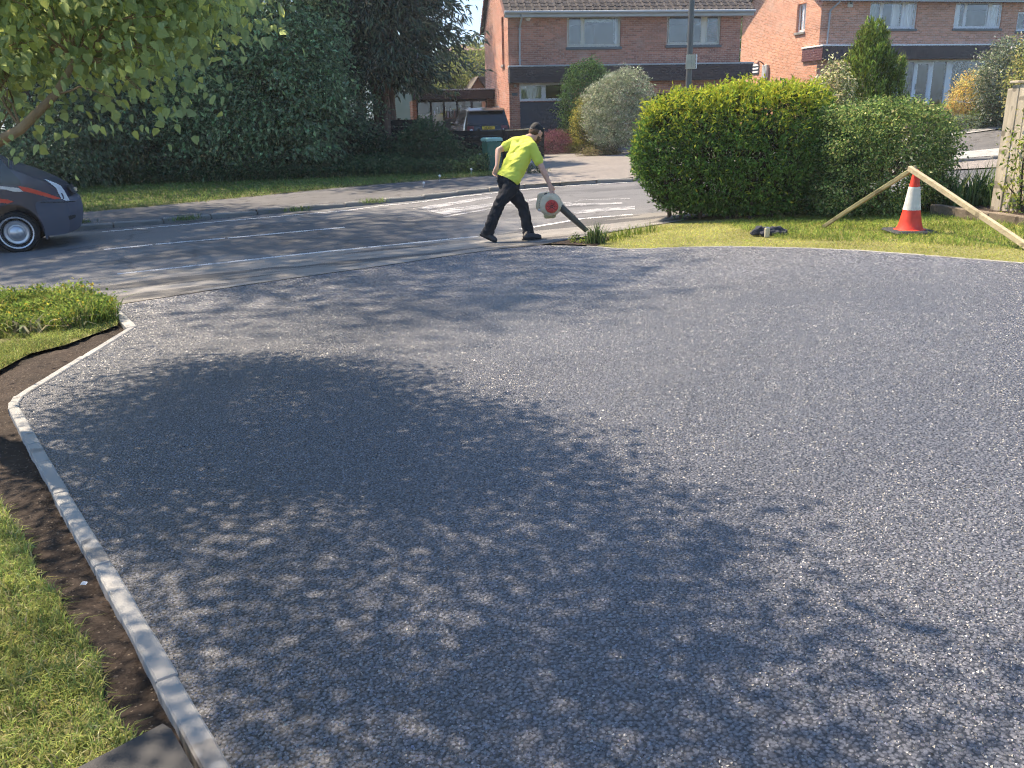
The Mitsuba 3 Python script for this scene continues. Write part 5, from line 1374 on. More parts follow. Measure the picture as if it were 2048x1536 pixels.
    # the 300 that show largest in the picture are entries of their own
    c = (P0 - EYE) @ RC
    px = 1024 + F * c[:, 0] / c[:, 2]; py = 768 + F * c[:, 1] / c[:, 2]
    inside = (px > 8) & (px < 2030) & (py > 8) & (py < 700) & (c[:, 2] > .5)
    order = np.argsort(np.where(inside, c[:, 2] / S, 1e9))[:300]
    order = order[inside[order]]
    tid = r.integers(0, len(tones), n)
    base = [ply(TM(v, f), 'mat_leaf_thin', color=np.tile(t, (len(v), 1))) for t in tones]
    ck = f'{k}__crown'
    for q in order:
        m = np.eye(4); m[:3, :3] = Rm[q]; m[:3, 3] = P0[q]
        part(ck, 'leaf', {**base[tid[q]], 'to_world': T(m.tolist())})
    rest = np.setdiff1d(np.arange(n), order)
    v = np.array([(0, -.06, 0), (-.44, .16, .07), (.44, .16, .07), (-.36, .52, .05), (.36, .52, .05), (0, 1, -.05)])
    f = np.array([[0, 5, 1], [0, 2, 5], [1, 5, 3], [2, 4, 5]])
    V = np.einsum('nij,vj->nvi', Rm[rest], v) + P0[rest][:, None]
    Fc = (f[None] + (np.arange(len(rest)) * len(v))[:, None, None]).reshape(-1, 3)
    col = np.repeat(np.array(tones)[tid[rest]] * (1 + r.normal(0, .15, (len(rest), 1))), len(v), 0)
    scene[ck] = leafply((TM(V.reshape(-1, 3), Fc), col), 'mat_leaf_thin')
    labels[ck] = {'kind': 'stuff'}
near_tree()

near_kerb = ((157, 455, 'small green weed tuft on the kerb just right of the van'), (372, 446, 'flat weed on the far kerb below the tall bushes'), (590, 428, 'weed tuft on the far kerb left of the man'), (742, 411, 'small weed on the far kerb near the hatched marking'))
for k_, (x, y, lb_) in enumerate(near_kerb):
    b = P(x, y)
    straps('weed', lb_, [(b[0] + d_, b[1] + .02) for d_ in (-.1, 0, .1, .18)], 30, .13, .012, [(.13, .19, .06), (.2, .24, .09), (.09, .13, .05)], 140 + k_, spread=.10, lean=.8, dz=.06)
    labels[list(labels)[-1]]['kind'] = 'stuff'
r = np.random.default_rng(150)
vb = np.array(foot_back)[1:8]
pts = []
for a_, b_ in zip(vb[:-1], vb[1:]):
    for t_ in np.linspace(0, 1, 14): pts.append(a_ + (b_ - a_) * t_ + r.normal(0, .05, 2))
g = thing('grass', 'ragged grass fringe along the back edge of the far pavement', 'grass', kind='stuff')
xy = np.repeat(np.array(pts), 26, 0) + r.normal(0, .09, (len(pts) * 26, 2))
whole(g, leafply(blades(xy, gz(xy[:, 0], xy[:, 1]) + .075, .12 * r.uniform(.4, 1.4, len(xy)), .014, .7 * r.uniform(.4, 1.5, len(xy)), r, tint(len(xy), [(.13, .19, .06), (.20, .24, .09), (.28, .26, .14)], r, .25), .6, 1), 'mat_blade'))

# ------------------------------------------------------------------ the man with the blower
paint('skin', (.56, .33, .25), .5, .4, .10, 14)
def _shirtcol(p, n, uv):
    return mix((.54, .60, .075), (.66, .70, .12), fbm(p.x * 9, p.y * 9, p.z * 9, octaves=3))
M('hivis', two(pr(mikit.proc(_shirtcol), .8, .2, sheen=.3)))
def _trcol(p, n, uv):
    return mix((.012, .013, .016), (.034, .035, .042), fbm(p.x * 8, p.y * 8, p.z * 6, octaves=4))
M('trouser', two(pr(mikit.proc(_trcol), .8, .25)))
paint('boot', (.045, .042, .044), .6, .35, .3, 20)
paint('hair', (.10, .062, .042), .8, .2, .3, 60)
paint('cap_black', (.016, .017, .020), .75, .3, .2, 12)
paint('eye_white', (.7, .68, .66), .3, .5, .02)
paint('blower_white', (.56, .48, .34), .45, .45, .22, 14)
paint('blower_red', (.52, .055, .04), .5, .4, .12, 20)
paint('blower_tube', (.075, .072, .062), .5, .45, .15, 10)
paint('blower_tank', (.42, .37, .20), .35, .5, .1, 10)

PERSON = thing('person', 'man in lime yellow t-shirt, black trousers and cap bending forward beside the road', 'person')
Y0 = 12.42
def J(x, y, dy=0.0): return A(x, y, Y0 + dy)
fd = np.array([.80, .60, 0.0]); lf = np.array([-.60, .80, 0.0])
pel = J(1017, 357); nb = J(1056, 277, .14)
spine = unit(nb - pel)
chest = pel + (nb - pel) * .70
shL, shR = J(1028, 284, .30), J(1063, 292, -.02)
elL, wrL = J(996.5, 301, .24), J(994, 331, .06)
elR, wrR = J(1084, 336, -.10), J(1099, 368, -.12)
hipL, hipR = pel + lf * .095 + [.02, 0, -.07], pel - lf * .085 + [.0, 0, -.07]
knR, anR = J(998, 409, -.10), J(977, 462, -.08)
knL, anL = J(1046, 413, .10), J(1058, 467, .05)
hd = J(1072.5, 266, .20)
hf = unit(fd * .86 + [0, 0, -.45]); hu = unit(np.array([0, 0, 1.]) - hf * hf[2]) ; hl = np.cross(hu, hf)
def HP(f_, l_, u_): return hd + hf * f_ + hl * l_ + hu * u_
def finger(root, dirs, lens, r0):
    ch, p = [(root, r0)], np.array(root, float)
    for k, (d_, l_) in enumerate(zip(dirs, lens)):
        p = p + unit(np.asarray(d_, float)) * l_
        ch.append((p, r0 * (.95 - .1 * k)))
    return ch
# hands: right closes round the blower's handle, left hangs half curled at the hip
hand_ax_R = unit(J(1105, 386, -.13) - wrR)
palmR = wrR + hand_ax_R * .075
acR = unit(np.cross(hand_ax_R, [0, -1, 0]))            # across the knuckles, towards the thumb
nrR = np.cross(hand_ax_R, acR)
chains = []
knuckR = [palmR + hand_ax_R * .025 + unit(fd) * o_ for o_ in (.034, .012, -.011, -.033)]
chains += [[(wrR, .028), (palmR + fd * .02, .021)], [(wrR, .027), (palmR - fd * .02, .020)], [(palmR + fd * .03, .015), (palmR - fd * .03, .014)]]
for k_, kn in enumerate(knuckR):
    chains.append([(palmR + (kn - palmR) * .4, .013), (kn, .0115)])
    chains.append(finger(kn, [hand_ax_R * .7 + np.array([-.1, -.75, 0]), hand_ax_R * .5 - np.array([0, -.2, 0]) + [0, .55, 0], -hand_ax_R * .4 + [0, .8, .1]], np.array([.040, .030, .022]) * (1, 1.08, 1.0, .82)[k_], .0098))
chains.append(finger(wrR + hand_ax_R * .03 + fd * .026, [hand_ax_R * .6 + fd * .8, hand_ax_R * .8 + fd * .2 + [0, .4, 0], hand_ax_R * .5 + [0, .7, 0]], [.035, .032, .026], .0115))
hand_ax_L = unit(J(988.5, 350, .0) - wrL)
palmL = wrL + hand_ax_L * .07
chains += [[(wrL, .027), (palmL + fd * .022, .018)], [(wrL, .027), (palmL - fd * .022, .018)], [(palmL + fd * .03, .014), (palmL - fd * .03, .014)]]
for k_, o_ in enumerate((.034, .012, -.011, -.033)):
    kn = palmL + hand_ax_L * .025 + fd * o_
    chains.append([(palmL + fd * o_ * .5, .013), (kn, .011)])
    chains.append(finger(kn, [hand_ax_L + lf * -.15, hand_ax_L * .8 + fd * .15 - lf * .5, hand_ax_L * .4 - lf * .9], np.array([.038, .026, .022]) * (1, 1.08, 1.0, .8)[k_], .0092))
chains.append(finger(wrL + hand_ax_L * .03 + fd * .026, [hand_ax_L * .7 + fd * .7, hand_ax_L + fd * .2, hand_ax_L * .9 - lf * .3], [.035, .03, .025], .0108))
body = chains + [
    [(shL, .058), (elL, .043)], [(elL, .043), (elL + (wrL - elL) * .35, .042), (wrL, .028)],
    [(shR, .058), (elR, .043)], [(elR, .043), (elR + (wrR - elR) * .35, .044), (wrR, .028)],
    [(shL, .05), (nb - spine * .06, .05)], [(shR, .05), (nb - spine * .06, .05)],
    [(nb - spine * .08, .08), (nb, .062), (HP(-.025, 0, -.07), .056)],
    [(chest + lf * .05, .085), (pel + lf * .05, .085)], [(chest - lf * .05, .085), (pel - lf * .05, .085)],
    [(hipL, .075), (knL, .052)], [(hipR, .075), (knR, .052)], [(knL, .052), (anL, .04)], [(knR, .052), (anR, .04)],
    # head: cranium, brow, jaw, nose, ears
    [(HP(-.025, 0, .035), .083), (HP(.015, 0, .03), .076)], [(HP(.01, .012, .0), .068), (HP(.028, 0, -.055), .048)], [(HP(.01, -.012, .0), .068), (HP(.028, 0, -.055), .048)],
    [(HP(.040, 0, -.06), .034), (HP(.062, 0, -.085), .024)], [(HP(.078, 0, .005), .011), (HP(.102, 0, -.030), .0135)], [(HP(.075, .0, -.05), .016), (HP(.08, 0, -.055), .014)],
    [(HP(-.01, .076, .01), .014), (HP(-.014, .082, -.025), .011)], [(HP(-.01, -.076, .01), .014), (HP(-.014, -.082, -.025), .011)],
]
part(PERSON, 'body', ply(bones(body, .016, 5, 16), 'mat_skin', True))
# shirt: torso and two short sleeves
w_ = pel + spine * .02
def lat(p, a): return p + lf * a
shirt = [[(lat(pel, .10) - fd * .02 + spine * .005, .124), (lat(pel, -.10) - fd * .02 + spine * .005, .128)],
         [(lat(pel, .085) + spine * .02, .118), (lat(pel + spine * .26, .095), .118)], [(lat(pel, -.085) + spine * .02, .122), (lat(pel + spine * .26, -.095), .122)], [(lat(pel + spine * .26, .09), .12), (lat(pel + spine * .26, -.09), .122)],
         [(lat(pel, 0) + spine * .0 + fd * .02, .125), (pel + spine * .27 + fd * .02, .13)],
         [(lat(pel + spine * .26, .095), .118), (lat(chest, .12), .102)], [(lat(pel + spine * .26, -.095), .122), (lat(chest, -.10), .108)], [(lat(chest, .12), .105), (lat(chest, -.10), .108)],
         [(lat(chest, .1), .105), (shL, .070)], [(lat(chest, -.08), .106), (shR, .072)], [(shL, .07), (nb - spine * .03, .074)], [(shR, .072), (nb - spine * .03, .074)], [(chest, .12), (nb - spine * .035, .072)],
         [(shL, .071), (shL + (elL - shL) * .52, .068)], [(shR, .073), (shR + (elR - shR) * .55, .074), (shR + (elR - shR) * .66, .072)]]
sm_ = bones(shirt, .016, 7, 22)
v = np.array(sm_.vertices)
fold = (meshkit.fbm(np.column_stack([v @ unit(spine * .8 + lf * .6) * 26, v @ lf * 5, v @ fd * 5]), 3, 3) - .5) * .030
low_ = ss(.45, .0, ((v - pel) @ spine))
nrm_ = sm_.vertex_normals
v = v + nrm_ * (fold * (.6 + 1.3 * low_))[:, None]
shirt_ = trimesh.intersections.slice_mesh_plane(TM(v, sm_.faces), unit(spine + [.10, 0, 0]), pel - spine * .035)
part(PERSON, 'shirt', ply(shirt_, 'mat_hivis', True), 'lime yellow t-shirt with creases at the waist')
tr = [[(lat(pel, .08) - spine * .02, .114), (hipL + [0, 0, -.02], .112)], [(lat(pel, -.08) - spine * .02, .116), (hipR + [0, 0, -.02], .114)], [(lat(pel, .08) - spine * .02, .104), (lat(pel, -.08) - spine * .02, .106)], [(hipL, .1), (hipR, .1)],
      [(hipL, .102), (hipL * .45 + knL * .55, .098), (knL, .080)], [(knL, .080), (knL * .5 + anL * .5, .080), (anL + [0, 0, -.01], .083)],
      [(hipR, .104), (hipR * .45 + knR * .55, .102), (knR, .082)], [(knR, .082), (knR * .5 + anR * .5, .082), (anR + [.0, 0, -.0], .085)]]
tm_ = bones(tr, .018, 6, 20)
v = np.array(tm_.vertices)
fold = (meshkit.fbm(np.column_stack([v[:, 0] * 9, v[:, 1] * 9, v[:, 2] * 20]), 3, 8) - .5) * .045
v = v + tm_.vertex_normals * fold[:, None]
TRK = part(PERSON, 'trousers', ply(TM(v, tm_.faces), 'mat_trouser', True), 'black work trousers, creased at knees and hems')
pk_ = hipR * .62 + knR * .38 - lf * .098
m = cbox((-.07, -.012, -.085), (.07, .012, .085), .012); ww = np.eye(4); ww[:3, 0], ww[:3, 1], ww[:3, 2], ww[:3, 3] = unit(np.cross(lf, unit(hipR - knR))), lf, unit(hipR - knR), pk_
part(TRK, 'pocket', ply(m.apply_transform(ww), 'mat_trouser', 40))
# boots
def boot(an, heel, toe):
    d = unit(toe - heel)
    ch = [[(an + [0, 0, .02], .05), (heel + d * .05 + [0, 0, .05], .045)], [(heel + d * .05 + [0, 0, .05], .045), (heel + d * .15 + [0, 0, .052], .045), (toe - d * .06 + [0, 0, .040], .040), (toe - d * .03 + [0, 0, .034], .032)]]
    k = part(PERSON, 'boot', ply(bones(ch, .014, 4, 16), 'mat_boot', True))
    n = np.cross([0, 0, 1.], d); n = unit(n)
    out_ = [heel + n * .032, heel - n * .032, heel + d * .14 - n * .040, toe - d * .04 - n * .038, toe, toe - d * .04 + n * .042, heel + d * .14 + n * .036]
    part(k, 'sole', ply(hull([p + [0, 0, .0] for p in out_] + [p + [0, 0, .024] for p in out_]), 'mat_rubber'))
gR = P(991, 486); gL = P(1066, 479)
toeR = gR + [.02, 0, .0]; heelR = J(962, 471, -.02)
boot(anR, heelR, toeR)
toeL = P(1083, 478.5); heelL = toeL - unit(np.array([.95, .18, 0])) * .285; heelL[2] = float(gz(heelL[0], heelL[1])) + .004
boot(anL, heelL, toeL + [0, 0, .004])
# cap, beard, hair, eyes
cp = bones([[(HP(-.030, 0, .058), .084), (HP(.012, 0, .052), .078)], [(HP(-.04, 0, .03), .083), (HP(-.03, 0, .05), .084)]], .012, 4, 20)
v = np.array(cp.vertices); keep_z = (v - hd) @ hu
cut = trimesh.intersections.slice_mesh_plane(cp, hu, hd + hu * .018)
CK = part(PERSON, 'cap', ply(cut, 'mat_cap_black', True), 'black baseball cap')
bill = [HP(.06 + .075 * math.cos(a_) , .068 * math.sin(a_), .030 - .022 * math.cos(a_) - .012 * abs(math.sin(a_))) for a_ in np.linspace(-1.5, 1.5, 13)]
bill += [HP(.055, .05, .034), HP(.055, -.05, .034)]
part(CK, 'bill', ply(hull(bill + [b_ + hu * .006 for b_ in bill]), 'mat_cap_black'))
part(CK, 'strap', ply(tube([HP(-.105, .03, .022), HP(-.118, .0, .016), HP(-.105, -.03, .022)], .006, 8), 'mat_curtain', 40))
be = bones([[(HP(.045, .03, -.065), .034), (HP(.07, 0, -.092), .030)], [(HP(.045, -.03, -.065), .034), (HP(.07, 0, -.092), .030)], [(HP(.02, .056, -.05), .016), (HP(.045, .036, -.07), .026)], [(HP(.02, -.056, -.05), .016), (HP(.045, -.036, -.07), .026)]], .01, 3, 14)
part(PERSON, 'beard', ply(shear_noise(be, .006, 60), 'mat_hair', True))
hr = bones([[(HP(-.048, .03, .005), .058), (HP(-.052, 0, -.015), .058)], [(HP(-.048, -.03, .005), .058), (HP(-.052, 0, -.015), .058)]], .014, 3, 14)
part(PERSON, 'hair', ply(hr, 'mat_hair', True))
for s_ in (1, -1):
    m = trimesh.creation.icosphere(2, .012); m.apply_translation(HP(.073, .030 * s_, .012))
    ek = part(PERSON, 'eye', ply(m, 'mat_eye_white', True))
    m = trimesh.creation.icosphere(1, .006); m.apply_translation(HP(.0822, .0305 * s_, .012))
    part(ek, 'iris', ply(m, 'mat_hair', True))

# leaf blower
BL = thing('leaf_blower', 'hand-held cream and red leaf blower with a long black tube, held low by the man', 'leaf blower')
bY = Y0 - .16
bc = A(1101, 409, bY)
bx = unit(A(1103, 412, bY - .12) - A(1096, 407, bY + .06)) ; ax_ = unit(np.array([.02, -.985, .17]))
vol = [(.02, .078), (.09, .076), (.125, .068), (.148, .052), (.158, .030), (.160, .0), (.158, -.030), (.148, -.052), (.125, -.068), (.09, -.076), (.02, -.078)][::-1]
part(BL, 'housing', ply(lathe(vol, 56, bc, ax_), 'mat_blower_white', 60))
part(BL, 'seam', ply(lathe([(.158, -.006), (.164, -.006), (.164, .006), (.158, .006)], 56, bc + ax_ * -.012, ax_), 'mat_blower_tube', 40))
eng = bc - ax_ * .13 + np.array([-.125, 0, .03])
part(BL, 'engine_cover', ply(shear_noise(bones([[(eng + [-.0, .02, .09], .055), (eng + [-.03, .0, -.05], .05)], [(eng + [.09, .02, .12], .045), (eng + [.0, .02, .07], .055)]], .02, 5, 16), .008, 14), 'mat_blower_white', 40))
part(BL, 'spark_plug', ply(tube([A(1076, 420, bY), A(1085, 420, bY)], [.018, .026], 10), 'mat_hub_silver', 40))
gc = A(1103.5, 413, bY - .09)
gk = part(BL, 'fan_guard', ply(lathe([(.001, .0), (.084, .0), (.092, .012), (.085, .03), (.07, .034), (.001, .030)][::-1], 36, gc - ax_ * .012, ax_), 'mat_blower_red', 40), 'round red fan guard')
e1_ = unit(np.cross(ax_, [0, 0, 1])); e2_ = np.cross(e1_, ax_)
for r_ in (.028, .05, .07):
    a_ = np.linspace(0, 2 * np.pi, 25)
    part(gk, 'ring', ply(tube([gc + ax_ * .022 + e1_ * r_ * math.cos(t_) + e2_ * r_ * math.sin(t_) for t_ in a_], .005, 6), 'mat_blower_red', 40))
for k_ in range(8):
    d_ = e1_ * math.cos(k_ * .785) + e2_ * math.sin(k_ * .785)
    part(gk, 'spoke', ply(tube([gc + ax_ * .020 + d_ * .01, gc + ax_ * .020 + d_ * .074], .0045, 5), 'mat_black_plastic'))
t0_, t1_ = A(1108, 402, bY), A(1172.5, 461, bY + .10)
td = unit(t1_ - t0_)
part(BL, 'outlet', ply(tube([A(1098, 394, bY), t0_ * .7 + A(1119, 411, bY) * .3, A(1121, 413, bY)], [.07, .075, .062], 18), 'mat_blower_white', 40))
tb = A(1118, 411, bY)
tl_ = np.linalg.norm(t1_ - tb)
TBK = part(BL, 'tube', ply(tube([tb, tb + td * tl_ * .45, tb + td * tl_ * .455, tb + td * tl_ * .5, tb + td * tl_ * .505, t1_], [.052, .047, .051, .050, .045, .034], 18), 'mat_blower_tube', 30), 'long dark blower tube')
hp0, hp1 = A(1091, 388, bY - .0), A(1116, 397, bY - .0)
part(BL, 'handle', ply(tube([hp0 + [0, 0, -.04], hp0, (hp0 * .6 + palmR * .4 + hand_ax_R * .03), palmR + hand_ax_R * .045, (hp1 * .7 + palmR * .3 + hand_ax_R * .02), hp1, hp1 + [0, 0, -.05]], [.02, .018, .016, .016, .016, .018, .022], 12), 'mat_black_plastic', 40))
tk0 = A(1100, 431, bY + .02)
part(BL, 'fuel_tank', ply(bones([[(tk0 + [-.05, 0, .0], .045), (tk0 + [.05, 0, .0], .04)]], .02, 3, 14), 'mat_blower_tank', True))

# ------------------------------------------------------------------ cone, poles, jacket, can
cb = P(1818, 466)
CN = thing('traffic_cone', 'red and white traffic cone propping two timber poles on the right lawn', 'traffic cone')
h_ = .785
def cone_r(z): return float(np.interp(z, [.04, .055, .10, .30, .52, .70, .745, .76], [.178, .158, .135, .098, .068, .042, .036, .022]))
def band(z0, z1):
    zs = np.linspace(z0, z1, 8)
    return [(cone_r(z), z) for z in zs]
lower = [(.16, .035), (.182, .036), (.182, .048)] + band(.055, .285)
part(CN, 'base', ply(fix(cbox(cb + [-.25, -.25, .0], cb + [.25, .25, .045], .02)), 'mat_cone_base'), 'black rubber base slab')
part(CN, 'lower_band', ply(lathe(lower, 40, cb), 'mat_cone_red', 40), 'red lower part')
part(CN, 'sleeve', ply(lathe([(r_ + .003, z_) for r_, z_ in band(.285, .56)], 40, cb), 'mat_cone_white', 40), 'white reflective sleeve')
part(CN, 'tip', ply(lathe(band(.56, .72) + [(.045, .722), (.045, .735)] + band(.74, .76) + [(.0, .765)], 40, cb), 'mat_cone_red', 40), 'red tip')
top_c = cb + [0.03, .0, .79]
def pole(name, label, a, b, w, h, mat):
    k = thing(name, label, 'timber pole')
    d = unit(b - a); s = unit(np.cross(d, [0, 0, 1])); u = np.cross(s, d)
    L_ = np.linalg.norm(b - a)
    m = cbox((0, -w / 2, -h / 2), (L_, w / 2, h / 2), .006)
    m = TM(*trimesh.remesh.subdivide_to_size(m.vertices, m.faces, .2))
    W = np.eye(4); W[:3, 0], W[:3, 1], W[:3, 2], W[:3, 3] = d, s, u, a
    v = np.array(m.vertices); v[:, 1:] += (meshkit.fbm(v * [2, 0, 0] + [0, 3, 0], 2)[:, None] - .5) * .012
    m = TM(v, m.faces)
    whole(k, ply(m.apply_transform(W), mat))
pL = P(1646, 457) + [0, 0, .02]
ax1 = A(1832, 334, 10.55); ax2 = A(1821, 338, 10.50)
pole('timber_pole', 'weathered greenish timber pole leaning left from the cone tip to the lawn', pL, pL + (ax1 - pL) * 1.0, .05, .05, 'mat_green_timber')
pR = P(2060, 501) + [0, 0, .02]
pole('timber_pole', 'paler timber pole sloping right from the cone tip towards the drive', ax2 + unit(ax2 - pR) * .03, pR, .05, .062, 'mat_pale_timber')
JK = thing('jacket', 'crumpled dark blue jacket dropped on the lawn', 'jacket')
jc = P(1542, 473) + [0, .12, 0]
jr = np.random.default_rng(5)
jm = bones([[(jc + [-.20, .0, .035], .035), (jc + [-.10, .02, .075], .05), (jc + [.0, .0, .05], .045), (jc + [.12, .03, .068], .042), (jc + [.23, .0, .03], .03)], [(jc + [-.1, -.06, .03], .03), (jc + [.06, -.07, .035], .035), (jc + [.2, -.06, .028], .028)],
            [(jc + [-.16, .07, .03], .03), (jc + [.1, .1, .04], .04)]], .012, 3, 14)
v = np.array(jm.vertices)
jn = (meshkit.fbm(v * [16, 16, 22], 3, 4) - .5) * .05 + np.abs(meshkit.fbm(v * [34, 30, 40], 2, 9) - .5) * .03
whole(JK, ply(TM(v + jm.vertex_normals * jn[:, None], jm.faces), 'mat_jacket', 50))
CA = thing('drinks_can', 'pale drinks can standing in front of the dark jacket', 'can')
cc = P(1533.5, 475)
part(CA, 'body', ply(lathe([(0, 0), (.026, 0), (.034, .012), (.034, .112), (.028, .124)], 24, cc), 'mat_can', 40))
part(CA, 'lid', ply(lathe([(.028, .124), (.029, .127), (.026, .127), (.025, .122), (.0, .122)], 24, cc), 'mat_hub_silver', 40))

# ------------------------------------------------------------------ street furniture
LP = thing('lamp_post', 'steel lamp post with a small sign standing behind the hedge', 'lamp post')
lx = px_at(1379, 17.2)
for _ in range(5): lx += (1379.5 - proj([lx, 17.2, 2.4])[0]) / 100
lb = G(lx, 17.2)
part(LP, 'column', ply(tube([lb + [0, 0, -.1], lb + [0, 0, 1.2], lb + [0, 0, 1.21], lb + [0, 0, 5.6]], [.072, .072, .058, .048], 18), 'mat_pole_steel', 30))
part(LP, 'arm', ply(tube([lb + [0, 0, 5.55], lb + [-.25, -.2, 5.9], lb + [-.75, -.6, 6.0]], .03, 10), 'mat_pole_steel', 40))
part(LP, 'lantern', ply(shear_noise(bones([[(lb + [-.7, -.56, 6.0], .06), (lb + [-1.15, -.92, 6.03], .08)]], .05, 2, 12), 0, 1), 'mat_gutter_grey', 40))
sgz0, sgz1 = A(1379, 138, 17.1)[2], A(1379, 109, 17.1)[2]
sk = part(LP, 'sign', ply(cat([cbox(lb + [-.115, -.10, sgz0], lb + [-.015, -.092, sgz1], .002), ]), 'mat_sign_back'), 'small two-leaf metal sign')
m = cbox((-.105, -.004, sgz0), (.105, .004, sgz1), .002); m.apply_transform(trimesh.transformations.rotation_matrix(math.radians(52), [0, 0, 1])); m.apply_translation(lb * [1, 1, 0] + [.035, -.15, lb[2]])
m.apply_translation([0, 0, -lb[2]]) if False else None
for shp, nm_ in ((cbox((-.085, -.098, 0), (.02, -.088, sgz1 - sgz0), .002), 'plate'), (cbox((.022, -.095, 0), (.095, -.087, sgz1 - sgz0), .002), 'plate')):
    shp.apply_translation([lb[0], lb[1], sgz0]); part(sk, nm_, ply(shp, 'mat_sign_back'))
f_ = cbox((.096, -.13, 0), (.102, -.05, sgz1 - sgz0), .001); f_.apply_translation([lb[0] + .01, lb[1] - .02, sgz0])
part(sk, 'flange', ply(f_, 'mat_white_frame'))
scene[sk] = ply(cbox([lb[0] - .06, lb[1] - .086, (sgz0 + sgz1) / 2 - .03], [lb[0] + .06, lb[1] - .05, (sgz0 + sgz1) / 2 + .03], .004), 'mat_pole_steel')

CB = thing('street_cabinet', 'green street cabinet with pale lid beside the black fence, behind the man', 'cabinet')
cq = P(991, 346); cw = np.eye(4); th = math.radians(24)
cw[:3, 0], cw[:3, 1], cw[:3, 3] = [math.cos(th), math.sin(th), 0], [-math.sin(th), math.cos(th), 0], cq
top_z = (346 - 284) / 66.
part(CB, 'body', ply(cbox((-.24, -.0, -.05), (.22, .42, top_z - .02), .015).apply_transform(cw), 'mat_cabinet_green'))
lid = hull([(-.27, -.03, top_z - .018), (.25, -.03, top_z - .018), (.25, .45, top_z - .018), (-.27, .45, top_z - .018), (-.27, -.03, top_z + .05), (.25, -.03, top_z + .05), (.25, .45, top_z + .05), (-.27, .45, top_z + .05), (-.22, .02, top_z + .09), (.2, .02, top_z + .09), (.2, .40, top_z + .09), (-.22, .40, top_z + .09)])
part(CB, 'lid', ply(lid.apply_transform(cw), 'mat_cabinet_top'))
ck_ = part(CB, 'door', ply(cbox((-.21, -.014, .06), (.19, -.001, top_z - .07), .006).apply_transform(cw), 'mat_cabinet_green'))
part(ck_, 'lock', ply(cbox((.10, -.028, top_z * .6), (.15, -.0145, top_z * .6 + .07), .004).apply_transform(cw), 'mat_hub_silver'))
bp = P(1058, 349)
BO = thing('bollard', 'short dark post on the pavement corner just right of the man', 'post')
part(BO, 'post', ply(lathe([(.07, -.02), (.07, .40), (.08, .41), (.08, .46), (.055, .49), (0, .5)], 16, bp), 'mat_slate_sill', 40))
part(BO, 'band', ply(lathe([(.073, .33), (.073, .37)], 16, bp), 'mat_pale_post'))
bush('weed', 'dark weeds round the short post behind the man', 'plant', P(1062, 353), (.42, .25, .32), 90, .06, .025, [(.07, .11, .05), (.05, .08, .035)], None, 131, per=9, spread=.07, shell=.2, stems=False)

# black fence of horizontal boards in front of the car, with posts
FN = thing('black_fence', 'low black board fence in front of the black car', 'fence')
def fence_run(a, b, ztop, zbot, n, posts, rail=None):
    d = unit((b - a) * [1, 1, 0]); L_ = np.linalg.norm((b - a)[:2])
    W = np.eye(4); W[:3, 0], W[:3, 1], W[:3, 3] = d, [-d[1], d[0], 0], [a[0], a[1], 0]
    for k in range(n):
        z0 = zbot + (ztop - zbot) * k / n
        t_ = rng.normal(0, .006)
        part(FN, 'board', ply(cbox((0, -.012 + t_, z0 + .006), (L_, .012 + t_, z0 + (ztop - zbot) / n - .006), .005).apply_transform(W), 'mat_black_fence'))
    for k in range(posts):
        x = L_ * k / (posts - 1)
        part(FN, 'post', ply(cbox((x - .045, .02, zbot - .2), (x + .045, .11, ztop + .05), .01).apply_transform(W), 'mat_black_fence'))
    if rail: part(FN, 'capping', ply(cbox((0, -.05, ztop + .0), (L_, .07, ztop + .035), .008).apply_transform(W), rail))
fY = 30.6
fa, fb2, fc_, fd_ = A(690, 250, fY + .4), A(852, 250, fY), A(1010, 262, fY - .6), A(1088, 265, fY + 1.4)
z_ = lambda y, Y: float(A(900, y, Y)[2])
fence_run(fa, fb2, z_(237, fY), float(gz(fa[0], fa[1])) - .1, 8, 4)
fence_run(fb2, fc_, z_(261.5, fY), float(gz(fb2[0], fb2[1])) - .1, 7, 4)
fence_run(fc_, fd_, z_(263.5, fY), float(gz(fc_[0], fc_[1])) - .1, 6, 3, 'mat_pale_timber')

# grey timber fence panel at the right edge, low sleeper wall before it
FP = thing('fence_panel', 'weathered grey timber fence panel of upright boards at the right edge', 'fence')
q0 = A(2026, 169, 11.6); q1 = np.array([q0[0] + .40, 10.1, 0])
d_ = unit((q1 - q0) * [1, 1, 0])
ft_ = float(q0[2]) + .0
for k in range(10):
    p0_ = q0 + d_ * (.128 * k)
    zb_ = float(gz(p0_[0], p0_[1])) + .03
    n_ = np.array([-d_[1], d_[0], 0])
    m = cbox((0, -.011, zb_), (.112, .011, ft_ + rng.normal(0, .006)), .004)
    m = TM(*trimesh.remesh.subdivide_to_size(m.vertices, m.faces, .25))
    W = np.eye(4); W[:3, 0], W[:3, 1], W[:3, 3] = d_, n_, [p0_[0], p0_[1], 0]
    v = np.array(m.vertices); v[:, 1] += (meshkit.fbm(v * [0, 0, 1.2] + k * 7, 2) - .5) * .02
    part(FP, 'board', ply(TM(v, m.faces).apply_transform(W), 'mat_grey_timber'))
for zz in (.28, 1.3):
    part(FP, 'rail', ply(cbox((-.02, .013, zz), (1.29, .06, zz + .08), .006).apply_transform(W := (lambda w: (w.__setitem__((slice(0, 3), 0), d_), w.__setitem__((slice(0, 3), 1), n_), w.__setitem__((slice(0, 3), 3), [q0[0], q0[1], 0]), w)[-1])(np.eye(4))), 'mat_grey_timber'))
part(FP, 'capping', ply(cbox((-.03, -.035, ft_ + .012), (1.30, .05, ft_ + .045), .008).apply_transform(W), 'mat_grey_timber'))
part(FP, 'post', ply(cbox((-.10, .02, -.3), (-.012, .11, ft_ - .05), .008).apply_transform(W), 'mat_grey_timber'))
SW = thing('sleeper_wall', 'low weathered timber sleeper edging along the back of the right lawn', 'wall')
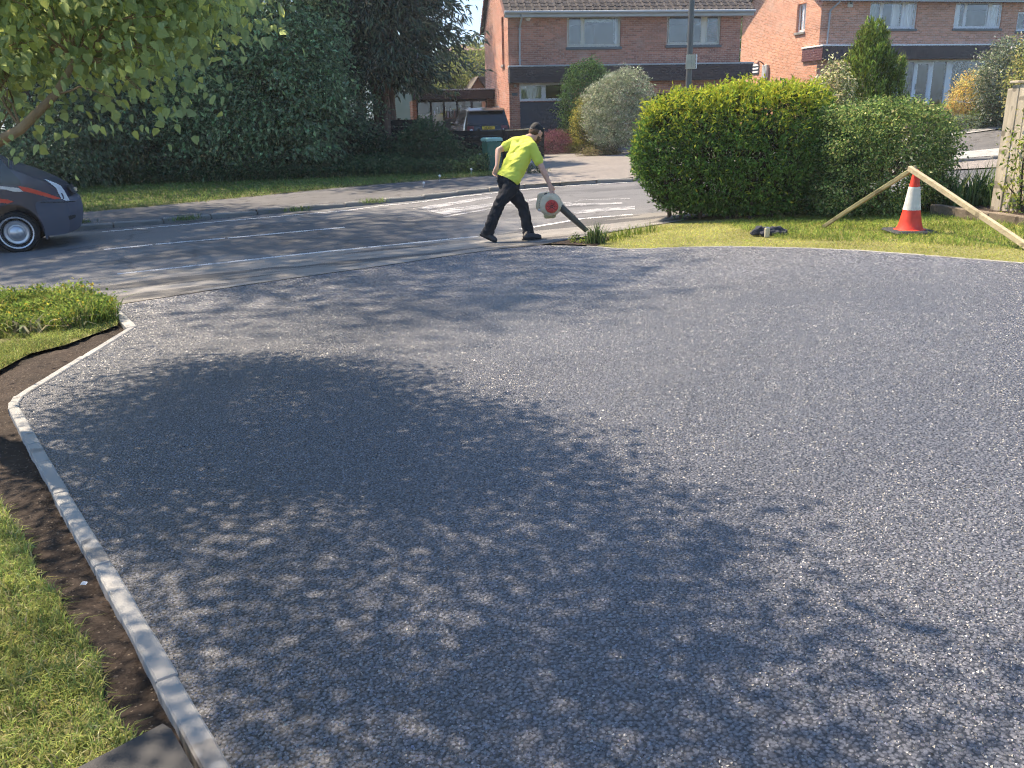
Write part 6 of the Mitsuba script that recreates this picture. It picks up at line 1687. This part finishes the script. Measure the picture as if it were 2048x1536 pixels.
w0, w1 = P(1880, 433), P(2050, 452)
dw = unit((w1 - w0) * [1, 1, 0])
for k, (a_, b_) in enumerate(((-.25, .95), (.955, 2.15), (2.155, 3.3))):
    W = np.eye(4); W[:3, 0], W[:3, 1], W[:3, 3] = dw, [-dw[1], dw[0], 0], w0
    part(SW, 'sleeper', ply(shear_noise(cbox((a_, 0, -.1), (b_, .12, .15 + .012 * k), .012), .002, 8).apply_transform(W), 'mat_sleeper'))
bedp = Polygon([tuple((w0 + np.array([-dw[1], dw[0], 0]) * .1)[:2]), tuple((w1 + np.array([-dw[1], dw[0], 0]) * .1)[:2]), (9, 9.6), (9, 14), (6.0, 13.6)]).buffer(0)
whole(setting('flower_bed', 'raised soil bed behind the low sleeper edging'), ply(sheet(bedp, .3, .10), 'mat_soil', True))
# black slab at the bottom left corner, scrap of paper
BS = thing('slab', 'dark slab lying on the lawn at the bottom left beside the edging', 'slab')
s4 = [P(*q_) for q_ in ((205, 1536), (330, 1470), (348, 1480), (385, 1545))]
s4 = [s4[0] + (s4[0] - s4[1]) * .8, s4[1], s4[2], s4[3] + (s4[3] - s4[2]) * 1.2]
whole(BS, ply(shear_noise(hull([p + [0, 0, .03] for p in s4] + [p + [0, 0, -.03] for p in s4] + [p * .98 + np.mean(s4, 0) * .02 + [0, 0, .036] for p in s4]), .002, 20), 'mat_slab_black'))
sp_ = P(168, 1168)
whole(thing('paper_scrap', 'tiny white scrap of paper on the soil strip', 'paper'), ply(hull([sp_ + [-.012, -.004, .0], sp_ + [.010, -.007, .0], sp_ + [.013, .004, .006], sp_ + [-.010, .007, .004], sp_ + [0, 0, .012]]), 'mat_paper'))

# ------------------------------------------------------------------ vehicles
def warped(profile, hw0, holes, warp, res=.07, inner=None):
    """A body: the side profile (x, z) extruded across and bent by warp(x, y, z)."""
    pr_ = Polygon(profile).buffer(0)
    pr_ = shapely.geometry.polygon.orient(max(getattr(pr_, 'geoms', [pr_]), key=lambda g: g.area))
    cs = m3.CrossSection([[(float(x), float(z)) for x, z in pr_.exterior.coords[:-1]]])
    m = m3.Manifold.extrude(cs, 2 * hw0, 14).rotate([90, 0, 0]).translate([0, hw0, 0])
    for h in holes: m = m - h
    t = manifold_tm(m.refine_to_length(res))
    return TM(warp(np.array(t.vertices)), t.faces)
def wheel_cut(x, z, r, y0, y1):
    return m3.Manifold.cylinder(abs(y1 - y0), r, r, 40).rotate([-90, 0, 0]).translate([x, min(y0, y1), z])
def patch(poly, y, warp, out, res=.06):
    v, f = trimesh.creation.triangulate_polygon(shapely.segmentize(poly, res), engine='earcut')
    v3, f = trimesh.remesh.subdivide_to_size(np.column_stack([v[:, 0], np.full(len(v), y), v[:, 1]]), f, res * 1.3, max_iter=12)
    w = warp(v3); w[:, 1] += out * np.sign(y)
    f = np.asarray(f)
    n = np.cross(w[f[:, 1]] - w[f[:, 0]], w[f[:, 2]] - w[f[:, 0]]).sum(0)
    if n[1] * y < 0: f = f[:, ::-1]
    return TM(w, f)
def bez(pts, n=6):
    """A smoothed closed outline through the points."""
    p = np.array(pts, float); out_ = []
    for k in range(len(p)):
        a, b, c = p[k - 1], p[k], p[(k + 1) % len(p)]
        s = (a * .18 + b * .82), (c * .18 + b * .82)
        for t in np.linspace(0, 1, n): out_.append((1 - t) ** 2 * s[0] + 2 * t * (1 - t) * b + t * t * s[1])
    return np.array(out_)

# ---- van at the left edge
VN = thing('van', 'dark blue van with red and cream stripes, only its front showing at the left edge', 'van')
HW = .97
def vwarp(v):
    x, y, z = v[:, 0].copy(), v[:, 1].copy(), v[:, 2].copy()
    t = np.clip((x + .85) / .85, 0, 1.1)
    hw = HW - .11 * ss(1.0, 2.1, z) - .10 * t ** 2.6 - .03 * ss(.55, .2, z)
    yn = y / HW
    return np.column_stack([x - .13 * t * np.abs(yn) ** 3, yn * hw, z])
vp = [(-4.85, .35), (-4.88, 1.0), (-4.80, 1.95), (-4.6, 2.08), (-2.0, 2.06), (-1.75, 1.98), (-1.22, 1.58), (-.98, 1.40), (-.62, 1.27), (-.30, 1.12), (-.10, .98), (-.03, .80), (-.04, .45), (-.10, .28), (-4.7, .26)]
vp = bez(vp, 4)
WX, WR = -.90, .335
holes = [wheel_cut(WX, WR, .455, s * .55, s * 1.3) for s in (-1, 1)] + [wheel_cut(WX - 2.93, WR, .455, s * .55, s * 1.3) for s in (-1, 1)]
wc = P(43, 503)                                  # where the near front wheel stands
ud, vd = np.array([.927, .375, 0]), np.array([-.375, .927, 0])
zg = float(gz(wc[0], wc[1]))
VW = np.eye(4); VW[:3, 0], VW[:3, 1], VW[:3, 3] = ud, vd, [*(wc + vd * .88 - ud * WX)[:2], zg]
# tilt with the road
sl = math.atan(.0258); VW = VW @ trimesh.transformations.rotation_matrix(-sl, [0, 1, 0])
def vput(m):
    m = m.copy(); m.apply_transform(VW); return m
part(VN, 'body', ply(vput(warped(vp, HW, holes, vwarp)), 'mat_van_blue', 35))
bp_ = [(-.52, .80), (-.05, .82), (.03, .76), (.045, .60), (.02, .42), (-.04, .25), (-.36, .235), (-.46, .26)]
def bwarp(v):
    w = vwarp(v * [1, HW / (HW), 1]); return w * [1, 1.012, 1] + [.012, 0, 0]
part(VN, 'bumper', ply(vput(warped(bez(bp_, 4), HW, [wheel_cut(WX, WR, .465, s * .3, s * 1.3) for s in (-1, 1)], bwarp, .06)), 'mat_van_grey', 35), 'grey plastic front bumper')
VS = -HW
def vp_px(px):                                   # pixels to (x, z) on the van's near side
    out_ = []
    for x, y in px:
        r = ray(x, y); n = VW[:3, 1]; o = VW[:3, 3] - n * .95
        t = ((o - EYE) @ n) / (r @ n); q = np.linalg.inv(VW) @ np.append(EYE + r * t, 1)
        out_.append((q[0], q[2]))
    return Polygon(out_).buffer(0)
def unnose(poly):                                 # undo the nose's bend so that the patch lands on its pixels
    def f(x, y):
        x = np.asarray(x, float); x0 = x.copy()
        for _ in range(12): x0 = x + .13 * np.clip((x0 + .85) / .85, 0, 1.1)
        return x0, y
    return shapely.ops.transform(f, shapely.segmentize(poly, .05))
import shapely.ops
for px, mt, lb_ in (([(35, 371), (60, 376), (92, 386), (121, 397), (122, 402), (118, 401.5), (90, 393), (60, 385), (46, 382)], 'mat_stripe_red', 'red stripe along the wing'),
                    ([(0, 372), (8, 372.5), (38, 376), (47, 383), (30, 383.5), (12, 379), (0, 378)], 'mat_stripe_white', 'cream stripe behind the red one'),
                    ([(-40, 396), (0, 397), (16, 399), (28, 403), (16, 407), (0, 405), (-40, 404)], 'mat_stripe_red', 'red stripe over the wheel arch')):
    part(VN, 'stripe', ply(vput(patch(unnose(vp_px(px)), VS, vwarp, .004)), mt, True), lb_)
HL = part(VN, 'headlight', ply(vput(patch(unnose(vp_px([(88, 357.5), (98, 361), (110, 366), (120, 371), (128, 382), (134, 394), (138.5, 402), (124, 402.5), (119, 392), (112, 377), (103, 369), (94, 362)])), VS, vwarp, .008)), 'mat_lamp_lens', True))
part(HL, 'indicator', ply(vput(patch(unnose(vp_px([(121, 386), (125, 388), (128, 398), (126, 399)])), VS, vwarp, .013)), 'mat_van_grey', True))
part(VN, 'side_window', ply(vput(patch(unnose(vp_px([(-90, 300), (-12, 300), (0, 318), (20, 340), (40, 361), (42, 369), (36, 371), (0, 370), (-90, 366)])), VS, vwarp, .004)), 'mat_dark_glass', True))
part(VN, 'fog_vent', ply(vput(patch(unnose(vp_px([(134, 433), (149, 430), (149, 436), (137, 441)])), VS, bwarp, .010)), 'mat_black_plastic', True))
part(VN, 'bumper_strip', ply(vput(patch(unnose(vp_px([(80, 403.5), (120, 404), (148, 403), (148, 404.6), (120, 406), (80, 405.2)])), VS, bwarp, .008)), 'mat_black_plastic', True))
m = trimesh.creation.icosphere(2, 1.0); m.apply_scale([.042, .012, .024]); q_ = vp_px([(27, 362), (37, 362), (37, 367), (27, 367)]).centroid
m.apply_translation([q_.x, -HW + .055, q_.y]); part(VN, 'repeater_lamp', ply(vput(m), 'mat_lamp_lens', True))
# windscreen, bonnet line and wiper
ws = []
for s in np.linspace(-1, 1, 9):
    for x, z in ((-1.16, 1.545), (-1.70, 1.955)):
        ws.append((x - .03 * abs(s) ** 2, s * .80, z))
ws = vwarp(np.array(ws)) + [.03, 0, .035]
k_ = np.arange(8) * 2
part(VN, 'windscreen', ply(vput(TM(ws, np.vstack([np.column_stack([k_, k_ + 2, k_ + 3]), np.column_stack([k_, k_ + 3, k_ + 1])]))), 'mat_dark_glass', True))
part(VN, 'bonnet_seam', ply(vput(tube(vwarp(np.array([(x_, -.86, z_) for x_, z_ in ((-1.02, 1.405), (-.8, 1.325), (-.62, 1.255), (-.45, 1.175), (-.3, 1.10), (-.16, 1.02))])) + [0, 0, .004], .006, 6)), 'mat_black_plastic'))
for x_ in (-1.28,):
    part(VN, 'door_seam', ply(vput(tube(vwarp(np.array([(x_ + .0, -HW, 1.06), (x_ - .02, -HW, .9), (x_ - .04, -HW, .72)])) + [0, -.002, 0], .006, 6)), 'mat_black_plastic'))
part(VN, 'wiper', ply(vput(tube(vwarp(np.array([(-.98, -.62, 1.44), (-1.05, -.2, 1.50), (-1.12, .3, 1.56)])), .012, 6)), 'mat_black_plastic'))
part(VN, 'washer_jet', ply(vput(tube([vwarp(np.array([(-.82, -.55, 1.33)]))[0], vwarp(np.array([(-.82, -.55, 1.42)]))[0]], [.02, .008], 6)), 'mat_van_grey'))
gr_ = vwarp(np.array([(.012, s, z) for s in np.linspace(-.5, .5, 7) for z in (.84, .99)])) + [.012, 0, 0]; gr_[1::2, 0] -= .085
k_ = np.arange(6) * 2
part(VN, 'grille', ply(vput(TM(gr_, np.vstack([np.column_stack([k_, k_ + 2, k_ + 3]), np.column_stack([k_, k_ + 3, k_ + 1])]))), 'mat_black_plastic'))
part(VN, 'badge', ply(vput(cbox((-.02, -.09, .86), (.03, .09, .93), .01)), 'mat_chrome'))
def wheel(holder, M4, c, r, side, rim='mat_hub_silver'):
    """c: hub in the vehicle's axes; side: -1 for the right side."""
    tyre = [(r * .66, -.10), (r * .72, -.115), (r * .9, -.118), (r * .985, -.085), (r, -.05), (r, .05), (r * .985, .085), (r * .9, .118), (r * .72, .115), (r * .66, .10)]
    def L_(prof): 
        m = lathe(prof, 40, c, [0, side, 0]); m.apply_transform(M4); return m
    wk = part(holder, 'wheel', ply(L_([(.01, -.05), (r * .66, -.05), (r * .66, .055), (r * .6, .05), (.01, .045)]), 'mat_rubber', 40))
    part(wk, 'tyre', ply(L_(tyre), 'mat_rubber', 40))
    part(wk, 'rim', ply(L_([(r * .655, .06), (r * .70, .118), (r * .755, .123), (r * .775, .115), (r * .74, .10), (r * .655, .05)]), rim, 40))
    part(wk, 'hub_cap', ply(L_([(r * .58, .045), (r * .575, .075), (r * .52, .095), (r * .42, .088), (r * .37, .06), (r * .34, .062), (r * .32, .105), (r * .27, .128), (r * .12, .142), (.0, .145)]), rim, 40))
for s in (-1, 1):
    wheel(VN, VW, (WX, s * .84, WR), WR, s); wheel(VN, VW, (WX - 2.93, s * .84, WR), WR, s)
for s in (-1, 1):
    for wx in (WX, WX - 2.93):
        a_ = np.linspace(-.15, math.pi + .15, 24)
        g_ = np.array([(wx + .452 * math.cos(t), s * y_, WR + .452 * math.sin(t)) for t in a_ for y_ in (.52, .90)])
        k_ = np.arange(23) * 2
        part(VN, 'wheel_arch', ply(vput(TM(g_, np.vstack([np.column_stack([k_, k_ + 2, k_ + 3]), np.column_stack([k_, k_ + 3, k_ + 1])]))), 'mat_rubber', True))
part(VN, 'mud_flap', ply(vput(cbox((WX + .40, -.93, .19), (WX + .43, -.7, .33), .006)), 'mat_van_grey'))

# ---- black car before the garden room
SV = thing('suv', 'black estate car parked behind the black fence beside the brick house, seen from behind', 'car')
SHW = .94
def swarp(v):
    x, y, z = v[:, 0].copy(), v[:, 1].copy(), v[:, 2].copy()
    t = np.clip((.55 - x) / .55, 0, 1.1); t2 = np.clip((x - 4.1) / .7, 0, 1)
    hw = SHW - .17 * ss(.95, 1.75, z) - .05 * t ** 2 - .2 * t2 ** 2 - .03 * ss(.5, .2, z)
    yn = y / SHW
    return np.column_stack([x + .10 * t * np.abs(yn) ** 2.5 - .25 * t2 * np.abs(yn) ** 2.5, yn * hw, z + .02 * (1 - yn ** 2) * ss(1.4, 1.8, z)])
sp2 = bez([(.02, .42), (0, .62), (.03, .98), (.10, 1.16), (.40, 1.70), (.62, 1.775), (1.7, 1.80), (2.45, 1.76), (3.25, 1.22), (3.5, 1.15), (4.45, 1.08), (4.75, .92), (4.8, .5), (4.7, .3), (.15, .3)], 4)
sx = [(1.05, .37), (3.92, .37)]
sh_ = [wheel_cut(x, z, .44, s * .55, s * 1.3) for x, z in sx for s in (-1, 1)]
SY = 35.2; ya = math.radians(11)
sc_ = A(976, 256, SY)
SW_ = np.eye(4); sf = np.array([-math.sin(ya), math.cos(ya), 0]); SW_[:3, 0], SW_[:3, 1], SW_[:3, 3] = sf, [-sf[1], sf[0], 0], [sc_[0], SY, float(gz(sc_[0], SY)) + .06]
def sput(m):
    m = m.copy(); m.apply_transform(SW_); return m
part(SV, 'body', ply(sput(warped(sp2, SHW, sh_, swarp)), 'mat_suv_black', 35))
def rear(ys, zs, out, bend=0.0):
    """A patch over the tail: z -> x along the tail's slope."""
    g = []
    for z in zs:
        xx = np.interp(z, [.42, .62, .98, 1.16, 1.70, 1.775], [.02, 0, .03, .10, .40, .62])
        for y in ys: g.append((xx, y, z - bend * (1 - (y / .8) ** 2)))
    g = swarp(np.array(g)); g[:, 0] -= out
    n, m_ = len(ys), len(zs)
    f = []
    for i_ in range(m_ - 1):
        for j_ in range(n - 1):
            a = i_ * n + j_; f += [[a, a + n + 1, a + 1], [a, a + n, a + n + 1]]
    return TM(g, f)
part(SV, 'rear_window', ply(sput(rear(np.linspace(-.76, .76, 9), np.linspace(1.16, 1.63, 4), .022)), 'mat_dark_glass', True))
SPK = part(SV, 'spoiler', ply(sput(warped(bez([(.18, 1.66), (.22, 1.70), (.66, 1.80), (.70, 1.76)], 3), SHW * .93, [], swarp, .08)), 'mat_suv_black', 35))
part(SPK, 'aerial', ply(sput(hull([(.95, -.02, 1.80), (.95, .02, 1.80), (1.15, -.02, 1.80), (1.15, .02, 1.80), (1.0, 0, 1.87), (1.08, 0, 1.86)])), 'mat_black_plastic'))
part(SV, 'handle_bar', ply(sput(rear(np.linspace(-.42, .42, 7), [1.125, 1.145], .03)), 'mat_van_grey', True))
for s in (-1, 1):
    tl = rear(np.linspace(min(s * .58, s * .86), max(s * .58, s * .86), 5), np.linspace(.90, 1.13, 3), .02)
    tk_ = part(SV, 'tail_lamp', ply(sput(tl), 'mat_tail_lamp', True))
    part(tk_, 'lens', ply(sput(rear(np.linspace(min(s * .64, s * .76), max(s * .64, s * .76), 3), np.linspace(.95, 1.01, 2), .028)), 'mat_lamp_lens', True))
pz = [.985, 1.105]
PLK = part(SV, 'number_plate', ply(sput(rear(np.linspace(-.29, .25, 3), pz, .035)), 'mat_plate_yellow'), 'yellow number plate')
tx = meshkit.text_mesh('S9 KPT', .072, .004, True)
v = np.array(tx.vertices); v[:, 0] -= v[:, 0].mean() * 0 + (v[:, 0].max() + v[:, 0].min()) / 2
xz = np.interp(1.008 + v[:, 1], [.62, .98, 1.16], [.0, .03, .10]) - .039
v2 = np.column_stack([xz - v[:, 2], -(v[:, 0]) - .02, 1.008 + v[:, 1]])
part(PLK, 'lettering', ply(sput(TM(v2, tx.faces)), 'mat_plate_ink'))
for poly, nm_ in (([(.75, 1.18), (1.25, 1.16), (1.25, 1.62), (.92, 1.62)], 'quarter_window'), ([(1.30, 1.16), (2.05, 1.14), (2.05, 1.63), (1.30, 1.635)], 'side_window'), ([(2.10, 1.14), (3.0, 1.12), (2.52, 1.60), (2.10, 1.63)], 'side_window')):
    for s in (-1, 1):
        part(SV, nm_, ply(sput(patch(Polygon(poly), s * SHW, swarp, .004)), 'mat_dark_glass', True))
for s in (-1, 1):
    part(SV, 'roof_rail', ply(sput(tube(swarp(np.array([(.7, s * .74, 1.80), (.85, s * .74, 1.835), (2.2, s * .74, 1.83), (2.35, s * .74, 1.79)])), .018, 8)), 'mat_chrome', 40))
    part(SV, 'wing_mirror', ply(sput(bones([[((2.95, s * .90, 1.17), .05), ((2.98, s * 1.03, 1.20), .08)]], .04, 3, 12)), 'mat_suv_black', True))
    for x, z in sx: wheel(SV, SW_, (x, s * .80, z), .37, s)
